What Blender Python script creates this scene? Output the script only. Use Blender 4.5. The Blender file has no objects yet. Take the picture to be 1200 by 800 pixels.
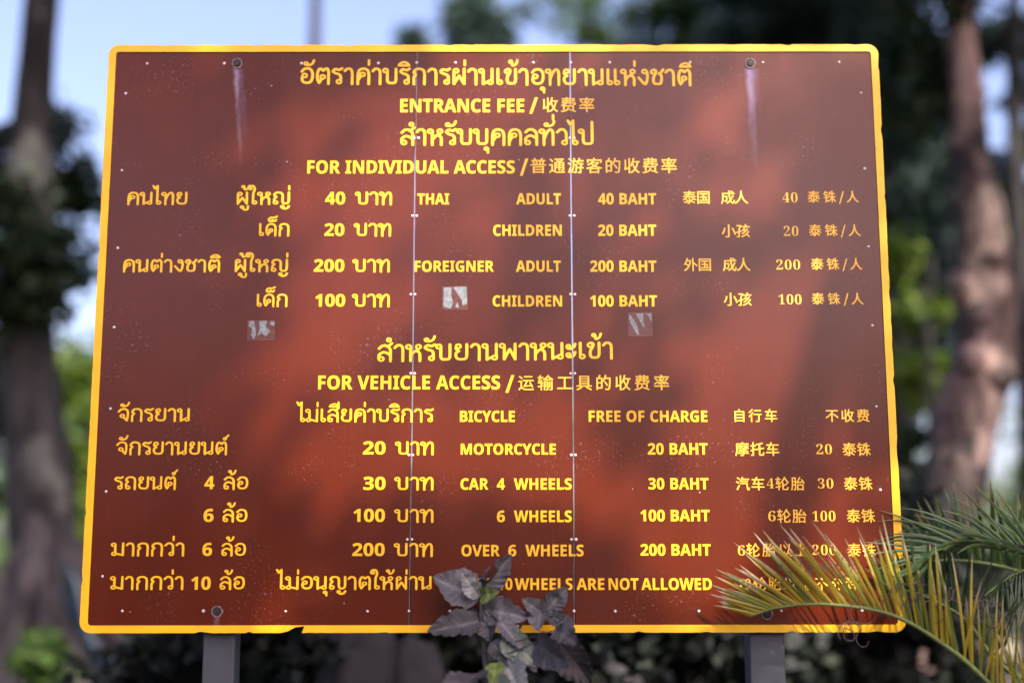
# A brown entrance-fee board at the edge of a shaded tropical wood.
import bpy, bmesh, math, random
import numpy as np
from mathutils import Vector, Matrix, Euler, noise
R_ = math.radians
scene = bpy.context.scene
C = scene.collection

# ------------------------------------------------------------------ camera
Z0 = 1.40                                   # height of the board's lower edge
CAM = Vector((0.0662, -5.2654, Z0 + 0.1318))
cam = bpy.data.cameras.new("camera")
cam.lens = 50.0
cam.sensor_width = 36.0
cam.clip_end = 2000.0
cam.dof.use_dof = True
cam.dof.focus_distance = 5.28
cam.dof.aperture_fstop = 0.50
cam_ob = bpy.data.objects.new("camera", cam)
C.objects.link(cam_ob)
cam_ob.location = CAM
cam_ob.rotation_euler = (R_(100.126), R_(0.0633), R_(-0.0359))
scene.camera = cam_ob

# ------------------------------------------------------------------ light
TO_SUN = Vector((0.50, -1.0, 0.92)).normalized()
SUN_EL = math.asin(TO_SUN.z)
SUN_ROT = math.atan2(TO_SUN.x, TO_SUN.y)
world = bpy.data.worlds.new("World")
scene.world = world
world.use_nodes = True
wn = world.node_tree
bg = wn.nodes["Background"]
sky = wn.nodes.new("ShaderNodeTexSky")
sky.sky_type = 'NISHITA'
sky.sun_disc = False
sky.sun_elevation = SUN_EL
sky.sun_rotation = SUN_ROT
sky.air_density = 1.0
sky.dust_density = 4.0
sky.ozone_density = 2.5
haze = wn.nodes.new("ShaderNodeMix")             # thin milky air: the sky's own blue, paled towards lavender
haze.data_type = 'RGBA'; haze.blend_type = 'MULTIPLY'
haze.inputs[0].default_value = 1.0
haze.inputs[7].default_value = (1.12, .93, .98, 1)
wn.links.new(sky.outputs["Color"], haze.inputs[6])
wn.links.new(haze.outputs[2], bg.inputs["Color"])
bg.inputs["Strength"].default_value = 0.105
sun = bpy.data.lights.new("sun", 'SUN')
sun.energy = 2.9
sun.angle = R_(0.6)
sun.color = (1.0, 0.93, 0.82)
sun_ob = bpy.data.objects.new("sun", sun)
C.objects.link(sun_ob)
sun_ob.rotation_euler = (-TO_SUN).to_track_quat('-Z', 'Y').to_euler()
sun_ob.location = TO_SUN * 30
vs = scene.view_settings
vs.view_transform = 'Standard'
vs.look = 'None'
vs.gamma = 1.0
vs.use_curve_mapping = False
vs.exposure = 1.9
scene.cycles.use_denoising = True
scene.cycles.max_bounces = 8

# ------------------------------------------------------------------ helpers
def at(px, py, y):
    """World point that stands at depth y and shows at photo pixel (px, py) - used to survey the site."""
    d = cam_ob.rotation_euler.to_matrix() @ Vector(((px - 600) / 1666.7, (400 - py) / 1666.7, -1.0))
    return CAM + d * ((y - CAM.y) / d.y)

def obj(name, me, mat=None, parent=None):
    if mat is not None and not me.materials:
        me.materials.append(mat)
    o = bpy.data.objects.new(name, me)
    C.objects.link(o)
    if parent is not None:
        o.parent = parent
    return o

def thing(name, label, cat, loc=(0, 0, 0), rotz=0.0, group=None):
    o = bpy.data.objects.new(name, None)
    C.objects.link(o)
    o.empty_display_size = 0.1
    o.location = loc
    o.rotation_euler = (0, 0, rotz)
    tag(o, label, cat, group)
    return o

def tag(o, label=None, cat=None, group=None, kind=None):
    if label: o["label"] = label
    if cat: o["category"] = cat
    if group: o["group"] = group
    if kind: o["kind"] = kind
    return o

def mesh_np(name, verts, faces, smooth=False):
    """Fast mesh from an (n,3) array and an (m,k) face array."""
    verts = np.asarray(verts, dtype=np.float32)
    faces = np.asarray(faces, dtype=np.int32)
    me = bpy.data.meshes.new(name)
    me.vertices.add(len(verts)); me.vertices.foreach_set("co", verts.ravel())
    k = faces.shape[1]
    me.loops.add(faces.size); me.loops.foreach_set("vertex_index", faces.ravel())
    me.polygons.add(len(faces))
    me.polygons.foreach_set("loop_start", np.arange(0, faces.size, k, dtype=np.int32))
    if smooth:
        me.polygons.foreach_set("use_smooth", np.ones(len(faces), dtype=bool))
    me.update(calc_edges=True)
    me.validate()
    return me

def mesh_py(name, v, f, smooth=False):
    me = bpy.data.meshes.new(name)
    me.from_pydata([tuple(p) for p in v], [], f)
    if smooth:
        for p in me.polygons: p.use_smooth = True
    me.update()
    return me

def box_mesh(name, x0, x1, y0, y1, z0, z1, bev=0.0):
    bm = bmesh.new()
    bmesh.ops.create_cube(bm, size=1.0)
    for v in bm.verts:
        v.co = Vector((x0 + (v.co.x + .5) * (x1 - x0), y0 + (v.co.y + .5) * (y1 - y0), z0 + (v.co.z + .5) * (z1 - z0)))
    if bev > 0:
        bmesh.ops.bevel(bm, geom=list(bm.edges), offset=bev, segments=2, affect='EDGES', profile=.5)
    me = bpy.data.meshes.new(name); bm.to_mesh(me); bm.free()
    return me

def tube(path, radii, sides=10, rough=0.0, freq=2.0, seed=0.0, ridges=0, ridge_amp=0.0, caps=True):
    """verts, faces of a tapered tube along a list of points; rough = knobbly bark relief."""
    P = [Vector(p) for p in path]
    V, F = [], []
    t0 = (P[1] - P[0]).normalized()
    up = Vector((1, 0, 0)) if abs(t0.x) < .8 else Vector((0, 1, 0))
    n = (up - t0 * up.dot(t0)).normalized()
    for i, p in enumerate(P):
        t = (P[min(i + 1, len(P) - 1)] - P[max(i - 1, 0)]).normalized()
        n = (n - t * n.dot(t)).normalized()
        b = t.cross(n)
        for k in range(sides):
            a = 2 * math.pi * k / sides
            d = n * math.cos(a) + b * math.sin(a)
            r = radii[i]
            if rough:
                q = p + d * r
                r *= 1 + rough * noise.fractal(Vector((q.x, q.y, q.z * .45)) * freq + Vector((seed, seed * 1.7, 0)), 1.0, 2.0, 3)
            if ridges:
                r *= 1 + ridge_amp * math.cos(ridges * a + seed)
            V.append(p + d * r)
    for i in range(len(P) - 1):
        for k in range(sides):
            a = i * sides + k; b_ = i * sides + (k + 1) % sides
            F.append((a, b_, b_ + sides, a + sides))
    if caps:
        F.append(tuple(reversed(range(sides))))
        F.append(tuple(range((len(P) - 1) * sides, len(P) * sides)))
    return V, F

def smooth_path(pts, n):
    """Catmull-Rom through the points, n samples per span."""
    P = [Vector(p) for p in pts]
    P = [P[0] * 2 - P[1]] + P + [P[-1] * 2 - P[-2]]
    out = []
    for i in range(1, len(P) - 2):
        for k in range(n):
            t = k / n
            a, b, c, d = P[i - 1], P[i], P[i + 1], P[i + 2]
            out.append(.5 * ((2 * b) + (c - a) * t + (2 * a - 5 * b + 4 * c - d) * t * t + (3 * b - a - 3 * c + d) * t ** 3))
    out.append(P[-2])
    return out

def lerp_list(vals, n):
    m = len(vals) - 1
    return [vals[min(int(i / (n - 1) * m), m - 1)] * (1 - (i / (n - 1) * m - min(int(i / (n - 1) * m), m - 1))) + vals[min(int(i / (n - 1) * m), m - 1) + 1] * (i / (n - 1) * m - min(int(i / (n - 1) * m), m - 1)) for i in range(n)]

# ------------------------------------------------------------------ materials
def new_mat(name):
    m = bpy.data.materials.new(name)
    m.use_nodes = True
    nt = m.node_tree
    return m, nt, nt.nodes["Principled BSDF"]

def N(nt, kind, **kw):
    n = nt.nodes.new(kind)
    for k, v in kw.items():
        if hasattr(n, k): setattr(n, k, v)
        else: n.inputs[k].default_value = v
    return n

def ramp(nt, fac, stops):
    r = nt.nodes.new("ShaderNodeValToRGB")
    e = r.color_ramp.elements
    e[0].position, e[0].color = stops[0][0], (*stops[0][1], 1)
    e[1].position, e[1].color = stops[-1][0], (*stops[-1][1], 1)
    for p, c in stops[1:-1]:
        x = e.new(p); x.color = (*c, 1)
    nt.links.new(fac, r.inputs[0])
    return r.outputs[0]

def mth(nt, op, a, b=None, clamp=False):
    n = nt.nodes.new("ShaderNodeMath"); n.operation = op; n.use_clamp = clamp
    for i, v in enumerate((a, b)):
        if v is None: continue
        if isinstance(v, (int, float)): n.inputs[i].default_value = v
        else: nt.links.new(v, n.inputs[i])
    return n.outputs[0]

def mix(nt, fac, a, b):
    n = nt.nodes.new("ShaderNodeMix"); n.data_type = 'RGBA'
    for i, v in ((0, fac), (6, a), (7, b)):
        if isinstance(v, (int, float)): n.inputs[i].default_value = v
        elif isinstance(v, tuple): n.inputs[i].default_value = (*v, 1)
        else: nt.links.new(v, n.inputs[i])
    return n.outputs[2]

def leaf_mat(name, stops, rough=.55, trans=.35):
    m, nt, p = new_mat(name)
    g = N(nt, "ShaderNodeNewGeometry")
    col = ramp(nt, g.outputs["Random Per Island"], stops)
    nt.links.new(col, p.inputs["Base Color"])
    p.inputs["Roughness"].default_value = rough
    tr = N(nt, "ShaderNodeBsdfTranslucent")
    br = N(nt, "ShaderNodeHueSaturation", Saturation=1.15, Value=1.3)
    nt.links.new(col, br.inputs["Color"]); nt.links.new(br.outputs[0], tr.inputs["Color"])
    ms = N(nt, "ShaderNodeMixShader"); ms.inputs[0].default_value = trans
    nt.links.new(p.outputs[0], ms.inputs[1]); nt.links.new(tr.outputs[0], ms.inputs[2])
    nt.links.new(ms.outputs[0], nt.nodes["Material Output"].inputs["Surface"])
    return m

def bark_mat(name, dark, light, scale=6.0, shade_patch=None):
    m, nt, p = new_mat(name)
    tc = N(nt, "ShaderNodeTexCoord")
    mp = N(nt, "ShaderNodeMapping"); mp.inputs["Scale"].default_value = (1, 1, .3)
    nt.links.new(tc.outputs["Object"], mp.inputs[0])
    n1 = N(nt, "ShaderNodeTexNoise", Scale=scale, Detail=8.0, Roughness=.65)
    nt.links.new(mp.outputs[0], n1.inputs["Vector"])
    col = ramp(nt, n1.outputs[0], [(.38, dark), (.55, tuple((a + b) / 2 for a, b in zip(dark, light))), (.66, light)])
    if shade_patch:
        n2 = N(nt, "ShaderNodeTexNoise", Scale=2.3, Detail=2.0)
        nt.links.new(tc.outputs["Object"], n2.inputs["Vector"])
        f = mth(nt, 'MULTIPLY', mth(nt, 'SUBTRACT', n2.outputs[0], .49), 18.0, True)
        col = mix(nt, f, col, shade_patch)
    nt.links.new(col, p.inputs["Base Color"])
    p.inputs["Roughness"].default_value = .9
    b = N(nt, "ShaderNodeBump", Strength=.8, Distance=.03)
    nt.links.new(n1.outputs[0], b.inputs["Height"]); nt.links.new(b.outputs[0], p.inputs["Normal"])
    return m

def plain_mat(name, col, rough=.5, metal=0.0, var=.15, scale=9.0, bump=.0):
    m, nt, p = new_mat(name)
    tc = N(nt, "ShaderNodeTexCoord")
    n1 = N(nt, "ShaderNodeTexNoise", Scale=scale, Detail=6.0, Roughness=.6)
    nt.links.new(tc.outputs["Object"], n1.inputs["Vector"])
    lo = tuple(c * (1 - var) for c in col); hi = tuple(min(1, c * (1 + var)) for c in col)
    nt.links.new(ramp(nt, n1.outputs[0], [(.3, lo), (.7, hi)]), p.inputs["Base Color"])
    p.inputs["Roughness"].default_value = rough
    p.inputs["Metallic"].default_value = metal
    if bump:
        b = N(nt, "ShaderNodeBump", Strength=bump, Distance=.01)
        nt.links.new(n1.outputs[0], b.inputs["Height"]); nt.links.new(b.outputs[0], p.inputs["Normal"])
    return m

def board_mat():
    """Weathered red-brown vinyl: faint vertical brushing, scuffs, specks and two white run-off streaks."""
    m, nt, p = new_mat("brown_vinyl")
    tc = N(nt, "ShaderNodeTexCoord")
    sx = N(nt, "ShaderNodeSeparateXYZ"); nt.links.new(tc.outputs["Object"], sx.inputs[0])
    X, Z = sx.outputs["X"], sx.outputs["Z"]
    def noi(sc, vec=(1, 1, 1), det=5.0, rgh=.6):
        mp = N(nt, "ShaderNodeMapping"); mp.inputs["Scale"].default_value = vec
        nt.links.new(tc.outputs["Object"], mp.inputs[0])
        n = N(nt, "ShaderNodeTexNoise", Scale=sc, Detail=det, Roughness=rgh)
        nt.links.new(mp.outputs[0], n.inputs["Vector"])
        return n.outputs[0]
    big = noi(1.3)
    col = ramp(nt, big, [(.3, BOARD_A), (.7, BOARD_B)])
    brush = noi(60.0, (1, 1, .025), 3.0)
    col = mix(nt, mth(nt, 'MULTIPLY', mth(nt, 'SUBTRACT', brush, .45), .22, True), col, tuple(min(1, c * 1.5 + .01) for c in BOARD_B))
    # chalky scuffs, gathered in loose patches
    scuff = mth(nt, 'MULTIPLY', mth(nt, 'SUBTRACT', noi(75.0, (1, 1, 1), 4.0, .8), .58), 9.0, True)
    where = mth(nt, 'MULTIPLY', mth(nt, 'SUBTRACT', noi(3.1, (1, 1, 1.3), 3.0), .5), 6.0, True)
    col = mix(nt, mth(nt, 'MULTIPLY', mth(nt, 'MULTIPLY', scuff, where), .75), col, (.28, .20, .21))
    # isolated pale specks
    vo = N(nt, "ShaderNodeTexVoronoi", Scale=9.0); nt.links.new(tc.outputs["Object"], vo.inputs["Vector"])
    speck = mth(nt, 'MULTIPLY', mth(nt, 'LESS_THAN', vo.outputs["Distance"], .028), mth(nt, 'GREATER_THAN', noi(5.0), .53))
    col = mix(nt, mth(nt, 'MULTIPLY', speck, .75), col, (.4, .33, .34))
    # run-off streaks of paint under the two upper bolts and the lower left bolt
    for x0, ztop, zlen, w, lean, tint in STREAKS:
        dz = mth(nt, 'SUBTRACT', ztop, Z)                       # metres below the bolt
        wob = mth(nt, 'MULTIPLY', mth(nt, 'SUBTRACT', noi(9.0, (0, 0, 1), 4.0), .5), .035)
        dx = mth(nt, 'ABSOLUTE', mth(nt, 'SUBTRACT', mth(nt, 'SUBTRACT', mth(nt, 'SUBTRACT', X, x0), mth(nt, 'MULTIPLY', dz, lean)), wob))
        a = mth(nt, 'SUBTRACT', 1.0, mth(nt, 'DIVIDE', dx, w), True)
        fade = mth(nt, 'SUBTRACT', 1.0, mth(nt, 'DIVIDE', dz, zlen), True)
        on = mth(nt, 'GREATER_THAN', dz, 0.0)
        a = mth(nt, 'MULTIPLY', mth(nt, 'MULTIPLY', a, fade), mth(nt, 'MULTIPLY', on, mth(nt, 'MULTIPLY', mth(nt, 'SUBTRACT', noi(34.0, (1, 1, .12), 5.0, .75), .33), 3.2, True)))
        col = mix(nt, mth(nt, 'MULTIPLY', a, .85, True), col, tint)
    nt.links.new(col, p.inputs["Base Color"])
    rg = N(nt, "ShaderNodeMapRange"); rg.inputs[3].default_value = .16; rg.inputs[4].default_value = .30
    nt.links.new(noi(4.0, (1, 1, .5), 6.0), rg.inputs[0]); nt.links.new(rg.outputs[0], p.inputs["Roughness"])
    p.inputs["Specular IOR Level"].default_value = .34
    b = N(nt, "ShaderNodeBump", Strength=.12, Distance=.004)
    nt.links.new(noi(2.2, (1, 1, .6), 2.0), b.inputs["Height"]); nt.links.new(b.outputs[0], p.inputs["Normal"])
    return m

BOARD_A, BOARD_B = (.060, .0076, .0018), (.100, .0125, .0023)
STREAKS = [(-1.002, 2.155, .40, .013, .075, (.36, .32, .42)), (-.998, 2.155, .30, .026, .13, (.20, .12, .20)), (.998, 2.155, .42, .020, .025, (.30, .27, .46)), (1.004, 2.15, .24, .034, .04, (.18, .13, .24)), (-1.0033, .07, .06, .014, .0, (.36, .32, .4))]
M = {}
M["board"] = board_mat()
def worn_yellow(name, chips, lo, hi):
    m, nt, p = new_mat(name)
    tc = N(nt, "ShaderNodeTexCoord")
    n1 = N(nt, "ShaderNodeTexNoise", Scale=6.0, Detail=6.0); nt.links.new(tc.outputs["Object"], n1.inputs["Vector"])
    n2 = N(nt, "ShaderNodeTexNoise", Scale=70.0, Detail=5.0, Roughness=.8); nt.links.new(tc.outputs["Object"], n2.inputs["Vector"])
    n3 = N(nt, "ShaderNodeTexNoise", Scale=3.0, Detail=2.0); nt.links.new(tc.outputs["Object"], n3.inputs["Vector"])
    col = ramp(nt, n1.outputs[0], [(.3, lo), (.7, hi)])
    dirt = mth(nt, 'MULTIPLY', mth(nt, 'SUBTRACT', mth(nt, 'ADD', n2.outputs[0], mth(nt, 'MULTIPLY', n3.outputs[0], .35)), .83 + chips), 12.0, True)
    col = mix(nt, mth(nt, 'MULTIPLY', dirt, .8), col, (.16, .08, .02))
    nt.links.new(col, p.inputs["Base Color"]); p.inputs["Roughness"].default_value = .4
    return m
M["rim"] = worn_yellow("worn_yellow_rim", 0.0, (.80, .42, .004), (.95, .54, .006))
M["yellow"] = worn_yellow("yellow_vinyl", .03, (.84, .44, .006), (.95, .53, .004))
M["yellow_pale"] = plain_mat("faded_yellow_vinyl", (.93, .50, .03), .4, 0, .08, 8.0)
M["rivet"] = plain_mat("rivet_head", (.72, .66, .66), .35, .2, .15, 30.0)
M["steel"] = plain_mat("galvanised_post", (.05, .056, .07), .55, .25, .25, 7.0, .15)
M["bolt"] = plain_mat("dark_bolt", (.03, .025, .022), .45, .5, .4, 60.0, .4)
M["washer"] = plain_mat("worn_washer", (.16, .11, .12), .6, .1, .5, 70.0, .3)
M["seam"] = plain_mat("sheet_edge", (.20, .15, .18), .5, .2, .55, 22.0)
M["sticker"] = plain_mat("torn_paper", (.20, .225, .24), .6, 0, .5, 70.0)
M["glue"] = plain_mat("glue_residue", (.095, .024, .016), .3, 0, .5, 60.0)
M["bark_grey"] = bark_mat("grey_bark", (.017, .016, .017), (.062, .056, .058), 7.0)
M["bark_dark"] = bark_mat("dark_bark", (.012, .011, .012), (.045, .04, .04), 8.0)
M["bark_pink"] = bark_mat("sun_patched_bark", (.025, .016, .015), (.42, .29, .26), 3.0, (.03, .021, .022))  # light bark against dark patches paints sunlit spots into the trunk
M["root"] = bark_mat("root_bark", (.03, .027, .03), (.15, .135, .135), 6.0)
M["leaf_dark"] = leaf_mat("dark_leaf", [(0, (.008, .018, .009)), (.5, (.016, .036, .013)), (1, (.035, .065, .02))])
M["leaf_mid"] = leaf_mat("mid_leaf", [(0, (.025, .055, .015)), (.5, (.05, .10, .022)), (1, (.09, .15, .035))], .5, .4)
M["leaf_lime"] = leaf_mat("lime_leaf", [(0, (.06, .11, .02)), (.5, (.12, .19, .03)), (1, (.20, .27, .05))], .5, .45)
M["needle"] = leaf_mat("blue_green_needle", [(0, (.010, .026, .025)), (.5, (.045, .085, .075)), (1, (.10, .16, .125))], .6, .25)
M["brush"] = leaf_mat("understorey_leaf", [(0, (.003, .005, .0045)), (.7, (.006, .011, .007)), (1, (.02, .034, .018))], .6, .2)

# ------------------------------------------------------------------ ground
def ground_mat():
    m, nt, p = new_mat("leaf_litter")
    tc = N(nt, "ShaderNodeTexCoord")
    a = N(nt, "ShaderNodeTexNoise", Scale=9.0, Detail=10.0, Roughness=.7); nt.links.new(tc.outputs["Object"], a.inputs["Vector"])
    v = N(nt, "ShaderNodeTexVoronoi", Scale=14.0); nt.links.new(tc.outputs["Object"], v.inputs["Vector"])
    c1 = ramp(nt, a.outputs[0], [(.3, (.008, .007, .006)), (.55, (.026, .021, .016)), (.75, (.06, .048, .034))])
    c2 = ramp(nt, v.outputs["Color"], [(.2, (.015, .012, .009)), (.8, (.07, .05, .03))])
    nt.links.new(mix(nt, .45, c1, c2), p.inputs["Base Color"])
    p.inputs["Roughness"].default_value = .95
    b = N(nt, "ShaderNodeBump", Strength=.9, Distance=.04); nt.links.new(a.outputs[0], b.inputs["Height"]); nt.links.new(b.outputs[0], p.inputs["Normal"])
    return m
def ground():
    n = 90
    xs = np.sign(np.linspace(-1, 1, n)) * np.abs(np.linspace(-1, 1, n)) ** 3 * 600
    V = []
    for y in xs:
        for x in xs:
            r = math.hypot(x, y - 6)
            z = .10 * noise.noise(Vector((x * .35, y * .35, 0))) * min(1, r / 9) if r < 120 else 0
            V.append((x, y, z - .02))
    F = [(j * n + i, j * n + i + 1, (j + 1) * n + i + 1, (j + 1) * n + i) for j in range(n - 1) for i in range(n - 1)]
    o = obj("ground", mesh_np("ground", V, F, True), ground_mat())
    tag(o, kind="structure")
    # a sunlit sandy track that runs past the right-hand trees
    P = smooth_path([(9.5, -30, 0), (7.6, -8, 0), (7.0, 3, 0), (8.6, 14, 0), (13, 26, 0), (16, 60, 0)], 10)
    V, F = [], []
    for i, p in enumerate(P):
        for s in (-1.5, 0, 1.5):
            V.append((p.x + s * (1 + .12 * noise.noise(Vector((i * .7, s, 2)))), p.y, .115 - .01 * abs(s)))
    for i in range(len(P) - 1):
        for k in range(2):
            a = i * 3 + k
            F.append((a, a + 1, a + 4, a + 3))
    tag(obj("sand_path", mesh_py("sand_path", V, F, True), plain_mat("pale_sand", (.42, .36, .26), .95, 0, .25, 3.0, .5)), kind="structure")
ground()

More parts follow.
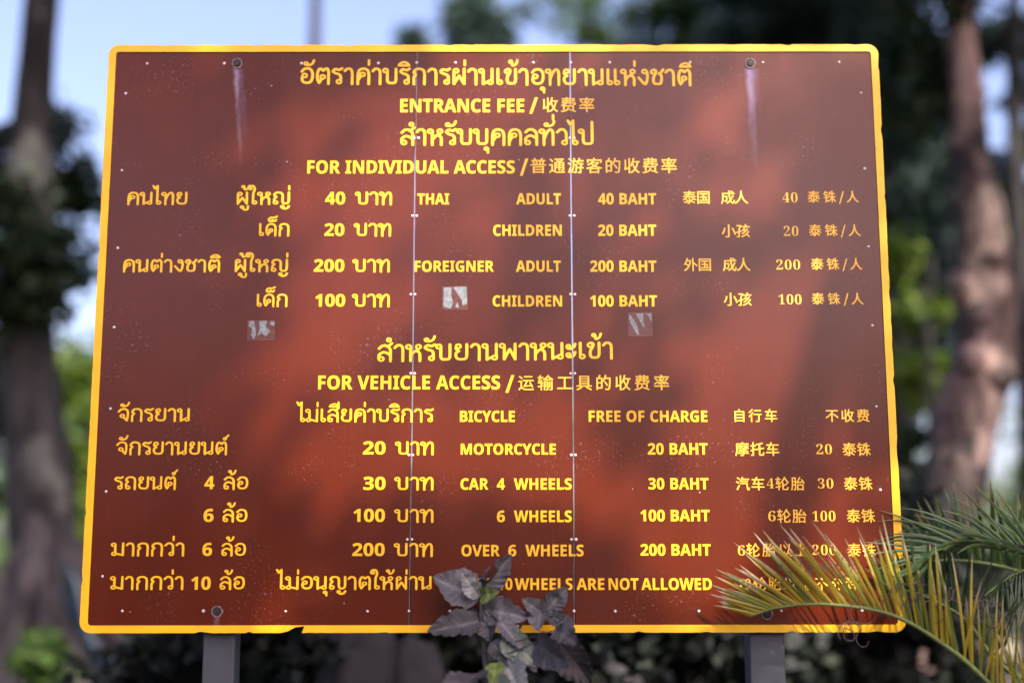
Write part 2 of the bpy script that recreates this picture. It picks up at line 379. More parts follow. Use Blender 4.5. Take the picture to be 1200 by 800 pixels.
# ------------------------------------------------------------------ lettering
GLYPHS = [
    [47, 400, 12, -9, -2, 6, -5, 79, -5, 94, -2, 97, 1, 310, 572, 308, 575, 292, 578, 219, 578, 204, 575, 201, 572, -12, 1],
    [48, 384, 36, 161, -8, 205, -10, 247, -4, 275, 8, 303, 28, 327, 58, 343, 93, 355, 135, 362, 184, 364, 223, 364, 268, 358, 321, 348, 366, 333, 405, 311, 440, 285, 464, 268, 474, 250, 482, 212, 490, 177, 490, 135, 483, 100, 468, 79, 450, 57, 422, 40, 387, 28, 345, 22, 296, 19, 258, 20, 212, 25, 160, 35, 114, 50, 76, 72, 41, 97, 16, 114, 6, 131, -1, 28, 173, 83, 163, 89, 152, 100, 144, 118, 137, 142, 131, 202, 132, 293, 138, 342, 144, 363, 150, 377, 158, 387, 170, 396, 184, 400, 194, 401, 212, 397, 224, 387, 234, 373, 242, 352, 248, 324, 252, 293, 254, 240, 252, 198, 245, 139, 239, 118, 231, 100, 221, 90, 208, 82, 191, 79],
    [49, 384, 14, 171, -2, 178, -4, 276, -4, 282, -2, 282, 478, 280, 483, 192, 483, 38, 361, 35, 356, 87, 292, 94, 294, 171, 359, 173, 356, 171, 282],
    [50, 384, 44, 22, -2, 28, -4, 360, -4, 367, -2, 367, 86, 364, 89, 160, 90, 248, 174, 299, 226, 327, 264, 344, 300, 351, 328, 354, 356, 352, 376, 346, 401, 336, 422, 323, 440, 305, 457, 290, 468, 262, 480, 230, 488, 188, 490, 146, 486, 115, 478, 80, 463, 48, 442, 21, 418, 22, 415, 75, 352, 80, 349, 118, 374, 143, 388, 168, 395, 192, 398, 213, 394, 230, 384, 239, 370, 243, 345, 241, 328, 235, 306, 224, 286, 208, 264, 167, 219, 22, 72],
    [51, 384, 79, 118, -8, 164, -11, 210, -8, 241, -3, 276, 9, 307, 27, 328, 46, 346, 72, 357, 100, 362, 128, 362, 153, 356, 181, 345, 202, 332, 217, 314, 231, 294, 242, 263, 251, 260, 254, 283, 265, 300, 276, 318, 291, 332, 309, 341, 328, 346, 349, 348, 373, 345, 401, 332, 430, 314, 450, 290, 467, 252, 482, 220, 488, 185, 490, 157, 489, 122, 485, 94, 478, 66, 467, 38, 452, 21, 440, 70, 366, 76, 366, 107, 384, 132, 394, 154, 399, 178, 400, 202, 398, 220, 391, 230, 380, 238, 363, 238, 342, 234, 324, 227, 313, 213, 302, 196, 296, 174, 292, 101, 289, 98, 289, 94, 286, 95, 205, 101, 204, 164, 203, 192, 199, 220, 191, 230, 184, 237, 177, 245, 160, 246, 139, 241, 118, 231, 100, 217, 90, 199, 83, 178, 79, 146, 78, 94, 85, 59, 96, 28, 109, 21, 107, 20, 20, 23, 16, 70, 0],
    [52, 384, 21, 212, -2, 216, -4, 318, -3, 320, 2, 320, 93, 325, 95, 374, 96, 378, 100, 376, 180, 325, 182, 320, 184, 320, 478, 319, 482, 314, 484, 223, 484, 217, 482, 6, 170, 6, 100, 10, 96, 209, 95, 211, 93, 6, 111, 183, 110, 184, 198, 317, 213, 342, 211, 184, 206, 182],
    [54, 384, 56, 167, -8, 200, -11, 236, -8, 267, 0, 284, 8, 309, 24, 330, 44, 343, 62, 356, 90, 364, 121, 366, 142, 366, 177, 362, 209, 357, 226, 346, 251, 331, 272, 317, 286, 296, 300, 270, 310, 242, 315, 214, 315, 186, 311, 166, 304, 144, 289, 124, 269, 123, 272, 129, 307, 141, 342, 155, 363, 180, 382, 208, 394, 242, 400, 288, 401, 326, 395, 333, 398, 333, 478, 333, 482, 330, 484, 278, 489, 222, 487, 180, 479, 140, 464, 106, 443, 78, 415, 54, 380, 38, 342, 25, 286, 19, 216, 22, 153, 32, 107, 43, 83, 55, 62, 71, 42, 87, 27, 106, 13, 127, 3, 26, 190, 79, 176, 82, 166, 88, 155, 97, 144, 110, 137, 125, 132, 142, 130, 174, 134, 188, 139, 198, 147, 209, 158, 218, 169, 224, 183, 228, 211, 229, 225, 225, 236, 219, 250, 202, 255, 188, 258, 174, 258, 139, 252, 114, 246, 104, 237, 93, 227, 86, 214, 81],
    [65, 463, 18, -5, -2, 2, -4, 107, -4, 114, -2, 147, 107, 149, 110, 152, 110, 314, 110, 316, 107, 348, 1, 352, -4, 464, -4, 468, -2, 299, 482, 296, 485, 170, 486, 166, 485, 164, 482, 5, 177, 205, 230, 380, 233, 383, 288, 205, 286, 204],
    [66, 451, 32, 56, -2, 62, -4, 241, -4, 297, 1, 332, 11, 360, 26, 384, 44, 400, 65, 414, 93, 420, 121, 420, 156, 414, 188, 405, 208, 391, 226, 374, 239, 348, 250, 344, 254, 370, 267, 388, 286, 401, 310, 407, 338, 408, 373, 401, 404, 389, 429, 367, 450, 346, 462, 328, 468, 293, 477, 258, 482, 209, 484, 62, 484, 56, 482, 12, 167, 89, 167, 204, 234, 205, 258, 202, 281, 194, 296, 180, 304, 160, 304, 135, 296, 114, 283, 100, 265, 92, 248, 89, 13, 167, 295, 167, 391, 223, 392, 251, 389, 276, 381, 288, 370, 294, 352, 293, 331, 288, 317, 276, 304, 262, 298, 241, 294, 171, 294],
    [67, 428, 53, 215, -8, 261, -11, 310, -7, 356, 3, 390, 16, 391, 104, 388, 107, 328, 90, 286, 83, 247, 83, 226, 87, 212, 92, 191, 105, 182, 114, 171, 132, 159, 160, 151, 202, 149, 258, 157, 307, 165, 331, 174, 348, 187, 366, 203, 380, 216, 388, 237, 395, 272, 397, 310, 390, 370, 366, 374, 366, 376, 370, 409, 454, 380, 467, 338, 481, 293, 489, 244, 490, 195, 482, 153, 466, 114, 440, 84, 408, 61, 370, 44, 324, 35, 272, 34, 240, 36, 202, 40, 170, 47, 139, 64, 93, 79, 69, 93, 51, 107, 37, 128, 22, 144, 13, 170, 2],
    [68, 497, 27, 56, -2, 62, -4, 199, -4, 255, 0, 283, 5, 330, 20, 356, 33, 392, 58, 409, 76, 423, 93, 436, 114, 445, 135, 453, 160, 458, 184, 463, 244, 461, 282, 451, 331, 439, 362, 414, 401, 382, 432, 356, 450, 328, 463, 297, 473, 265, 480, 209, 484, 62, 484, 56, 482, 20, 167, 89, 167, 390, 171, 392, 230, 392, 248, 390, 272, 383, 294, 373, 314, 356, 329, 334, 339, 310, 345, 278, 348, 244, 345, 205, 338, 174, 328, 149, 313, 128, 290, 108, 269, 98, 237, 90, 206, 88],
    [69, 376, 23, 56, -2, 62, -4, 335, -4, 341, -2, 342, 82, 339, 87, 171, 88, 167, 90, 167, 202, 325, 204, 328, 205, 329, 208, 328, 293, 325, 295, 167, 296, 167, 390, 171, 392, 339, 393, 342, 398, 342, 478, 339, 483, 62, 484, 56, 482],
    [70, 369, 20, 56, -2, 62, -4, 160, -4, 165, -2, 166, 180, 167, 185, 321, 185, 327, 188, 328, 272, 325, 276, 171, 277, 166, 278, 166, 390, 171, 392, 335, 392, 339, 394, 339, 482, 335, 484, 62, 484, 56, 482],
    [71, 486, 64, 223, -8, 275, -11, 335, -6, 394, 5, 433, 17, 437, 20, 438, 268, 436, 272, 433, 273, 244, 273, 239, 272, 238, 184, 240, 181, 324, 181, 328, 179, 328, 177, 328, 90, 324, 87, 289, 82, 258, 82, 240, 84, 212, 94, 189, 111, 173, 132, 159, 163, 150, 205, 149, 251, 154, 286, 165, 321, 182, 349, 202, 369, 230, 386, 258, 395, 289, 398, 324, 395, 360, 387, 398, 371, 401, 372, 436, 454, 437, 457, 433, 461, 377, 480, 317, 489, 289, 490, 251, 488, 198, 479, 177, 472, 149, 459, 112, 433, 80, 398, 57, 359, 41, 310, 36, 275, 34, 240, 35, 209, 42, 160, 57, 111, 67, 90, 81, 69, 106, 41, 125, 26, 146, 14, 167, 5, 188, -2],
    [72, 514, 21, 56, -2, 62, -4, 160, -4, 166, -2, 167, 202, 171, 203, 346, 202, 347, -2, 353, -4, 451, -4, 458, -2, 458, 482, 451, 484, 353, 484, 348, 482, 346, 296, 167, 296, 166, 482, 160, 484, 62, 484, 56, 482],
    [73, 261, 23, 17, -2, 24, -4, 237, -4, 244, -2, 244, 59, 188, 86, 186, 90, 186, 390, 189, 394, 244, 420, 245, 478, 244, 482, 240, 484, 24, 484, 17, 482, 16, 422, 20, 418, 72, 394, 75, 390, 75, 90, 73, 86, 20, 62, 16, 58],
    [76, 380, 12, 56, -2, 62, -4, 356, -4, 361, -2, 362, 82, 360, 87, 171, 88, 167, 90, 167, 478, 164, 483, 62, 484, 56, 482],
    [77, 633, 27, 56, -2, 62, -4, 150, -4, 156, -2, 156, 233, 153, 341, 259, -2, 265, -4, 356, -4, 360, -3, 362, 2, 475, 345, 473, 233, 474, -2, 479, -4, 573, -4, 577, -2, 577, 482, 570, 484, 437, 484, 430, 482, 314, 129, 311, 134, 203, 482, 195, 484, 62, 484, 56, 482],
    [78, 546, 22, 56, -2, 62, -4, 150, -4, 156, -2, 156, 233, 152, 338, 153, 343, 352, -2, 360, -4, 486, -4, 490, -2, 489, 482, 486, 484, 395, 484, 390, 482, 389, 247, 393, 142, 391, 139, 193, 482, 188, 484, 62, 484, 56, 482],
    [79, 535, 39, 226, -8, 268, -11, 324, -6, 360, 3, 398, 20, 433, 47, 455, 72, 476, 111, 492, 156, 499, 205, 501, 240, 499, 275, 491, 328, 475, 373, 452, 412, 422, 443, 401, 458, 384, 468, 358, 478, 338, 484, 286, 490, 230, 489, 181, 479, 149, 467, 111, 442, 82, 412, 59, 373, 44, 328, 35, 275, 34, 240, 36, 205, 40, 170, 47, 142, 66, 96, 91, 58, 111, 39, 132, 23, 149, 13, 177, 2, 32, 265, 83, 240, 85, 216, 92, 195, 106, 181, 121, 167, 146, 158, 174, 152, 205, 151, 240, 152, 275, 158, 307, 167, 335, 180, 359, 195, 375, 216, 388, 240, 396, 268, 398, 296, 396, 321, 388, 339, 377, 355, 359, 368, 335, 377, 307, 382, 275, 384, 240, 382, 205, 377, 174, 363, 135, 349, 114, 331, 99, 310, 89, 282, 83],
    [82, 443, 29, 56, -2, 62, -4, 160, -4, 166, -2, 167, 177, 171, 180, 213, 180, 328, -4, 444, -4, 448, -2, 447, 2, 310, 205, 311, 208, 349, 234, 372, 258, 389, 289, 396, 320, 396, 352, 394, 370, 384, 401, 377, 415, 361, 436, 335, 455, 318, 464, 290, 474, 244, 481, 199, 484, 62, 484, 56, 482, 13, 167, 271, 167, 391, 206, 392, 234, 389, 255, 382, 270, 373, 280, 356, 284, 334, 280, 310, 269, 291, 255, 281, 234, 274, 206, 271],
    [83, 370, 67, 124, -8, 166, -11, 204, -9, 229, -4, 260, 5, 285, 17, 302, 30, 323, 51, 335, 72, 346, 104, 348, 142, 342, 177, 337, 191, 327, 209, 305, 233, 278, 254, 246, 272, 190, 299, 159, 318, 146, 331, 142, 342, 141, 352, 144, 370, 152, 383, 166, 392, 183, 397, 208, 397, 236, 393, 310, 370, 314, 373, 346, 450, 346, 454, 341, 457, 295, 474, 253, 485, 208, 490, 162, 488, 127, 480, 103, 470, 89, 462, 64, 442, 50, 422, 42, 408, 34, 380, 32, 363, 32, 335, 38, 303, 55, 272, 75, 249, 103, 227, 183, 186, 218, 166, 231, 153, 238, 135, 237, 114, 227, 97, 211, 87, 190, 82, 159, 82, 131, 86, 92, 97, 33, 120, 29, 121, 26, 118, 27, 20, 43, 12, 75, 1],
    [84, 389, 15, 139, -2, 145, -4, 243, -4, 250, -2, 251, 390, 376, 391, 379, 393, 379, 482, 372, 484, 15, 484, 9, 482, 8, 398, 9, 394, 12, 391, 138, 390],
    [85, 508, 43, 212, -8, 252, -11, 287, -9, 325, -2, 353, 7, 378, 20, 405, 41, 420, 58, 438, 86, 450, 121, 455, 156, 455, 482, 451, 484, 350, 484, 345, 482, 344, 188, 341, 149, 332, 121, 323, 107, 316, 100, 304, 93, 287, 86, 255, 83, 222, 86, 206, 92, 192, 100, 177, 118, 167, 146, 164, 184, 162, 482, 157, 484, 59, 484, 53, 482, 52, 170, 55, 135, 59, 114, 71, 83, 81, 65, 102, 41, 115, 29, 134, 16, 164, 2, 185, -4],
    [86, 436, 17, 158, -2, 163, -4, 272, -4, 278, -2, 441, 478, 440, 483, 334, 484, 330, 482, 238, 194, 219, 120, 216, 127, 199, 191, 107, 482, 100, 484, 2, 484, -4, 482, -5, 478],
    [87, 649, 28, 118, -2, 124, -4, 236, -4, 242, -2, 307, 250, 324, 330, 341, 254, 407, -2, 412, -4, 530, -3, 654, 482, 646, 484, 552, 484, 545, 482, 464, 130, 450, 202, 377, 482, 370, 484, 278, 484, 272, 482, 202, 212, 184, 130, 170, 202, 104, 482, 100, 484, 2, 484, -4, 482, -5, 478],
    [89, 419, 17, 155, -2, 160, -4, 258, -4, 264, -2, 266, 188, 424, 478, 422, 483, 310, 484, 305, 482, 212, 298, 208, 295, 114, 482, 110, 484, 2, 484, -4, 482, -5, 478, 153, 184],
    [20000047, 137, 9, 2, -64, 27, -64, 30, -64, 31, -62, 135, 277, 133, 280, 108, 280, 105, 277, 1, -62],
    [10000048, 375, 33, 154, 7, 187, 4, 226, 8, 257, 20, 278, 35, 299, 59, 316, 88, 329, 126, 337, 172, 342, 238, 339, 294, 330, 350, 317, 390, 298, 424, 275, 448, 247, 465, 215, 473, 177, 475, 145, 470, 114, 459, 91, 441, 73, 420, 58, 392, 46, 354, 38, 312, 34, 259, 36, 189, 43, 140, 54, 98, 71, 63, 82, 48, 96, 34, 124, 16, 29, 173, 28, 158, 35, 144, 49, 136, 63, 128, 88, 123, 119, 118, 172, 117, 287, 123, 364, 128, 392, 136, 417, 147, 434, 159, 445, 177, 452, 191, 453, 208, 450, 226, 438, 240, 417, 247, 396, 253, 361, 258, 308, 259, 193, 256, 151, 251, 105, 245, 77, 238, 60, 226, 42, 212, 31, 191, 26],
    [10000049, 375, 35, 76, 14, 77, 12, 81, 11, 326, 11, 329, 11, 332, 14, 332, 21, 329, 25, 284, 25, 263, 30, 251, 42, 245, 60, 243, 80, 242, 471, 182, 471, 105, 416, 77, 401, 42, 388, 40, 385, 45, 371, 53, 362, 63, 357, 74, 358, 84, 362, 98, 372, 147, 424, 158, 426, 162, 424, 165, 416, 165, 80, 162, 56, 155, 38, 144, 30, 126, 25, 77, 25],
    [10000050, 375, 65, 34, 14, 38, 11, 324, 11, 328, 11, 330, 14, 333, 126, 332, 130, 313, 130, 306, 105, 296, 88, 281, 74, 262, 65, 244, 63, 86, 63, 80, 66, 76, 74, 80, 82, 192, 189, 248, 246, 282, 287, 304, 322, 312, 343, 316, 364, 316, 385, 312, 406, 304, 424, 296, 434, 282, 447, 264, 458, 237, 468, 206, 474, 164, 475, 128, 472, 104, 466, 76, 454, 58, 441, 44, 424, 39, 410, 37, 396, 39, 378, 45, 364, 55, 354, 69, 347, 86, 342, 100, 341, 105, 382, 109, 402, 116, 420, 125, 435, 139, 447, 156, 454, 174, 456, 195, 453, 215, 441, 228, 424, 235, 399, 237, 364, 235, 336, 228, 304, 219, 280, 206, 256, 184, 224, 159, 192, 36, 66, 34, 63],
    [10000051, 375, 98, 118, 7, 152, 4, 190, 6, 229, 12, 257, 21, 281, 33, 302, 51, 319, 74, 329, 98, 333, 126, 333, 154, 328, 175, 318, 193, 302, 210, 282, 224, 253, 237, 222, 245, 215, 252, 214, 259, 218, 265, 260, 285, 278, 297, 292, 311, 302, 324, 310, 340, 316, 368, 314, 399, 308, 417, 299, 431, 288, 442, 271, 454, 236, 468, 204, 474, 173, 475, 138, 474, 99, 466, 78, 458, 58, 445, 43, 428, 37, 413, 36, 389, 40, 378, 45, 371, 64, 359, 92, 353, 101, 354, 106, 399, 117, 426, 131, 444, 148, 453, 162, 456, 176, 456, 190, 453, 204, 446, 215, 437, 224, 424, 234, 396, 236, 368, 232, 333, 224, 308, 211, 287, 194, 272, 173, 262, 152, 258, 110, 258, 106, 256, 106, 242, 107, 238, 152, 237, 187, 230, 213, 217, 234, 196, 241, 186, 248, 168, 252, 140, 251, 119, 247, 95, 235, 67, 220, 49, 201, 38, 176, 31, 148, 30, 131, 32, 113, 39, 99, 47, 89, 56, 74, 77, 64, 114, 54, 111, 43, 105, 36, 97, 32, 88, 30, 74, 32, 60, 39, 46, 48, 35, 61, 26, 78, 18],
    [10000052, 375, 39, 132, 14, 135, 11, 138, 11, 341, 11, 345, 12, 346, 14, 345, 25, 317, 29, 298, 38, 287, 52, 283, 70, 282, 126, 285, 133, 292, 136, 351, 136, 352, 154, 351, 158, 348, 158, 292, 158, 285, 161, 282, 168, 282, 466, 278, 468, 208, 468, 205, 467, 21, 164, 20, 140, 23, 136, 194, 136, 201, 134, 205, 130, 205, 74, 203, 60, 198, 48, 187, 36, 173, 30, 156, 26, 134, 24, 132, 21, 12, 51, 160, 45, 168, 46, 175, 146, 340, 191, 422, 198, 427, 205, 425, 210, 416, 206, 332, 205, 164, 201, 160, 194, 158],
    [10000054, 375, 66, 165, 7, 195, 4, 230, 7, 258, 14, 275, 22, 294, 35, 313, 56, 327, 81, 336, 109, 341, 154, 339, 182, 336, 200, 328, 221, 321, 233, 308, 249, 292, 263, 279, 270, 258, 278, 219, 283, 195, 282, 170, 278, 149, 270, 128, 259, 121, 259, 114, 266, 120, 329, 132, 379, 142, 405, 151, 420, 166, 438, 181, 448, 195, 454, 216, 458, 231, 455, 244, 448, 254, 438, 262, 420, 272, 371, 303, 377, 314, 383, 323, 392, 328, 403, 330, 413, 327, 427, 320, 441, 311, 452, 300, 460, 286, 466, 268, 471, 223, 475, 188, 472, 153, 461, 125, 445, 99, 420, 80, 392, 62, 354, 50, 312, 43, 259, 42, 203, 47, 151, 53, 123, 61, 98, 79, 63, 100, 39, 114, 28, 132, 18, 27, 188, 28, 170, 35, 156, 47, 142, 66, 132, 88, 120, 137, 116, 175, 114, 221, 116, 228, 123, 235, 146, 251, 170, 261, 195, 264, 209, 262, 226, 255, 242, 242, 251, 228, 259, 207, 263, 186, 265, 133, 263, 109, 259, 84, 253, 67, 244, 51, 233, 39, 219, 31, 205, 27],
    [3585, 800, 55, 109, -58, 136, -66, 168, -60, 191, -42, 204, -18, 199, 310, 205, 406, 220, 446, 288, 520, 306, 574, 299, 614, 286, 638, 256, 670, 199, 710, 200, 726, 226, 782, 264, 830, 304, 851, 368, 863, 440, 860, 504, 842, 542, 814, 572, 766, 591, 694, 599, 614, 595, -10, 616, -49, 648, -65, 691, -58, 721, -26, 726, -2, 732, 574, 721, 718, 701, 798, 666, 870, 624, 919, 560, 961, 488, 985, 416, 995, 336, 993, 264, 977, 200, 947, 160, 914, 125, 870, 86, 798, 65, 726, 72, 663, 96, 626, 159, 574, 120, 532, 96, 495, 76, 438, 70, 390, 74, -2, 84, -34],
    [3586, 720, 53, 255, 10, 336, 2, 448, 7, 504, 17, 544, 35, 571, 58, 602, 98, 621, 138, 642, 226, 650, 314, 646, 930, 633, 970, 600, 993, 568, 995, 544, 985, 522, 962, 514, 938, 516, 290, 494, 178, 480, 154, 456, 141, 328, 134, 288, 138, 256, 181, 236, 258, 236, 370, 254, 482, 273, 530, 336, 642, 372, 762, 378, 842, 358, 906, 328, 943, 288, 973, 248, 991, 200, 995, 160, 983, 80, 935, 40, 896, 19, 858, 9, 810, 11, 770, 39, 706, 72, 672, 104, 652, 181, 634, 142, 562, 120, 490, 102, 354, 104, 242, 125, 154, 155, 90, 200, 38, 13, 144, 744, 112, 778, 108, 802, 114, 826, 144, 856, 168, 862, 192, 858, 226, 826, 232, 802, 228, 778, 216, 758, 192, 742, 168, 738],
    [3588, 800, 56, 98, -58, 123, -66, 155, -61, 179, -44, 191, -26, 196, -2, 196, 190, 315, 415, 323, 422, 395, 422, 443, 441, 491, 485, 512, 526, 522, 582, 508, 646, 475, 694, 419, 731, 363, 742, 299, 730, 245, 694, 208, 646, 224, 734, 251, 798, 307, 841, 387, 863, 443, 858, 499, 837, 547, 800, 571, 758, 593, 670, 608, 542, 605, -10, 627, -50, 659, -65, 701, -58, 731, -26, 736, -2, 741, 518, 736, 606, 718, 718, 694, 806, 654, 878, 604, 926, 531, 968, 459, 990, 403, 996, 347, 991, 291, 977, 235, 952, 187, 920, 146, 878, 115, 822, 81, 702, 59, 502, 64, -2, 74, -34, 3, 195, 470, 195, 566, 214, 510, 14, 331, 525, 302, 558, 298, 582, 304, 606, 315, 622, 339, 638, 363, 642, 387, 636, 406, 622, 419, 598, 422, 574, 414, 550, 379, 521, 355, 518],
    [3591, 620, 40, 374, 12, 420, 4, 444, 8, 468, 25, 484, 52, 536, 244, 555, 340, 567, 476, 568, 604, 557, 732, 516, 875, 490, 916, 452, 953, 396, 978, 356, 982, 300, 970, 244, 933, 211, 884, 198, 820, 201, 788, 220, 739, 244, 707, 272, 684, 340, 660, 388, 660, 428, 673, 433, 668, 436, 540, 428, 388, 410, 284, 373, 148, 356, 154, 113, 500, 84, 514, 44, 511, 14, 484, 4, 452, 16, 412, 268, 50, 300, 27, 14, 340, 761, 307, 788, 298, 812, 300, 836, 313, 860, 332, 875, 356, 882, 380, 879, 413, 852, 422, 828, 420, 804, 407, 780, 388, 765, 364, 758],
    [3592, 720, 57, 519, -8, 546, -16, 570, -13, 606, 16, 642, 184, 658, 328, 670, 552, 666, 656, 646, 768, 620, 840, 594, 885, 562, 922, 514, 955, 450, 981, 386, 994, 322, 995, 250, 983, 162, 947, 106, 902, 2, 752, -6, 728, -4, 704, 10, 677, 34, 659, 66, 654, 90, 661, 112, 680, 206, 816, 242, 840, 298, 859, 354, 864, 410, 855, 458, 835, 487, 808, 518, 736, 536, 616, 532, 408, 512, 216, 506, 212, 423, 320, 442, 400, 429, 464, 394, 515, 346, 548, 274, 562, 226, 552, 192, 536, 163, 512, 140, 480, 121, 432, 118, 400, 131, 336, 163, 288, 226, 248, 274, 238, 317, 240, 490, 17, 14, 258, 342, 234, 358, 223, 376, 218, 400, 223, 424, 234, 442, 258, 458, 282, 462, 306, 456, 337, 424, 342, 400, 337, 376, 306, 344, 282, 338],
    [3594, 740, 68, 255, 10, 336, 2, 448, 7, 504, 17, 563, 50, 603, 106, 622, 162, 636, 258, 646, 418, 644, 530, 623, 626, 604, 658, 565, 698, 613, 730, 646, 770, 723, 930, 726, 954, 720, 978, 688, 1010, 648, 1015, 616, 999, 530, 834, 428, 770, 407, 746, 398, 722, 395, 690, 405, 658, 424, 633, 498, 578, 512, 522, 513, 386, 499, 226, 483, 162, 472, 146, 456, 141, 328, 134, 288, 138, 256, 181, 236, 258, 236, 370, 254, 482, 273, 530, 336, 642, 372, 762, 378, 842, 358, 906, 328, 943, 288, 973, 248, 991, 200, 995, 160, 983, 80, 935, 48, 906, 22, 866, 8, 794, 18, 746, 33, 714, 56, 685, 88, 661, 136, 642, 181, 634, 142, 562, 120, 490, 102, 354, 104, 242, 125, 154, 155, 90, 200, 38, 13, 144, 744, 112, 778, 108, 802, 114, 826, 144, 856, 168, 862, 192, 858, 226, 826, 232, 802, 228, 778, 216, 758, 192, 742, 168, 738],
    [3597, 1090, 31, 681, -409, 736, -417, 801, -409, 869, -385, 928, -345, 972, -289, 1033, -161, 1035, -129, 1020, -97, 984, -76, 960, -75, 936, -84, 914, -105, 840, -247, 792, -274, 736, -285, 701, -273, 722, -233, 730, -185, 718, -137, 688, -95, 648, -69, 600, -60, 552, -69, 509, -97, 482, -137, 472, -169, 473, -217, 489, -257, 538, -321, 630, -385, 8, 592, -219, 576, -208, 570, -185, 584, -165, 608, -161, 627, -177, 628, -201, 616, -215, 87, 171, -17, 240, -19, 296, 3, 344, 49, 369, 111, 368, 175, 357, 207, 328, 251, 272, 290, 200, 301, 195, 311, 206, 407, 289, 519, 302, 551, 306, 583, 299, 615, 280, 647, 199, 711, 200, 743, 222, 799, 248, 834, 280, 851, 336, 863, 400, 861, 456, 847, 493, 823, 516, 783, 536, 639, 535, 239, 553, 143, 589, 71, 618, 39, 651, 15, 688, 1, 744, -6, 824, -3, 875, 7, 920, 29, 952, 60, 974, 95, 995, 151, 1018, 303, 1016, 935, 1009, 959, 992, 981, 960, 995, 928, 992, 902, 975, 885, 943, 884, 287, 873, 207, 854, 151, 840, 135, 800, 127, 744, 126, 712, 133, 689, 159, 677, 191, 664, 287, 669, 607, 663, 711, 642, 823, 598, 903, 552, 945, 504, 970, 440, 988, 368, 996, 304, 992, 240, 977, 176, 945, 139, 911, 107, 863, 79, 799, 66, 743, 64, 695, 76, 655, 93, 631, 163, 575, 162, 567, 103, 495, 77, 439, 65, 359, 65, 215, 48, 135, 60, 79, 80, 44, 120, 5, 14, 200, 79, 176, 88, 160, 103, 149, 127, 149, 151, 159, 175, 175, 191, 216, 202, 256, 182, 269, 159, 272, 135, 265, 111, 248, 91, 224, 80],
    [3604, 800, 65, 629, -58, 661, -66, 693, -57, 717, -34, 726, -2, 731, 598, 721, 686, 701, 767, 674, 838, 644, 886, 606, 926, 549, 963, 493, 984, 421, 996, 349, 990, 293, 976, 213, 938, 149, 882, 103, 806, 69, 710, 45, 590, 37, 462, 50, 302, 75, 190, 146, 22, 181, -3, 221, -2, 245, 12, 259, 30, 375, 254, 429, 269, 461, 286, 507, 334, 522, 366, 532, 414, 518, 486, 498, 518, 466, 550, 405, 578, 365, 582, 309, 570, 261, 540, 231, 502, 212, 454, 210, 398, 220, 358, 251, 302, 205, 218, 185, 294, 170, 430, 171, 526, 184, 622, 213, 726, 245, 790, 290, 830, 357, 857, 421, 864, 485, 847, 525, 821, 554, 782, 576, 726, 594, 646, 600, 566, 594, -2, 604, -34, 14, 341, 365, 312, 398, 308, 422, 314, 446, 325, 463, 349, 478, 373, 482, 397, 476, 416, 462, 429, 438, 432, 414, 424, 390, 389, 361, 365, 358],
    [3605, 800, 68, 629, -58, 663, -66, 695, -56, 716, -34, 726, -2, 730, 670, 717, 782, 685, 894, 639, 964, 615, 982, 583, 993, 527, 991, 471, 969, 444, 950, 391, 894, 351, 947, 311, 973, 255, 982, 199, 972, 151, 940, 110, 878, 73, 766, 48, 638, 39, 502, 44, 358, 61, 238, 93, 142, 153, 14, 191, -5, 231, 2, 259, 30, 375, 254, 431, 270, 481, 302, 507, 334, 529, 390, 530, 446, 519, 484, 498, 518, 463, 553, 431, 570, 375, 582, 335, 578, 287, 559, 235, 510, 212, 454, 213, 382, 231, 338, 251, 310, 207, 217, 189, 270, 178, 342, 172, 542, 195, 710, 238, 838, 247, 848, 263, 847, 327, 760, 354, 742, 391, 734, 423, 740, 452, 758, 527, 846, 551, 861, 578, 798, 596, 694, 594, -2, 604, -34, 14, 343, 364, 312, 398, 308, 422, 314, 446, 327, 464, 351, 479, 375, 482, 399, 475, 416, 462, 429, 438, 432, 414, 424, 390, 391, 362, 367, 358],
    [3606, 800, 66, 629, -58, 662, -66, 694, -56, 716, -34, 726, -2, 731, 614, 721, 718, 701, 798, 671, 862, 641, 902, 598, 940, 542, 969, 470, 989, 398, 996, 334, 992, 262, 976, 198, 946, 143, 894, 97, 822, 68, 742, 64, 694, 76, 654, 110, 612, 163, 574, 96, 486, 71, 406, 70, 318, 83, 182, 78, 134, 90, 78, 110, 44, 150, 5, 182, -11, 238, -22, 278, -17, 331, 6, 372, 46, 390, 78, 402, 134, 398, 174, 388, 206, 358, 251, 326, 277, 294, 292, 204, 302, 201, 374, 207, 414, 288, 518, 302, 550, 306, 582, 299, 614, 280, 646, 199, 710, 198, 718, 236, 798, 278, 840, 318, 855, 366, 863, 462, 856, 518, 834, 549, 806, 575, 758, 591, 694, 600, 574, 594, -2, 604, -34, 13, 214, 84, 182, 118, 178, 142, 184, 166, 214, 196, 238, 202, 262, 198, 296, 166, 302, 142, 298, 118, 286, 98, 262, 82, 238, 78],
    [3607, 780, 51, 179, -58, 204, -66, 228, -64, 253, -50, 271, -26, 276, -2, 278, 334, 356, 582, 392, 678, 463, 806, 492, 840, 516, 854, 536, 838, 554, 798, 576, 670, 575, -10, 596, -49, 628, -65, 671, -58, 701, -26, 706, -2, 710, 606, 702, 734, 682, 830, 657, 894, 620, 943, 572, 975, 532, 985, 492, 984, 460, 975, 420, 952, 352, 878, 276, 742, 276, 846, 269, 870, 225, 934, 172, 970, 108, 982, 44, 968, -5, 934, -41, 878, -51, 830, -49, 790, -36, 751, -9, 710, 52, 669, 84, 660, 140, 660, 144, 654, 144, -2, 154, -34, 13, 84, 764, 52, 798, 48, 822, 54, 846, 84, 876, 108, 882, 132, 878, 166, 846, 172, 822, 168, 798, 152, 774, 132, 762, 108, 758],
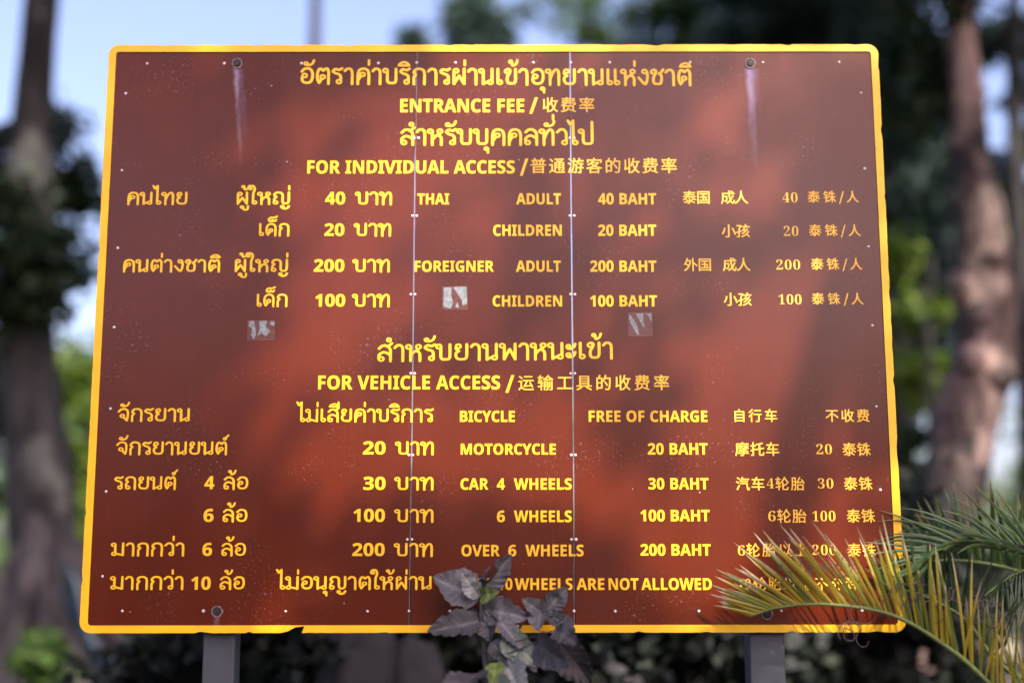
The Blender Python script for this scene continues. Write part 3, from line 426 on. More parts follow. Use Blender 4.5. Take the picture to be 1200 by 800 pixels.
    [3609, 800, 48, 183, -30, 212, -36, 236, -31, 259, -14, 276, 10, 404, 76, 412, 74, 445, 26, 492, -7, 532, -20, 588, -20, 652, 7, 682, 34, 708, 74, 722, 138, 706, 210, 706, 930, 698, 962, 668, 990, 636, 996, 605, 986, 582, 962, 574, 938, 574, 306, 492, 287, 428, 237, 284, 163, 276, 162, 276, 842, 271, 866, 242, 914, 204, 952, 171, 970, 116, 982, 76, 978, 20, 955, -20, 916, -40, 882, -49, 850, -50, 794, -38, 754, -18, 722, 20, 685, 52, 669, 84, 660, 143, 658, 144, 26, 155, -6, 14, 540, 81, 516, 96, 504, 114, 498, 138, 502, 162, 532, 195, 556, 202, 580, 199, 614, 170, 622, 146, 619, 122, 606, 98, 588, 85, 564, 78, 13, 92, 761, 58, 786, 49, 810, 50, 834, 76, 872, 100, 881, 124, 880, 148, 869, 164, 850, 172, 826, 169, 802, 140, 766, 116, 758],
    [3610, 780, 46, 280, 8, 332, 0, 508, 0, 556, 6, 594, 24, 625, 48, 652, 80, 673, 120, 691, 184, 700, 280, 696, 928, 684, 968, 652, 992, 620, 995, 596, 986, 576, 968, 565, 944, 567, 256, 550, 168, 534, 144, 516, 133, 324, 133, 302, 152, 287, 184, 271, 288, 276, 848, 244, 912, 204, 952, 172, 970, 140, 979, 84, 980, 16, 952, -20, 916, -41, 880, -50, 848, -49, 792, -36, 752, -10, 712, 20, 685, 52, 669, 144, 656, 139, 288, 150, 184, 170, 120, 197, 72, 236, 31, 14, 100, 759, 76, 768, 60, 784, 49, 808, 49, 832, 59, 856, 76, 872, 116, 882, 156, 862, 169, 840, 172, 816, 165, 792, 148, 771, 124, 760],
    [3611, 780, 48, 280, 8, 332, 0, 508, 0, 572, 12, 620, 42, 650, 72, 669, 104, 686, 152, 696, 216, 701, 328, 696, 1384, 680, 1424, 644, 1444, 612, 1444, 589, 1432, 570, 1408, 564, 1384, 568, 296, 560, 200, 553, 168, 540, 147, 508, 132, 324, 133, 308, 144, 290, 176, 275, 232, 271, 288, 276, 848, 268, 872, 230, 928, 204, 952, 164, 972, 116, 982, 76, 978, 28, 959, -4, 935, -28, 904, -48, 856, -48, 784, -28, 736, -4, 705, 52, 669, 144, 656, 139, 288, 150, 184, 170, 120, 197, 72, 236, 31, 14, 100, 759, 76, 768, 60, 784, 49, 808, 49, 832, 59, 856, 76, 872, 116, 882, 156, 862, 169, 840, 172, 816, 165, 792, 148, 771, 124, 760],
    [3612, 800, 47, 109, -28, 134, -36, 158, -34, 182, -21, 196, -4, 207, 36, 390, 380, 573, 36, 589, -12, 614, -31, 646, -36, 678, -24, 696, -4, 706, 28, 706, 932, 696, 964, 670, 989, 638, 996, 609, 988, 584, 964, 575, 940, 574, 332, 566, 330, 445, 556, 422, 578, 390, 586, 358, 578, 335, 556, 206, 316, 206, 660, 246, 658, 294, 668, 357, 708, 376, 732, 397, 780, 399, 852, 376, 908, 350, 939, 302, 970, 246, 982, 206, 978, 150, 955, 110, 916, 80, 868, 74, 836, 74, 28, 84, -4, 14, 214, 764, 183, 796, 178, 820, 183, 844, 214, 876, 238, 882, 262, 878, 286, 862, 297, 844, 302, 820, 297, 796, 286, 778, 262, 762, 238, 758],
    [3614, 860, 50, 179, -28, 204, -36, 228, -34, 252, -21, 266, -4, 276, 36, 460, 456, 644, 36, 654, -4, 676, -26, 708, -36, 740, -29, 766, -4, 776, 28, 776, 932, 766, 964, 740, 989, 708, 996, 679, 988, 654, 964, 645, 940, 644, 388, 636, 383, 518, 652, 492, 678, 460, 686, 428, 678, 402, 652, 276, 372, 276, 844, 268, 871, 240, 916, 204, 952, 172, 970, 133, 980, 84, 980, 44, 968, -4, 935, -28, 904, -47, 860, -52, 820, -47, 780, -26, 732, 2, 700, 44, 672, 84, 660, 140, 661, 144, 652, 144, 28, 154, -4, 14, 84, 764, 53, 796, 48, 820, 53, 844, 84, 876, 108, 882, 132, 878, 156, 862, 167, 844, 172, 820, 167, 796, 156, 778, 132, 762, 108, 758],
    [3617, 800, 44, 623, -30, 652, -36, 684, -26, 705, -6, 716, 26, 716, 930, 708, 962, 676, 991, 636, 994, 604, 977, 584, 938, 580, 130, 292, 217, 276, 242, 276, 842, 271, 866, 228, 931, 172, 970, 140, 979, 84, 980, 20, 955, -20, 916, -40, 882, -52, 826, -48, 786, -25, 730, 20, 685, 76, 662, 143, 658, 144, 306, 60, 275, 31, 250, 4, 209, -12, 138, -1, 82, 15, 50, 44, 18, 84, -8, 156, -22, 204, -12, 236, 3, 268, 29, 300, 74, 596, -12, 13, 132, 81, 98, 106, 89, 130, 90, 154, 116, 192, 140, 201, 164, 200, 188, 189, 204, 170, 212, 146, 209, 122, 180, 86, 156, 78, 13, 92, 761, 58, 786, 49, 810, 50, 834, 76, 872, 100, 881, 124, 880, 148, 869, 164, 850, 172, 826, 169, 802, 140, 766, 116, 758],
    [3618, 780, 60, 273, 2, 439, -6, 543, 8, 583, 26, 615, 51, 647, 90, 671, 138, 692, 218, 700, 306, 696, 930, 682, 970, 655, 991, 623, 996, 599, 988, 578, 970, 566, 946, 567, 282, 557, 218, 541, 170, 519, 142, 487, 130, 343, 127, 263, 142, 239, 161, 217, 194, 190, 282, 188, 354, 199, 410, 223, 434, 313, 490, 335, 530, 332, 562, 319, 584, 230, 658, 303, 671, 346, 698, 375, 730, 391, 762, 402, 818, 386, 890, 359, 930, 327, 956, 279, 977, 239, 982, 199, 976, 151, 955, 119, 927, 90, 882, 74, 826, 65, 722, 68, 674, 93, 610, 153, 546, 95, 493, 66, 426, 55, 322, 66, 226, 97, 138, 147, 66, 207, 22, 14, 223, 760, 188, 786, 179, 810, 180, 834, 191, 858, 207, 872, 231, 881, 255, 880, 279, 868, 294, 850, 302, 826, 299, 802, 271, 766, 247, 758],
    [3619, 600, 54, 332, -14, 382, -22, 446, -8, 495, 26, 531, 82, 542, 138, 527, 210, 532, 378, 521, 482, 488, 562, 430, 625, 374, 658, 238, 704, 167, 754, 151, 770, 152, 778, 182, 813, 214, 835, 358, 784, 414, 790, 458, 810, 563, 890, 581, 914, 586, 946, 579, 970, 558, 994, 534, 1004, 510, 1005, 486, 996, 374, 916, 246, 964, 206, 967, 158, 955, 110, 925, 70, 887, 38, 845, 17, 794, 14, 762, 26, 722, 45, 690, 78, 656, 190, 581, 334, 531, 366, 505, 385, 474, 398, 418, 398, 304, 342, 297, 286, 272, 243, 226, 220, 162, 222, 106, 245, 50, 286, 8, 14, 366, 80, 328, 106, 319, 130, 320, 154, 342, 189, 366, 200, 390, 201, 414, 192, 430, 177, 440, 154, 441, 130, 432, 106, 414, 88, 390, 79],
    [3621, 780, 72, 640, -66, 664, -62, 688, -45, 706, -2, 708, 366, 702, 590, 694, 678, 671, 766, 643, 822, 595, 886, 536, 940, 488, 970, 424, 993, 360, 1002, 288, 997, 240, 983, 207, 966, 168, 934, 56, 798, 44, 758, 56, 722, 88, 698, 112, 694, 136, 699, 160, 717, 244, 822, 280, 856, 344, 870, 416, 857, 488, 807, 540, 734, 564, 654, 572, 534, 568, 525, 512, 567, 448, 598, 384, 618, 336, 624, 288, 620, 240, 605, 146, 542, 74, 454, 44, 374, 39, 310, 44, 158, 60, 78, 78, 46, 112, 12, 144, -8, 184, -20, 240, -19, 272, -10, 304, 8, 342, 46, 362, 86, 372, 142, 361, 198, 345, 230, 306, 270, 272, 290, 216, 302, 176, 298, 172, 326, 176, 359, 189, 390, 248, 455, 304, 488, 366, 486, 456, 445, 573, 342, 575, -10, 597, -50, 13, 184, 84, 152, 118, 148, 142, 154, 166, 184, 196, 208, 202, 232, 198, 266, 166, 272, 142, 268, 118, 256, 98, 232, 82, 208, 78],
    [3623, 640, 40, 362, -14, 434, -20, 498, 4, 545, 50, 568, 106, 560, 698, 548, 762, 524, 826, 491, 882, 450, 932, 410, 966, 370, 988, 314, 1004, 258, 1005, 186, 986, 125, 946, 4, 794, -6, 754, 6, 722, 26, 704, 50, 695, 83, 698, 107, 714, 216, 850, 242, 867, 274, 874, 314, 868, 345, 850, 378, 814, 405, 770, 422, 722, 430, 666, 435, 306, 354, 292, 299, 258, 260, 202, 248, 146, 252, 106, 275, 50, 314, 10, 14, 394, 80, 358, 106, 349, 130, 350, 154, 361, 178, 378, 193, 402, 202, 426, 200, 450, 187, 464, 170, 472, 146, 469, 122, 442, 87, 418, 78],
    [3626, 780, 77, 640, -66, 683, -50, 705, -10, 703, 550, 697, 638, 681, 718, 658, 774, 607, 854, 761, 1014, 766, 1046, 754, 1078, 736, 1095, 704, 1106, 680, 1103, 656, 1089, 504, 941, 440, 969, 360, 982, 280, 975, 214, 950, 181, 926, 135, 878, 56, 778, 44, 742, 51, 710, 72, 686, 104, 674, 136, 679, 160, 697, 272, 830, 296, 843, 336, 850, 384, 846, 432, 830, 456, 791, 496, 774, 512, 758, 542, 710, 561, 654, 570, 574, 568, 495, 472, 557, 360, 591, 312, 593, 264, 584, 216, 564, 168, 533, 88, 454, 50, 382, 39, 294, 51, 110, 64, 70, 96, 25, 128, 1, 175, -18, 216, -22, 264, -12, 301, 6, 328, 29, 360, 78, 370, 118, 368, 174, 349, 222, 325, 254, 294, 278, 240, 299, 176, 298, 172, 318, 179, 350, 193, 374, 262, 438, 312, 460, 376, 453, 456, 415, 575, 310, 575, -10, 597, -50, 13, 184, 84, 152, 118, 148, 142, 154, 166, 184, 196, 208, 202, 232, 198, 266, 166, 272, 142, 268, 118, 256, 98, 232, 82, 208, 78],
    [3627, 800, 66, 179, -58, 204, -66, 228, -64, 253, -50, 271, -26, 276, -2, 276, 278, 380, 445, 413, 478, 460, 508, 532, 474, 554, 438, 572, 382, 578, 326, 574, 6, 579, -26, 604, -55, 636, -66, 676, -55, 701, -26, 706, -2, 710, 310, 705, 390, 686, 462, 660, 521, 627, 566, 578, 606, 620, 663, 661, 686, 702, 726, 722, 766, 732, 822, 721, 878, 705, 910, 676, 942, 636, 968, 596, 980, 540, 979, 484, 957, 452, 931, 419, 878, 408, 814, 424, 750, 472, 686, 276, 534, 276, 846, 268, 871, 228, 931, 196, 957, 164, 972, 116, 982, 76, 978, 14, 950, -20, 916, -38, 886, -50, 846, -50, 798, -40, 758, -22, 726, 12, 692, 44, 672, 84, 660, 140, 660, 144, 654, 144, -2, 154, -34, 13, 84, 764, 52, 798, 48, 822, 54, 846, 84, 876, 108, 882, 132, 878, 166, 846, 172, 822, 168, 798, 152, 774, 132, 762, 108, 758, 13, 540, 766, 512, 798, 508, 822, 514, 846, 548, 878, 572, 882, 596, 876, 616, 862, 629, 838, 632, 814, 624, 790, 588, 761, 564, 758],
    [3629, 780, 72, 300, 2, 380, -6, 452, 2, 525, 26, 596, 73, 641, 130, 673, 202, 696, 290, 712, 402, 715, 538, 706, 658, 682, 762, 650, 842, 607, 906, 548, 953, 468, 984, 388, 998, 284, 990, 202, 954, 132, 884, 56, 778, 44, 746, 49, 714, 68, 689, 100, 675, 132, 678, 161, 698, 268, 838, 308, 859, 364, 866, 436, 856, 490, 834, 521, 802, 548, 746, 570, 666, 581, 586, 584, 474, 575, 362, 557, 274, 534, 210, 506, 170, 468, 145, 420, 131, 372, 126, 324, 132, 276, 148, 252, 162, 232, 186, 201, 274, 199, 346, 260, 338, 324, 351, 375, 386, 408, 434, 420, 474, 419, 530, 406, 570, 379, 610, 348, 636, 316, 652, 268, 662, 228, 659, 196, 649, 149, 618, 124, 588, 108, 555, 64, 338, 68, 266, 91, 178, 124, 110, 171, 58, 236, 21, 14, 244, 440, 208, 466, 199, 490, 200, 514, 211, 538, 228, 553, 252, 562, 276, 560, 300, 547, 314, 530, 322, 506, 319, 482, 292, 447, 268, 438],
    [3632, 560, 32, 125, 56, 197, 48, 285, 62, 365, 98, 429, 150, 468, 208, 493, 288, 516, 400, 512, 424, 496, 448, 453, 466, 429, 463, 404, 448, 386, 416, 359, 296, 344, 256, 315, 224, 269, 197, 260, 200, 275, 256, 267, 304, 252, 336, 213, 374, 165, 393, 117, 393, 85, 383, 45, 356, 24, 328, 8, 288, 6, 184, 63, 96, 93, 70, 8, 125, 228, 107, 248, 109, 276, 133, 294, 157, 290, 173, 272, 173, 248, 149, 226, 32, 125, 536, 197, 528, 285, 542, 365, 578, 429, 630, 468, 688, 493, 768, 516, 880, 512, 904, 496, 928, 453, 946, 429, 943, 404, 928, 386, 896, 359, 776, 344, 736, 315, 704, 269, 677, 260, 680, 275, 736, 267, 784, 252, 816, 213, 854, 165, 873, 117, 873, 85, 863, 45, 836, 24, 808, 8, 768, 6, 664, 63, 576, 93, 550, 8, 125, 708, 107, 728, 109, 756, 133, 774, 157, 770, 173, 752, 173, 728, 149, 706],
    [3633, 0, 34, -428, 1083, -323, 1075, -275, 1081, -195, 1116, -124, 1171, -80, 1227, -54, 1291, -23, 1411, -24, 1435, -37, 1459, -59, 1474, -83, 1478, -123, 1459, -136, 1435, -166, 1323, -187, 1275, -238, 1227, -307, 1193, -331, 1194, -331, 1243, -341, 1275, -370, 1315, -405, 1339, -435, 1349, -483, 1349, -515, 1339, -550, 1315, -575, 1283, -589, 1243, -588, 1195, -577, 1163, -555, 1130, -525, 1107, -491, 1093, 8, -475, 1184, -495, 1203, -496, 1235, -475, 1256, -443, 1255, -424, 1235, -425, 1203, -443, 1185],
    [3634, 580, 32, 399, -58, 426, -66, 458, -60, 482, -41, 495, -10, 498, 566, 480, 782, 464, 838, 439, 886, 407, 926, 370, 957, 323, 982, 282, 992, 186, 990, 125, 966, 80, 926, 2, 811, -4, 766, 6, 742, 26, 724, 50, 715, 83, 718, 114, 742, 186, 847, 234, 863, 290, 852, 316, 830, 337, 798, 356, 726, 365, 590, 364, -2, 374, -34],
    [3636, 0, 18, -649, 1080, -622, 1072, -94, 1072, -70, 1080, -54, 1095, -42, 1136, -101, 1256, -158, 1316, -214, 1352, -270, 1376, -318, 1386, -366, 1387, -430, 1375, -494, 1351, -550, 1320, -586, 1288, -676, 1144, -672, 1104, 10, -510, 1188, -514, 1192, -494, 1216, -454, 1242, -398, 1264, -342, 1272, -302, 1264, -262, 1246, -218, 1216, -198, 1192],
    [3637, 0, 23, -649, 1080, -622, 1072, -102, 1072, -70, 1080, -48, 1104, -42, 1128, -42, 1464, -54, 1495, -78, 1514, -102, 1518, -126, 1512, -150, 1489, -158, 1464, -158, 1328, -166, 1322, -254, 1370, -342, 1388, -390, 1384, -452, 1368, -550, 1320, -606, 1264, -674, 1152, -675, 1112, 10, -510, 1188, -514, 1192, -494, 1216, -454, 1242, -398, 1264, -342, 1272, -302, 1264, -262, 1246, -218, 1216, -198, 1192],
    [3640, 0, 20, -119, -520, -92, -528, -68, -524, -50, -512, -35, -488, -33, -208, -44, -184, -100, -125, -148, -106, -196, -107, -244, -128, -275, -160, -294, -208, -293, -256, -276, -298, -244, -332, -204, -351, -148, -360, -147, -480, -137, -504, 8, -188, -259, -202, -240, -201, -216, -180, -198, -154, -200, -136, -224, -141, -248, -164, -264],
    [3641, 0, 34, -274, -490, -206, -498, -134, -483, -81, -450, -50, -410, -29, -330, -22, -146, -30, -121, -54, -98, -94, -94, -118, -106, -131, -122, -138, -146, -149, -346, -166, -369, -206, -381, -254, -375, -287, -354, -285, -202, -318, -146, -350, -115, -398, -96, -446, -97, -494, -118, -527, -154, -546, -218, -542, -250, -525, -290, -503, -314, -470, -336, -410, -346, -394, -402, -372, -434, -332, -466, 8, -430, -252, -451, -234, -452, -210, -438, -191, -414, -186, -391, -202, -386, -226, -404, -250],
    [3648, 420, 23, 172, -14, 218, -22, 250, -19, 314, 8, 348, 42, 368, 74, 382, 146, 370, 202, 330, 259, 282, 290, 196, 306, 196, 938, 175, 978, 154, 992, 130, 996, 106, 992, 85, 978, 64, 938, 64, 186, 58, 138, 69, 82, 85, 50, 130, 5, 13, 202, 81, 168, 106, 159, 130, 160, 154, 186, 192, 210, 201, 234, 200, 258, 189, 274, 170, 282, 146, 279, 122, 250, 86, 226, 78],
    [3649, 780, 23, 172, -14, 218, -22, 250, -19, 314, 8, 348, 42, 368, 74, 382, 146, 370, 202, 330, 259, 282, 290, 196, 306, 196, 938, 175, 978, 154, 992, 130, 996, 106, 992, 85, 978, 64, 938, 64, 186, 58, 138, 69, 82, 85, 50, 130, 5, 23, 532, -14, 578, -22, 610, -19, 674, 8, 708, 42, 728, 74, 742, 146, 730, 202, 690, 259, 642, 290, 556, 306, 556, 938, 535, 978, 514, 992, 490, 996, 466, 992, 445, 978, 424, 938, 424, 186, 418, 138, 429, 82, 445, 50, 490, 5, 13, 202, 81, 168, 106, 159, 130, 160, 154, 186, 192, 210, 201, 234, 200, 258, 189, 274, 170, 282, 146, 279, 122, 250, 86, 226, 78, 13, 562, 81, 528, 106, 519, 130, 520, 154, 546, 192, 570, 201, 594, 200, 618, 189, 634, 170, 642, 146, 639, 122, 610, 86, 586, 78],
    [3651, 460, 54, 232, -14, 304, -20, 368, 4, 419, 58, 438, 106, 442, 138, 430, 202, 392, 257, 336, 292, 255, 306, 256, 802, 269, 890, 309, 1010, 327, 1106, 340, 1194, 339, 1266, 308, 1370, 280, 1420, 236, 1474, 208, 1498, 168, 1518, 88, 1523, 4, 1498, -56, 1458, -96, 1396, -134, 1298, -136, 1274, -104, 1186, -77, 1146, -32, 1115, 16, 1105, 72, 1115, 108, 1138, 135, 1170, 153, 1218, 152, 1266, 133, 1314, 96, 1352, 55, 1370, 58, 1378, 104, 1392, 136, 1387, 175, 1338, 203, 1274, 209, 1218, 202, 1154, 181, 1042, 140, 914, 124, 802, 124, 186, 118, 138, 129, 82, 145, 50, 184, 10, 14, 264, 80, 228, 106, 219, 130, 220, 154, 231, 178, 248, 193, 272, 202, 296, 200, 320, 187, 334, 170, 342, 146, 339, 122, 312, 87, 288, 78, 8, 8, 1207, -12, 1226, -14, 1250, 8, 1273, 32, 1273, 54, 1250, 52, 1226, 32, 1207],
    [3652, 460, 34, 232, -14, 306, -20, 370, 5, 419, 58, 438, 106, 442, 138, 430, 202, 391, 258, 338, 291, 256, 306, 254, 1474, 242, 1500, 218, 1520, 194, 1526, 162, 1520, 138, 1500, 50, 1378, -6, 1498, -37, 1522, -70, 1525, -94, 1516, -114, 1498, -124, 1474, -125, 1450, -14, 1202, 18, 1178, 58, 1176, 87, 1194, 123, 1242, 124, 186, 118, 138, 129, 82, 146, 49, 186, 8, 14, 266, 80, 228, 106, 219, 130, 220, 154, 242, 189, 266, 200, 290, 201, 314, 192, 330, 177, 340, 154, 341, 130, 332, 106, 314, 88, 290, 79],
    [3655, 0, 48, -519, 1075, -463, 1067, -351, 1073, -263, 1120, -223, 1093, -183, 1082, -151, 1088, -123, 1107, -93, 1147, -43, 1251, -51, 1291, -79, 1314, -111, 1317, -135, 1306, -191, 1217, -263, 1292, -319, 1309, -375, 1305, -407, 1288, -434, 1259, -455, 1183, -479, 1185, -495, 1201, -511, 1243, -514, 1283, -479, 1335, -423, 1374, -391, 1376, -255, 1359, -199, 1372, -143, 1399, -15, 1483, -2, 1523, -21, 1563, -47, 1577, -79, 1575, -207, 1496, -255, 1476, -399, 1493, -455, 1486, -503, 1463, -559, 1419, -617, 1339, -630, 1291, -629, 1243, -616, 1187, -588, 1131, -559, 1097, 8, -351, 1185, -358, 1195, -355, 1211, -343, 1219, -327, 1214, -321, 1203, -326, 1187, -335, 1182],
    [3656, 0, 13, -159, 1110, -132, 1102, -100, 1110, -78, 1134, -72, 1158, -72, 1446, -92, 1484, -124, 1498, -165, 1486, -180, 1470, -188, 1446, -188, 1158, -180, 1131],
    [3657, 0, 30, -305, 1102, -249, 1095, -185, 1113, -129, 1150, -72, 1214, -31, 1294, 6, 1446, 5, 1478, -17, 1508, -57, 1518, -81, 1509, -97, 1494, -154, 1302, -201, 1242, -249, 1212, -252, 1342, -262, 1406, -279, 1446, -297, 1468, -345, 1496, -401, 1499, -449, 1479, -481, 1447, -501, 1382, -488, 1326, -446, 1278, -409, 1263, -369, 1256, -358, 1158, -337, 1124, 8, -393, 1354, -406, 1366, -407, 1390, -393, 1406, -369, 1407, -353, 1390, -354, 1366, -369, 1353],
    [3660, 0, 19, -250, 1078, -214, 1074, -174, 1083, -134, 1108, -113, 1134, -94, 1198, -104, 1254, 34, 1439, 35, 1478, 10, 1510, -22, 1518, -54, 1507, -195, 1326, -270, 1316, -304, 1294, -326, 1268, -346, 1206, -336, 1150, -302, 1105, 8, -238, 1171, -252, 1190, -251, 1214, -230, 1232, -204, 1230, -186, 1206, -191, 1182, -214, 1166],
    [3661, 0, 16, -252, 1108, -192, 1107, -144, 1127, -107, 1164, -87, 1212, -87, 1268, -107, 1316, -144, 1353, -192, 1373, -248, 1373, -296, 1353, -333, 1316, -353, 1268, -353, 1212, -333, 1164, -296, 1127, 8, -240, 1201, -262, 1228, -259, 1260, -232, 1282, -200, 1279, -178, 1252, -181, 1220, -208, 1198],
    [19978, 350, 22, 16, -12, 335, -12, 336, 14, 334, 17, 184, 17, 180, 19, 180, 151, 182, 153, 310, 153, 312, 155, 311, 181, 307, 182, 182, 183, 180, 184, 180, 289, 175, 290, 149, 290, 147, 289, 146, 19, 142, 17, 17, 17, 15, 14],
    [19981, 350, 53, 158, -28, 188, -29, 192, -28, 192, -26, 193, 167, 260, 117, 289, 93, 312, 71, 316, 70, 318, 71, 339, 90, 338, 93, 327, 104, 298, 128, 266, 152, 218, 185, 213, 185, 193, 168, 192, 170, 193, 205, 215, 240, 219, 241, 327, 241, 329, 242, 329, 244, 329, 269, 328, 271, 25, 271, 22, 271, 21, 269, 21, 242, 23, 241, 173, 241, 175, 240, 162, 220, 146, 198, 129, 178, 107, 156, 87, 139, 64, 121, 39, 104, 13, 90, 13, 88, 30, 66, 32, 65, 36, 66, 71, 86, 104, 110, 135, 138, 155, 158, 157, 159, 157, 161, 158, -26],
    [20154, 350, 39, 34, -28, 39, -28, 70, -8, 94, 12, 117, 36, 135, 60, 150, 87, 163, 115, 175, 152, 177, 153, 190, 115, 202, 89, 217, 63, 236, 36, 259, 12, 285, -8, 318, -27, 322, -25, 330, -14, 341, -3, 298, 23, 265, 54, 240, 89, 221, 124, 207, 162, 199, 192, 193, 221, 190, 241, 192, 294, 190, 295, 162, 295, 157, 294, 154, 232, 149, 195, 138, 151, 121, 107, 96, 65, 61, 27, 12, -6],
    [20197, 350, 30, 139, -31, 144, -31, 161, -22, 193, -2, 218, 20, 228, 30, 245, 52, 281, 13, 313, -28, 318, -28, 340, -11, 341, -9, 317, 22, 260, 81, 275, 121, 286, 167, 290, 193, 296, 248, 298, 279, 296, 281, 267, 282, 264, 281, 260, 226, 253, 178, 244, 134, 230, 95, 212, 64, 187, 35, 157, 13, 118, -7, 22, 46, 6, 52, 6, 61, 13, 78, 23, 174, 70, 176, 72, 169, 96, 166, 98, 89, 62, 87, 64, 87, 266, 87, 268, 85, 269, 56, 269, 53, 268, 53, 266, 53, 59, 51, 50, 47, 44, 42, 37, 32, 28, 40, 17, 11, 181, 165, 186, 165, 209, 178, 210, 180, 200, 200, 180, 231, 157, 262, 153, 263, 129, 250, 128, 248, 158, 206],
    [20801, 350, 76, 25, -30, 30, -30, 61, -19, 88, -4, 109, 14, 124, 33, 135, 58, 142, 82, 147, 113, 149, 143, 154, 145, 196, 148, 197, 9, 200, -6, 206, -14, 217, -20, 231, -22, 297, -23, 308, -22, 316, -19, 325, -13, 330, -6, 335, 5, 338, 18, 341, 58, 314, 71, 312, 71, 310, 69, 307, 25, 303, 11, 300, 7, 292, 6, 239, 6, 233, 7, 231, 9, 230, 20, 230, 150, 233, 151, 268, 154, 288, 126, 290, 124, 294, 125, 318, 141, 289, 181, 233, 251, 231, 252, 226, 252, 205, 238, 248, 180, 94, 170, 125, 207, 148, 238, 180, 286, 177, 289, 151, 298, 146, 297, 113, 245, 83, 203, 56, 172, 48, 165, 40, 161, 48, 135, 50, 133, 52, 133, 72, 137, 114, 142, 116, 141, 116, 139, 114, 115, 110, 89, 103, 66, 93, 47, 81, 31, 61, 16, 39, 4, 9, -6],
    [20855, 350, 40, 31, -29, 35, -30, 48, -24, 91, -3, 119, 13, 142, 30, 142, 32, 119, 48, 224, 48, 209, 30, 210, 28, 266, -1, 313, -29, 319, -29, 340, -10, 339, -7, 303, 13, 239, 45, 237, 47, 235, 48, 332, 48, 336, 50, 336, 74, 288, 75, 284, 76, 284, 276, 282, 279, 72, 279, 71, 276, 71, 76, 68, 75, 16, 74, 15, 50, 20, 48, 112, 48, 92, 33, 68, 18, 39, 4, 13, -8, 11, -10, 7, 103, 76, 103, 103, 105, 103, 251, 103, 251, 76, 248, 75, 108, 75, 4, 103, 127, 103, 154, 251, 153, 251, 127, 7, 103, 177, 103, 202, 105, 204, 246, 204, 251, 203, 251, 202, 251, 177, 7, 103, 228, 103, 252, 105, 254, 246, 254, 251, 252, 251, 228, 248, 227],
    [22269, 350, 13, 28, -29, 59, -29, 60, -14, 64, -12, 286, -12, 289, -14, 290, -29, 322, -29, 323, 279, 320, 280, 31, 280, 27, 279, 27, -27, 8, 62, 16, 60, 17, 60, 250, 64, 252, 284, 252, 289, 251, 289, 17, 284, 16, 55, 77, 46, 82, 45, 271, 45, 275, 46, 275, 68, 273, 70, 247, 71, 246, 72, 263, 83, 243, 107, 229, 121, 225, 123, 220, 122, 204, 112, 227, 87, 237, 74, 238, 71, 234, 70, 194, 70, 190, 71, 189, 72, 189, 125, 192, 126, 256, 126, 259, 127, 260, 129, 260, 149, 258, 152, 192, 152, 189, 154, 189, 198, 192, 199, 267, 199, 268, 202, 268, 224, 264, 226, 86, 226, 82, 224, 82, 200, 154, 199, 158, 198, 157, 153, 95, 152, 92, 151, 91, 149, 91, 129, 92, 127, 93, 126, 154, 126, 158, 125, 158, 72, 157, 71, 152, 70, 78, 70, 77, 68],
    [22806, 350, 25, 212, -29, 241, -29, 244, -29, 244, -26, 245, 156, 246, 157, 249, 154, 280, 125, 314, 90, 316, 89, 320, 90, 341, 108, 341, 110, 324, 128, 278, 169, 253, 189, 250, 190, 246, 187, 244, 189, 244, 292, 244, 295, 241, 296, 215, 296, 211, 295, 211, 292, 37, 34, -26, 39, -26, 65, -9, 91, 13, 114, 39, 134, 68, 152, 103, 166, 141, 178, 187, 187, 235, 186, 237, 166, 243, 160, 242, 100, 242, 98, 244, 110, 288, 110, 290, 107, 291, 83, 296, 78, 295, 66, 248, 51, 207, 32, 169, 10, 138, 34, 121, 36, 120, 40, 123, 54, 142, 54, 138, 90, 112, 110, 94, 90, 64, 67, 37, 40, 15, 11, -2, 11, -4, 21, -13, 13, 122, 124, 96, 144, 74, 158, 70, 157, 56, 142, 55, 143, 72, 176, 88, 213, 89, 214, 149, 213, 142, 178, 135, 154, 124, 124],
    [23401, 350, 30, 136, -30, 140, -30, 154, -25, 187, -10, 215, 6, 250, 30, 252, 31, 285, 1, 312, -27, 314, -28, 318, -26, 337, -10, 337, -8, 310, 20, 274, 50, 275, 52, 304, 85, 328, 120, 325, 122, 301, 131, 296, 131, 283, 109, 266, 87, 248, 68, 226, 50, 204, 34, 178, 18, 150, 6, 122, -6, 120, -8, 46, 26, -28, 30, -29, 46, -28, 72, -27, 84, -23, 92, -16, 95, -10, 96, -1, 96, 100, 140, 115, 142, 117, 140, 140, 138, 142, 134, 142, 98, 131, 97, 131, 96, 133, 97, 182, 122, 219, 137, 245, 144, 261, 125, 274, 116, 272, 22, 272, 19, 272, 18, 270, 18, 248, 19, 245, 96, 245, 100, 243, 83, 212, 64, 184, 64, 122, 63, 120, 11, 104, 15, 78, 17, 75, 22, 76, 63, 89, 64, 87, 64, 1, 63, -1, 61, -2, 19, -2, 17, -3, 16, -3, 52, 151, 47, 156, 48, 176, 59, 200, 74, 220, 89, 241, 107, 258, 124, 275, 144, 290, 164, 302, 184, 301, 186, 273, 195, 270, 192, 260, 175, 250, 161, 204, 158, 202, 160, 237, 219, 242, 220, 338, 221, 339, 223, 339, 245, 338, 247, 266, 248, 264, 249, 258, 265, 247, 289, 244, 296, 239, 297, 214, 289, 212, 287, 228, 252, 228, 249, 226, 248, 140, 247, 139, 245, 139, 223, 140, 221, 200, 220, 203, 219, 185, 188, 169, 164, 162, 158, 146, 153, 154, 126, 158, 126, 184, 130, 226, 133, 209, 118, 186, 100, 162, 84, 134, 69],
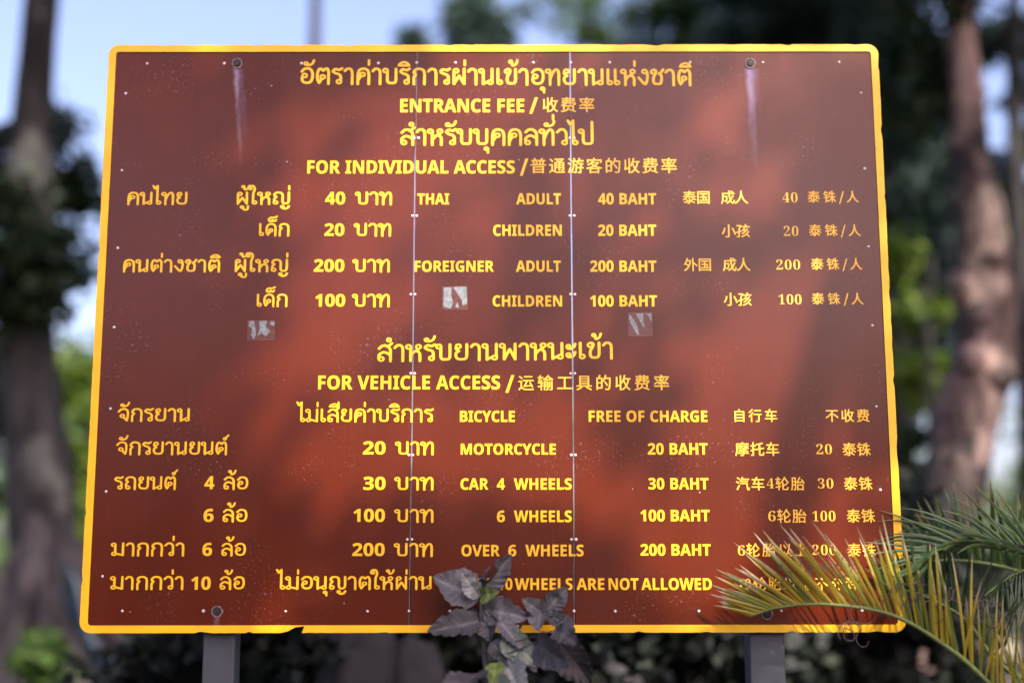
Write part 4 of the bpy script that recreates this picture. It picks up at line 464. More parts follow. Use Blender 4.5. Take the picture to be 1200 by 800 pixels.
    [23458, 350, 60, 78, -29, 108, -29, 110, -26, 110, -18, 112, -17, 240, -17, 242, -18, 242, -26, 244, -29, 273, -29, 275, -27, 276, 72, 278, 73, 321, 65, 324, 66, 332, 79, 340, 90, 340, 92, 302, 99, 266, 107, 231, 118, 208, 128, 207, 130, 233, 150, 252, 167, 268, 187, 275, 196, 273, 198, 258, 208, 253, 209, 247, 208, 152, 208, 151, 209, 164, 226, 160, 229, 132, 234, 130, 233, 112, 211, 90, 191, 63, 172, 30, 154, 30, 152, 40, 143, 47, 134, 51, 133, 75, 145, 104, 164, 125, 145, 145, 130, 145, 128, 134, 123, 97, 108, 62, 97, 12, 86, 9, 84, 16, 72, 22, 60, 24, 59, 75, 71, 78, 70, 7, 110, 8, 110, 55, 112, 56, 238, 56, 242, 55, 242, 9, 240, 8, 8, 115, 82, 114, 84, 141, 94, 176, 111, 205, 97, 241, 84, 240, 82, 233, 81, 8, 174, 145, 149, 163, 128, 182, 132, 184, 222, 184, 225, 182, 197, 158, 176, 144, 26, 24, 196, 29, 195, 53, 195, 56, 196, 56, 235, 60, 237, 288, 237, 293, 235, 294, 196, 297, 195, 324, 195, 326, 196, 326, 198, 326, 262, 324, 264, 321, 264, 200, 264, 180, 297, 178, 298, 174, 298, 152, 292, 148, 290, 160, 270, 162, 264, 29, 264, 24, 263],
    [23567, 350, 17, 103, -29, 138, -29, 169, -26, 183, -20, 188, -16, 192, -9, 194, 8, 194, 288, 193, 290, 162, 291, 160, 290, 159, 288, 159, 4, 157, 2, 153, 1, 96, 1, 92, 0, 15, 311, 41, 316, 41, 343, 52, 345, 54, 334, 90, 327, 110, 309, 149, 276, 208, 274, 211, 270, 210, 247, 202, 244, 200, 265, 160, 285, 118, 301, 76, 19, 33, 48, 37, 47, 39, 48, 50, 63, 61, 81, 71, 101, 79, 120, 93, 162, 103, 202, 100, 204, 72, 208, 70, 208, 67, 206, 59, 169, 46, 132, 29, 94, 20, 79, 8, 63, 9, 61],
    [24037, 350, 22, 16, -2, 335, -2, 336, 24, 334, 27, 195, 27, 192, 29, 192, 225, 195, 226, 316, 226, 318, 229, 318, 255, 314, 256, 34, 255, 33, 229, 35, 226, 154, 226, 156, 225, 156, 29, 156, 28, 151, 27, 17, 27, 15, 24],
    [25104, 350, 121, 32, -32, 36, -32, 38, -30, 49, -12, 57, 8, 64, 30, 72, 74, 74, 96, 75, 136, 78, 137, 130, 137, 133, 136, 130, 74, 127, 54, 124, 50, 119, 48, 80, 50, 78, 48, 82, 34, 84, 24, 89, 22, 117, 21, 140, 24, 148, 28, 153, 32, 159, 46, 163, 83, 165, 162, 163, 164, 161, 164, 78, 164, 75, 166, 75, 206, 78, 207, 188, 207, 191, 206, 195, 166, 200, 129, 208, 92, 216, 61, 200, 43, 181, 26, 160, 10, 137, -3, 136, -5, 155, -27, 161, -27, 190, -8, 209, 8, 229, 27, 240, 8, 248, -3, 262, -16, 273, -23, 284, -26, 296, -27, 304, -26, 313, -23, 320, -18, 327, -10, 331, 2, 337, 30, 339, 52, 326, 59, 315, 67, 311, 67, 310, 65, 308, 37, 305, 17, 300, 6, 298, 4, 295, 3, 286, 6, 280, 10, 274, 17, 264, 32, 254, 54, 254, 56, 272, 83, 288, 112, 303, 142, 315, 175, 287, 183, 282, 182, 273, 156, 263, 134, 243, 95, 240, 100, 232, 142, 224, 206, 227, 207, 335, 208, 336, 210, 336, 235, 333, 236, 303, 237, 317, 252, 316, 254, 288, 274, 251, 294, 247, 293, 232, 276, 267, 255, 291, 237, 223, 237, 221, 294, 216, 295, 190, 295, 187, 294, 189, 237, 188, 236, 45, 236, 42, 235, 41, 118, 39, 81, 33, 43, 27, 24, 19, 4, 10, -12, 10, -14, 20, -21],
    [25176, 350, 97, 26, -26, 50, -26, 68, -25, 79, -22, 87, -15, 90, -9, 92, 0, 92, 101, 95, 104, 136, 116, 138, 117, 138, 119, 141, 112, 145, 111, 207, 120, 209, 120, 211, 119, 211, 9, 215, -6, 219, -13, 224, -17, 231, -20, 242, -22, 299, -23, 310, -22, 316, -20, 326, -13, 330, -6, 334, 5, 338, 29, 339, 49, 326, 54, 314, 61, 312, 61, 309, 60, 306, 22, 305, 13, 301, 7, 297, 5, 251, 5, 246, 7, 245, 9, 244, 18, 243, 126, 337, 141, 334, 165, 330, 167, 244, 155, 243, 244, 246, 247, 279, 256, 304, 264, 314, 269, 313, 271, 292, 289, 288, 291, 257, 279, 222, 269, 138, 251, 146, 229, 150, 228, 210, 238, 210, 150, 139, 139, 137, 137, 136, 134, 135, 141, 132, 143, 94, 133, 92, 134, 92, 196, 94, 197, 132, 197, 136, 198, 137, 222, 134, 225, 97, 225, 92, 226, 92, 295, 61, 295, 60, 227, 57, 225, 15, 225, 13, 222, 13, 198, 57, 197, 60, 196, 60, 123, 11, 110, 9, 108, 16, 84, 20, 82, 60, 93, 60, 2, 57, 0, 18, 0, 18, -2],
    [25705, 350, 63, 29, -30, 34, -30, 43, -8, 50, 14, 56, 38, 62, 89, 65, 150, 67, 152, 80, 138, 84, 137, 104, 150, 124, 169, 126, 166, 126, 133, 150, 132, 152, 135, 152, 173, 178, 152, 181, 151, 184, 152, 198, 168, 154, 196, 199, 197, 201, 199, 201, 216, 196, 218, 152, 218, 152, 238, 151, 240, 128, 241, 126, 238, 126, 218, 78, 218, 74, 216, 74, 199, 76, 197, 118, 196, 109, 186, 97, 174, 82, 163, 68, 155, 67, 153, 65, 157, 65, 243, 333, 244, 336, 245, 336, 267, 333, 268, 212, 268, 209, 269, 197, 296, 194, 298, 164, 291, 173, 269, 172, 268, 38, 268, 34, 267, 34, 137, 32, 93, 27, 51, 22, 29, 16, 7, 7, -12, 93, 135, -28, 139, -30, 183, -29, 199, -27, 209, -24, 214, -18, 217, -10, 218, 23, 333, 23, 337, 25, 337, 42, 335, 45, 223, 45, 218, 47, 218, 64, 221, 66, 318, 66, 321, 67, 321, 84, 320, 87, 221, 87, 218, 89, 218, 106, 221, 108, 271, 114, 302, 120, 303, 122, 287, 136, 284, 137, 279, 137, 279, 170, 280, 172, 295, 157, 312, 144, 320, 138, 322, 138, 326, 139, 340, 155, 311, 174, 299, 186, 289, 196, 331, 197, 332, 199, 332, 216, 328, 218, 280, 218, 279, 218, 279, 238, 277, 240, 274, 241, 253, 240, 252, 238, 252, 218, 208, 218, 204, 216, 204, 199, 205, 197, 243, 196, 233, 186, 221, 174, 192, 155, 207, 139, 210, 139, 228, 150, 252, 171, 252, 137, 256, 135, 269, 135, 199, 127, 93, 121, 90, 120, 94, 104, 98, 102, 183, 105, 186, 104, 186, 89, 183, 87, 86, 87, 84, 84, 84, 67, 86, 66, 183, 66, 186, 64, 186, 47, 183, 46, 66, 45, 65, 25, 69, 23, 186, 23, 186, -2, 183, -6, 128, -7, 127, -8],
    [25910, 350, 77, 111, -29, 139, -30, 142, -29, 143, -27, 143, 136, 144, 137, 146, 134, 159, 118, 163, 117, 172, 127, 190, 154, 206, 109, 217, 85, 228, 63, 213, 43, 192, 23, 171, 8, 148, -5, 146, -7, 163, -29, 166, -30, 169, -29, 203, -7, 224, 10, 247, 35, 260, 19, 278, 1, 296, -14, 317, -28, 322, -27, 330, -16, 341, -5, 319, 8, 299, 23, 280, 43, 265, 63, 280, 92, 293, 125, 303, 160, 311, 197, 313, 199, 335, 199, 337, 200, 338, 226, 335, 227, 218, 228, 225, 257, 232, 290, 229, 292, 203, 296, 199, 294, 190, 250, 177, 208, 160, 171, 144, 145, 143, 149, 142, 290, 139, 290, 111, 290, 110, 96, 64, 80, 63, 81, 63, 83, 63, 254, 61, 257, 58, 257, 34, 257, 30, 254, 30, 83, 28, 70, 18, 59, 24, 48, 29, 34, 34, 34, 53, 44, 108, 65, 110, 63, 10, 245, 96, 231, 125, 220, 153, 208, 195, 210, 199, 278, 199, 272, 169, 264, 138, 250, 100, 247, 95],
    [26222, 350, 14, 64, -29, 94, -29, 95, -18, 96, -17, 255, -17, 256, -18, 256, -26, 259, -28, 286, -28, 290, -26, 290, 116, 286, 118, 68, 119, 63, 117, 9, 96, 8, 95, 9, 95, 37, 96, 39, 253, 39, 255, 39, 256, 37, 256, 9, 255, 8, 11, 96, 63, 95, 64, 95, 66, 95, 92, 96, 94, 253, 94, 255, 94, 256, 92, 256, 66, 256, 64, 255, 63, 51, 15, 138, 19, 137, 334, 137, 336, 138, 336, 141, 336, 160, 334, 162, 266, 163, 279, 182, 299, 218, 297, 220, 278, 226, 283, 228, 314, 228, 318, 229, 319, 251, 316, 253, 253, 254, 251, 255, 271, 286, 268, 288, 242, 296, 239, 295, 228, 275, 215, 254, 132, 254, 128, 255, 133, 257, 132, 260, 119, 282, 107, 295, 105, 296, 101, 295, 79, 286, 94, 264, 99, 255, 99, 254, 37, 253, 35, 251, 35, 229, 39, 228, 70, 228, 74, 226, 52, 218, 51, 216, 64, 196, 72, 178, 77, 165, 80, 163, 17, 162, 15, 160, 10, 83, 162, 82, 163, 107, 174, 95, 200, 83, 219, 77, 226, 81, 228, 123, 227, 124, 226, 124, 163, 6, 156, 162, 155, 226, 158, 228, 191, 228, 193, 227, 193, 163, 10, 226, 162, 225, 165, 225, 226, 228, 228, 268, 227, 269, 226, 260, 207, 240, 172, 243, 169, 261, 163],
    [27773, 350, 29, 309, -30, 313, -30, 322, -29, 328, -25, 333, -21, 338, -8, 342, 28, 342, 30, 325, 45, 320, 45, 318, 16, 315, 1, 313, -1, 308, 8, 304, 23, 300, 63, 298, 151, 294, 152, 118, 152, 114, 151, 113, 126, 115, 125, 266, 124, 268, 63, 271, 36, 275, 12, 280, -5, 288, -19, 298, -27, 11, 43, -21, 47, -22, 50, -21, 79, 32, 106, 87, 104, 89, 85, 105, 82, 106, 79, 104, 50, 47, 21, -3, 10, 70, 138, 74, 136, 78, 138, 92, 160, 54, 182, 30, 193, 25, 192, 10, 173, 11, 170, 43, 154, 30, 116, 177, 120, 175, 124, 176, 144, 200, 146, 199, 146, 197, 146, 179, 148, 178, 307, 178, 308, 179, 308, 201, 305, 203, 147, 204, 162, 227, 164, 228, 335, 228, 339, 230, 339, 252, 338, 254, 335, 254, 179, 255, 177, 256, 189, 287, 186, 289, 164, 295, 159, 295, 147, 265, 133, 239, 116, 214, 97, 192, 12, 89, 230, 93, 228, 97, 230, 112, 250, 110, 252, 91, 266, 60, 284, 49, 289, 46, 287, 32, 270, 31, 267, 64, 248],
    [27888, 350, 50, 124, -27, 144, -27, 166, -26, 177, -24, 186, -19, 190, -14, 192, -7, 193, 35, 228, 19, 287, -14, 291, -14, 306, 6, 305, 8, 298, 13, 235, 46, 234, 48, 254, 68, 268, 83, 246, 98, 241, 98, 219, 72, 208, 60, 206, 60, 193, 66, 192, 68, 192, 127, 188, 129, 162, 128, 160, 127, 160, 56, 129, 45, 128, 46, 141, 57, 142, 59, 130, 72, 115, 85, 102, 95, 98, 95, 80, 81, 80, 79, 100, 61, 119, 41, 36, 13, 48, -9, 52, -12, 160, 28, 160, 2, 159, -3, 118, -3, 115, -5, 74, 31, 54, 35, 54, 50, 63, 77, 83, 102, 105, 129, 137, 133, 137, 217, 137, 237, 114, 250, 101, 268, 87, 290, 73, 305, 65, 320, 58, 325, 59, 333, 70, 343, 81, 316, 93, 293, 105, 272, 120, 255, 136, 259, 137, 334, 138, 335, 140, 335, 160, 334, 162, 151, 163, 147, 164, 161, 189, 303, 189, 305, 191, 305, 211, 303, 213, 175, 213, 173, 213, 171, 215, 180, 237, 316, 238, 319, 239, 319, 261, 316, 262, 188, 262, 186, 264, 191, 292, 162, 295, 158, 294, 153, 268, 152, 264, 151, 263, 36, 262, 34, 261, 34, 239, 36, 238, 145, 237, 137, 215, 136, 213, 54, 213, 51, 211, 51, 191, 54, 189, 125, 189, 109, 163, 16, 162, 15, 160, 15, 140, 17, 138, 85, 137, 89, 136, 74, 120, 54, 103, 34, 88, 10, 74, 12, 72, 20, 66],
    [28216, 350, 132, 87, -29, 92, -28, 105, -11, 116, 6, 124, 26, 131, 46, 137, 68, 141, 90, 147, 136, 149, 137, 175, 136, 173, 77, 170, 26, 166, 8, 162, 2, 155, 0, 124, 2, 122, 0, 126, -11, 129, -25, 133, -26, 158, -26, 171, -25, 180, -23, 186, -19, 191, -14, 194, -7, 197, 2, 201, 30, 205, 92, 206, 162, 202, 164, 148, 165, 151, 211, 209, 211, 209, 209, 196, 187, 223, 171, 224, 160, 283, 159, 286, 158, 261, 136, 260, 105, 259, 103, 210, 103, 208, 103, 206, 101, 207, 77, 256, 76, 260, 74, 260, 0, 254, -2, 216, -3, 224, -29, 234, -30, 263, -28, 276, -25, 285, -20, 290, -11, 291, -3, 291, 74, 294, 76, 338, 76, 340, 77, 340, 79, 340, 101, 338, 103, 292, 104, 291, 125, 292, 127, 309, 142, 322, 156, 337, 173, 337, 176, 322, 187, 318, 188, 312, 186, 232, 187, 247, 220, 250, 221, 336, 221, 340, 222, 339, 248, 336, 249, 259, 250, 258, 250, 267, 290, 263, 292, 239, 296, 236, 294, 229, 264, 217, 227, 216, 237, 212, 239, 160, 239, 162, 240, 163, 242, 178, 248, 178, 250, 157, 283, 148, 294, 144, 296, 118, 286, 139, 253, 145, 242, 145, 239, 91, 239, 91, 242, 101, 255, 76, 272, 46, 290, 43, 291, 39, 290, 24, 272, 25, 270, 56, 250, 78, 233, 80, 232, 86, 233, 87, 231, 87, 213, 89, 211, 118, 211, 120, 209, 117, 149, 114, 116, 110, 88, 104, 59, 94, 33, 83, 11, 67, -11, 76, -18, 10, 42, -25, 47, -22, 56, 2, 88, 90, 65, 104, 63, 104, 60, 103, 39, 44, 16, -9, 18, -11, 11, 67, 143, 72, 141, 75, 143, 89, 165, 70, 177, 39, 193, 30, 198, 26, 196, 10, 178, 12, 176, 43, 158],
    [29575, 350, 25, 159, -29, 192, -29, 193, 44, 334, 45, 336, 46, 336, 70, 334, 72, 332, 72, 195, 72, 193, 73, 192, 74, 192, 99, 191, 101, 188, 101, 160, 101, 158, 99, 158, 74, 156, 72, 17, 72, 15, 70, 15, 48, 15, 46, 17, 45, 156, 45, 158, 44, 65, 304, 92, 307, 92, 310, 93, 328, 107, 328, 110, 297, 134, 257, 158, 252, 157, 232, 143, 217, 162, 214, 165, 210, 164, 190, 156, 204, 136, 204, 134, 160, 130, 157, 132, 184, 156, 209, 180, 239, 213, 241, 215, 239, 217, 219, 228, 215, 229, 191, 200, 158, 198, 154, 200, 184, 237, 331, 237, 333, 239, 332, 264, 204, 264, 201, 266, 192, 281, 181, 297, 178, 298, 149, 290, 164, 266, 162, 265, 22, 264, 22, 239, 24, 237, 142, 237, 147, 236, 148, 235, 122, 202, 108, 191, 115, 169, 118, 168, 138, 171, 165, 173, 124, 136, 112, 127, 101, 123, 109, 99, 112, 98, 136, 103, 219, 111, 222, 110, 229, 94, 235, 93, 256, 103, 256, 105, 235, 141, 272, 117, 9, 30, 96, 32, 95, 36, 96, 114, 137, 115, 138, 110, 158, 107, 159, 103, 158, 16, 118, 11, 257, 167, 259, 166, 263, 167, 281, 180, 308, 204, 315, 211, 314, 213, 293, 226, 288, 226, 266, 204, 237, 180, 11, 78, 169, 81, 167, 85, 168, 105, 184, 93, 195, 66, 215, 48, 226, 44, 224, 27, 211, 28, 209, 56, 188],
    [30340, 350, 59, 235, -23, 267, -23, 285, -21, 291, -18, 298, -13, 303, -8, 309, 1, 313, 14, 316, 32, 322, 85, 328, 239, 324, 240, 224, 241, 238, 289, 235, 292, 208, 297, 206, 296, 197, 261, 184, 226, 169, 195, 157, 175, 156, 179, 155, 238, 153, 239, 100, 240, 98, 241, 116, 289, 112, 292, 82, 296, 67, 240, 30, 239, 27, 237, 27, -19, 32, -20, 56, -20, 58, -19, 58, 6, 60, 7, 155, 8, 156, 162, 157, 164, 175, 152, 177, 151, 181, 153, 193, 173, 212, 212, 214, 213, 294, 213, 296, 212, 293, 124, 288, 63, 282, 25, 276, 10, 269, 5, 209, 6, 209, 3, 215, -10, 217, -21, 221, -22, 4, 58, 34, 58, 116, 124, 116, 124, 34, 9, 245, 65, 250, 65, 272, 80, 254, 109, 232, 140, 217, 160, 212, 161, 190, 149, 221, 105, 5, 58, 142, 58, 212, 125, 212, 125, 144, 124, 142],
    [32974, 350, 65, 27, -29, 32, -29, 33, -27, 42, 0, 52, 44, 56, 88, 60, 89, 98, 89, 102, 88, 101, 4, 101, 2, 98, 1, 67, 1, 62, 0, 70, -25, 73, -27, 95, -27, 111, -25, 122, -20, 128, -14, 131, -7, 132, 4, 133, 161, 139, 143, 142, 141, 155, 144, 177, 147, 298, 157, 302, 156, 313, 134, 315, 132, 320, 133, 342, 145, 331, 167, 315, 193, 296, 221, 276, 245, 271, 244, 252, 235, 250, 233, 270, 206, 285, 184, 183, 177, 180, 178, 203, 212, 220, 242, 243, 286, 242, 288, 214, 296, 210, 294, 187, 246, 164, 206, 144, 178, 137, 171, 133, 169, 132, 281, 128, 283, 34, 283, 29, 281, 29, 136, 27, 90, 23, 48, 18, 26, 13, 4, 5, -16, 17, 156, -29, 184, -29, 185, -16, 190, -14, 280, -14, 282, -15, 282, -27, 285, -29, 311, -29, 313, -28, 314, -27, 314, 114, 313, 115, 309, 116, 159, 116, 155, 114, 155, -27, 6, 186, 13, 186, 88, 190, 89, 278, 89, 282, 88, 282, 13, 8, 60, 117, 58, 118, 59, 171, 60, 173, 100, 173, 102, 171, 102, 118, 98, 117, 8, 60, 201, 59, 202, 59, 255, 62, 256, 98, 256, 102, 255, 102, 202, 98, 201],
    [33258, 350, 22, 55, -29, 86, -29, 87, -12, 91, -10, 265, -10, 268, -12, 268, -27, 270, -28, 298, -28, 302, -27, 302, 246, 300, 247, 177, 248, 192, 290, 190, 292, 160, 296, 156, 294, 149, 265, 142, 248, 58, 248, 54, 246, 54, -27, 8, 89, 18, 87, 19, 87, 65, 89, 66, 265, 66, 268, 65, 268, 19, 265, 18, 6, 89, 94, 87, 96, 87, 142, 267, 142, 268, 96, 265, 94, 5, 89, 170, 87, 171, 87, 219, 268, 219, 267, 170],
    [34892, 350, 20, 65, -30, 94, -31, 96, -30, 96, -28, 96, 155, 121, 188, 136, 210, 133, 212, 109, 221, 107, 221, 104, 218, 84, 190, 60, 161, 33, 135, 6, 113, 24, 91, 28, 89, 39, 98, 63, 119, 64, 117, 23, 197, -28, 232, -29, 256, -27, 270, -24, 279, -17, 282, -10, 284, 1, 285, 148, 289, 150, 337, 150, 338, 177, 333, 178, 138, 178, 134, 177, 134, 152, 135, 150, 248, 150, 252, 148, 251, 3, 250, 1, 245, 0, 190, 0, 188, -2, 12, 24, 196, 28, 195, 31, 196, 67, 225, 102, 260, 122, 284, 96, 296, 91, 296, 75, 276, 54, 254, 33, 236, 9, 218, 9, 150, 247, 153, 246, 325, 246, 327, 247, 328, 249, 328, 274, 325, 275, 153, 275, 149, 274],
    [35768, 350, 45, 218, -29, 248, -29, 250, -26, 250, 99, 254, 100, 336, 100, 339, 101, 339, 125, 339, 128, 338, 128, 252, 129, 250, 130, 250, 209, 254, 211, 325, 211, 326, 213, 326, 238, 322, 239, 188, 240, 200, 290, 197, 292, 171, 296, 168, 295, 160, 260, 149, 224, 136, 196, 120, 172, 122, 169, 144, 158, 149, 158, 161, 176, 177, 209, 182, 211, 215, 210, 217, 209, 217, 130, 215, 129, 124, 129, 122, 128, 121, 103, 122, 101, 124, 100, 212, 100, 217, 99, 217, -26, 23, 69, -18, 72, -19, 76, -18, 91, -4, 144, 33, 146, 35, 138, 57, 135, 58, 132, 57, 102, 37, 100, 37, 100, 185, 96, 186, 14, 186, 12, 185, 12, 160, 14, 158, 65, 158, 68, 156, 68, 28, 64, 15, 55, 6, 64, -7, 11, 92, 213, 96, 212, 99, 213, 116, 231, 115, 233, 99, 251, 76, 273, 61, 285, 56, 285, 39, 268, 69, 239],
    [36153, 350, 23, 24, -29, 27, -30, 67, -24, 100, -16, 128, -6, 150, 6, 168, 22, 180, 39, 189, 59, 195, 81, 192, 83, 164, 83, 162, 81, 157, 63, 150, 48, 140, 35, 126, 24, 108, 15, 81, 6, 52, 0, 13, -5, 12, -7, 18, -16, 103, 314, -29, 319, -29, 334, -7, 304, 6, 266, 19, 267, 21, 269, 21, 288, 22, 291, 24, 291, 118, 287, 120, 93, 120, 88, 121, 101, 127, 117, 138, 129, 149, 137, 160, 142, 162, 197, 162, 201, 161, 201, 127, 206, 125, 230, 125, 232, 127, 232, 160, 234, 162, 294, 162, 296, 160, 294, 149, 291, 147, 260, 147, 265, 127, 274, 126, 300, 126, 309, 127, 316, 130, 321, 136, 325, 147, 329, 173, 330, 182, 329, 183, 234, 184, 232, 187, 233, 206, 234, 207, 304, 207, 309, 209, 308, 272, 304, 273, 234, 274, 232, 275, 232, 294, 228, 296, 206, 296, 201, 294, 201, 275, 199, 273, 153, 274, 152, 275, 152, 294, 148, 296, 126, 296, 122, 294, 121, 275, 120, 274, 38, 273, 35, 272, 35, 253, 36, 251, 120, 251, 121, 250, 121, 248, 121, 231, 120, 229, 52, 229, 49, 228, 38, 165, 39, 162, 93, 162, 97, 160, 87, 152, 70, 143, 49, 135, 18, 125, 32, 103, 36, 103, 60, 110, 62, 107, 62, 22, 63, 19, 91, 19, 94, 22, 94, 92, 95, 94, 256, 94, 258, 92, 258, 24, 256, 23, 197, 40, 192, 38, 180, 22, 180, 19, 254, -5, 7, 74, 184, 72, 184, 72, 187, 76, 206, 120, 206, 119, 195, 115, 184, 5, 148, 184, 151, 206, 153, 207, 201, 206, 201, 184, 7, 153, 230, 152, 231, 152, 250, 153, 251, 201, 250, 201, 231, 199, 229, 6, 234, 230, 232, 231, 233, 250, 278, 250, 278, 230, 274, 229],
    [36710, 350, 63, 175, -29, 208, -29, 208, 35, 210, 37, 328, 37, 331, 37, 333, 39, 333, 63, 331, 66, 212, 66, 208, 68, 208, 114, 210, 116, 302, 116, 304, 118, 304, 143, 300, 144, 208, 145, 208, 195, 205, 198, 177, 198, 174, 196, 174, 145, 92, 145, 113, 178, 135, 216, 324, 216, 327, 217, 327, 244, 322, 245, 150, 245, 149, 246, 167, 288, 163, 290, 133, 297, 130, 294, 111, 246, 25, 244, 24, 242, 24, 217, 27, 216, 93, 216, 97, 215, 79, 182, 64, 158, 54, 145, 47, 140, 46, 138, 56, 112, 60, 111, 69, 114, 89, 116, 172, 116, 174, 114, 174, 68, 170, 66, 20, 66, 18, 63, 18, 39, 20, 37, 23, 37, 172, 37, 174, 35],
    [36718, 350, 63, 79, -27, 105, -28, 108, -26, 108, 48, 112, 50, 147, 56, 150, 58, 149, 80, 147, 82, 144, 83, 112, 77, 110, 77, 108, 78, 108, 118, 112, 120, 142, 120, 143, 144, 141, 146, 110, 147, 108, 149, 108, 199, 103, 201, 81, 201, 78, 199, 78, 149, 77, 147, 72, 147, 57, 147, 56, 149, 68, 184, 81, 226, 141, 226, 144, 228, 143, 253, 141, 254, 90, 254, 88, 256, 95, 290, 68, 296, 64, 294, 57, 255, 16, 254, 13, 252, 13, 228, 15, 226, 50, 226, 31, 162, 24, 146, 17, 138, 25, 116, 26, 115, 37, 118, 48, 119, 75, 120, 78, 118, 78, 72, 75, 70, 15, 60, 11, 58, 17, 32, 22, 32, 75, 42, 78, 41, 70, 201, -18, 222, -20, 281, -20, 295, -19, 305, -16, 312, -12, 315, -8, 320, 1, 324, 14, 327, 43, 301, 55, 296, 54, 294, 21, 290, 11, 286, 8, 220, 7, 213, 8, 211, 9, 208, 17, 209, 68, 259, 96, 307, 127, 306, 129, 290, 149, 288, 151, 285, 151, 244, 122, 209, 102, 208, 164, 207, 166, 182, 167, 178, 168, 192, 184, 212, 208, 235, 245, 250, 221, 271, 193, 292, 168, 314, 149, 317, 147, 321, 149, 330, 160, 339, 168, 338, 171, 315, 190, 302, 204, 290, 217, 270, 246, 252, 276, 256, 290, 253, 292, 226, 296, 224, 296, 222, 294, 208, 263, 198, 246, 175, 212, 147, 182, 128, 166, 129, 164, 145, 146, 149, 144, 154, 146, 174, 164, 175, 164, 176, 10, 178, 1, 180, -5, 184, -10, 191, -15],
    [36755, 350, 62, 74, -29, 102, -29, 103, 53, 132, 62, 130, 84, 128, 85, 106, 81, 103, 81, 104, 119, 128, 119, 130, 120, 131, 145, 128, 146, 106, 146, 103, 147, 103, 198, 100, 199, 78, 199, 74, 198, 74, 147, 71, 146, 53, 146, 50, 147, 62, 182, 75, 226, 130, 227, 132, 229, 132, 251, 131, 253, 128, 254, 82, 254, 80, 255, 85, 290, 58, 295, 56, 295, 55, 292, 50, 255, 47, 254, 14, 253, 14, 228, 16, 227, 44, 226, 44, 224, 27, 160, 22, 147, 18, 141, 14, 138, 14, 136, 23, 114, 27, 114, 34, 117, 42, 119, 73, 119, 74, 75, 71, 72, 14, 60, 12, 59, 12, 57, 18, 33, 20, 32, 71, 45, 74, 44, 22, 142, -26, 146, -28, 166, -28, 170, -26, 170, 42, 172, 44, 212, 43, 212, -2, 188, -3, 185, -4, 192, -26, 194, -28, 205, -28, 223, -26, 232, -22, 238, -16, 240, -9, 240, 0, 240, 163, 238, 164, 146, 165, 142, 163, 15, 265, -24, 269, -26, 293, -26, 306, -24, 318, -20, 322, -16, 324, -11, 326, 2, 326, 169, 324, 171, 302, 171, 298, 169, 298, 0, 295, -2, 259, -2, 9, 255, 28, 278, 28, 280, 28, 281, 31, 281, 156, 278, 158, 258, 158, 254, 156, 254, 31, 6, 172, 67, 170, 68, 171, 92, 212, 92, 212, 68, 210, 67, 8, 172, 116, 170, 116, 170, 119, 170, 138, 172, 140, 207, 141, 212, 139, 212, 116, 26, 136, 185, 139, 183, 141, 184, 163, 196, 164, 187, 167, 185, 298, 185, 300, 187, 300, 196, 302, 198, 324, 186, 326, 187, 334, 198, 344, 209, 305, 229, 278, 246, 268, 255, 249, 273, 248, 275, 255, 286, 234, 296, 229, 296, 206, 268, 181, 244, 150, 222, 119, 204, 8, 185, 211, 207, 230, 229, 252, 232, 252, 256, 230, 280, 211, 276, 210, 190, 210],
    [36816, 350, 38, 29, -30, 34, -30, 59, 0, 69, 9, 78, 13, 86, 9, 111, -7, 131, -17, 155, -23, 195, -26, 258, -26, 331, -23, 334, -22, 336, -8, 342, 7, 338, 9, 258, 3, 195, 2, 159, 5, 140, 10, 129, 14, 91, 38, 91, 172, 87, 173, 14, 173, 12, 172, 12, 170, 12, 148, 14, 146, 56, 145, 58, 145, 60, 143, 60, 38, 59, 36, 47, 29, 36, 20, 11, -4, 10, -6, 33, 301, 31, 305, 31, 329, 44, 309, 82, 265, 152, 260, 152, 238, 141, 272, 84, 173, 76, 168, 76, 167, 77, 191, 117, 215, 165, 335, 166, 338, 168, 338, 192, 333, 194, 111, 194, 107, 192, 107, 168, 109, 166, 176, 165, 161, 130, 145, 99, 129, 75, 119, 69, 129, 41, 133, 40, 144, 43, 166, 46, 285, 57, 287, 56, 299, 33, 12, 82, 212, 87, 210, 89, 212, 106, 229, 106, 231, 85, 248, 45, 275, 41, 277, 38, 276, 22, 260, 21, 258, 56, 232, 10, 130, 247, 133, 246, 309, 246, 313, 247, 313, 271, 312, 273, 309, 274, 133, 274, 131, 273, 130, 271],
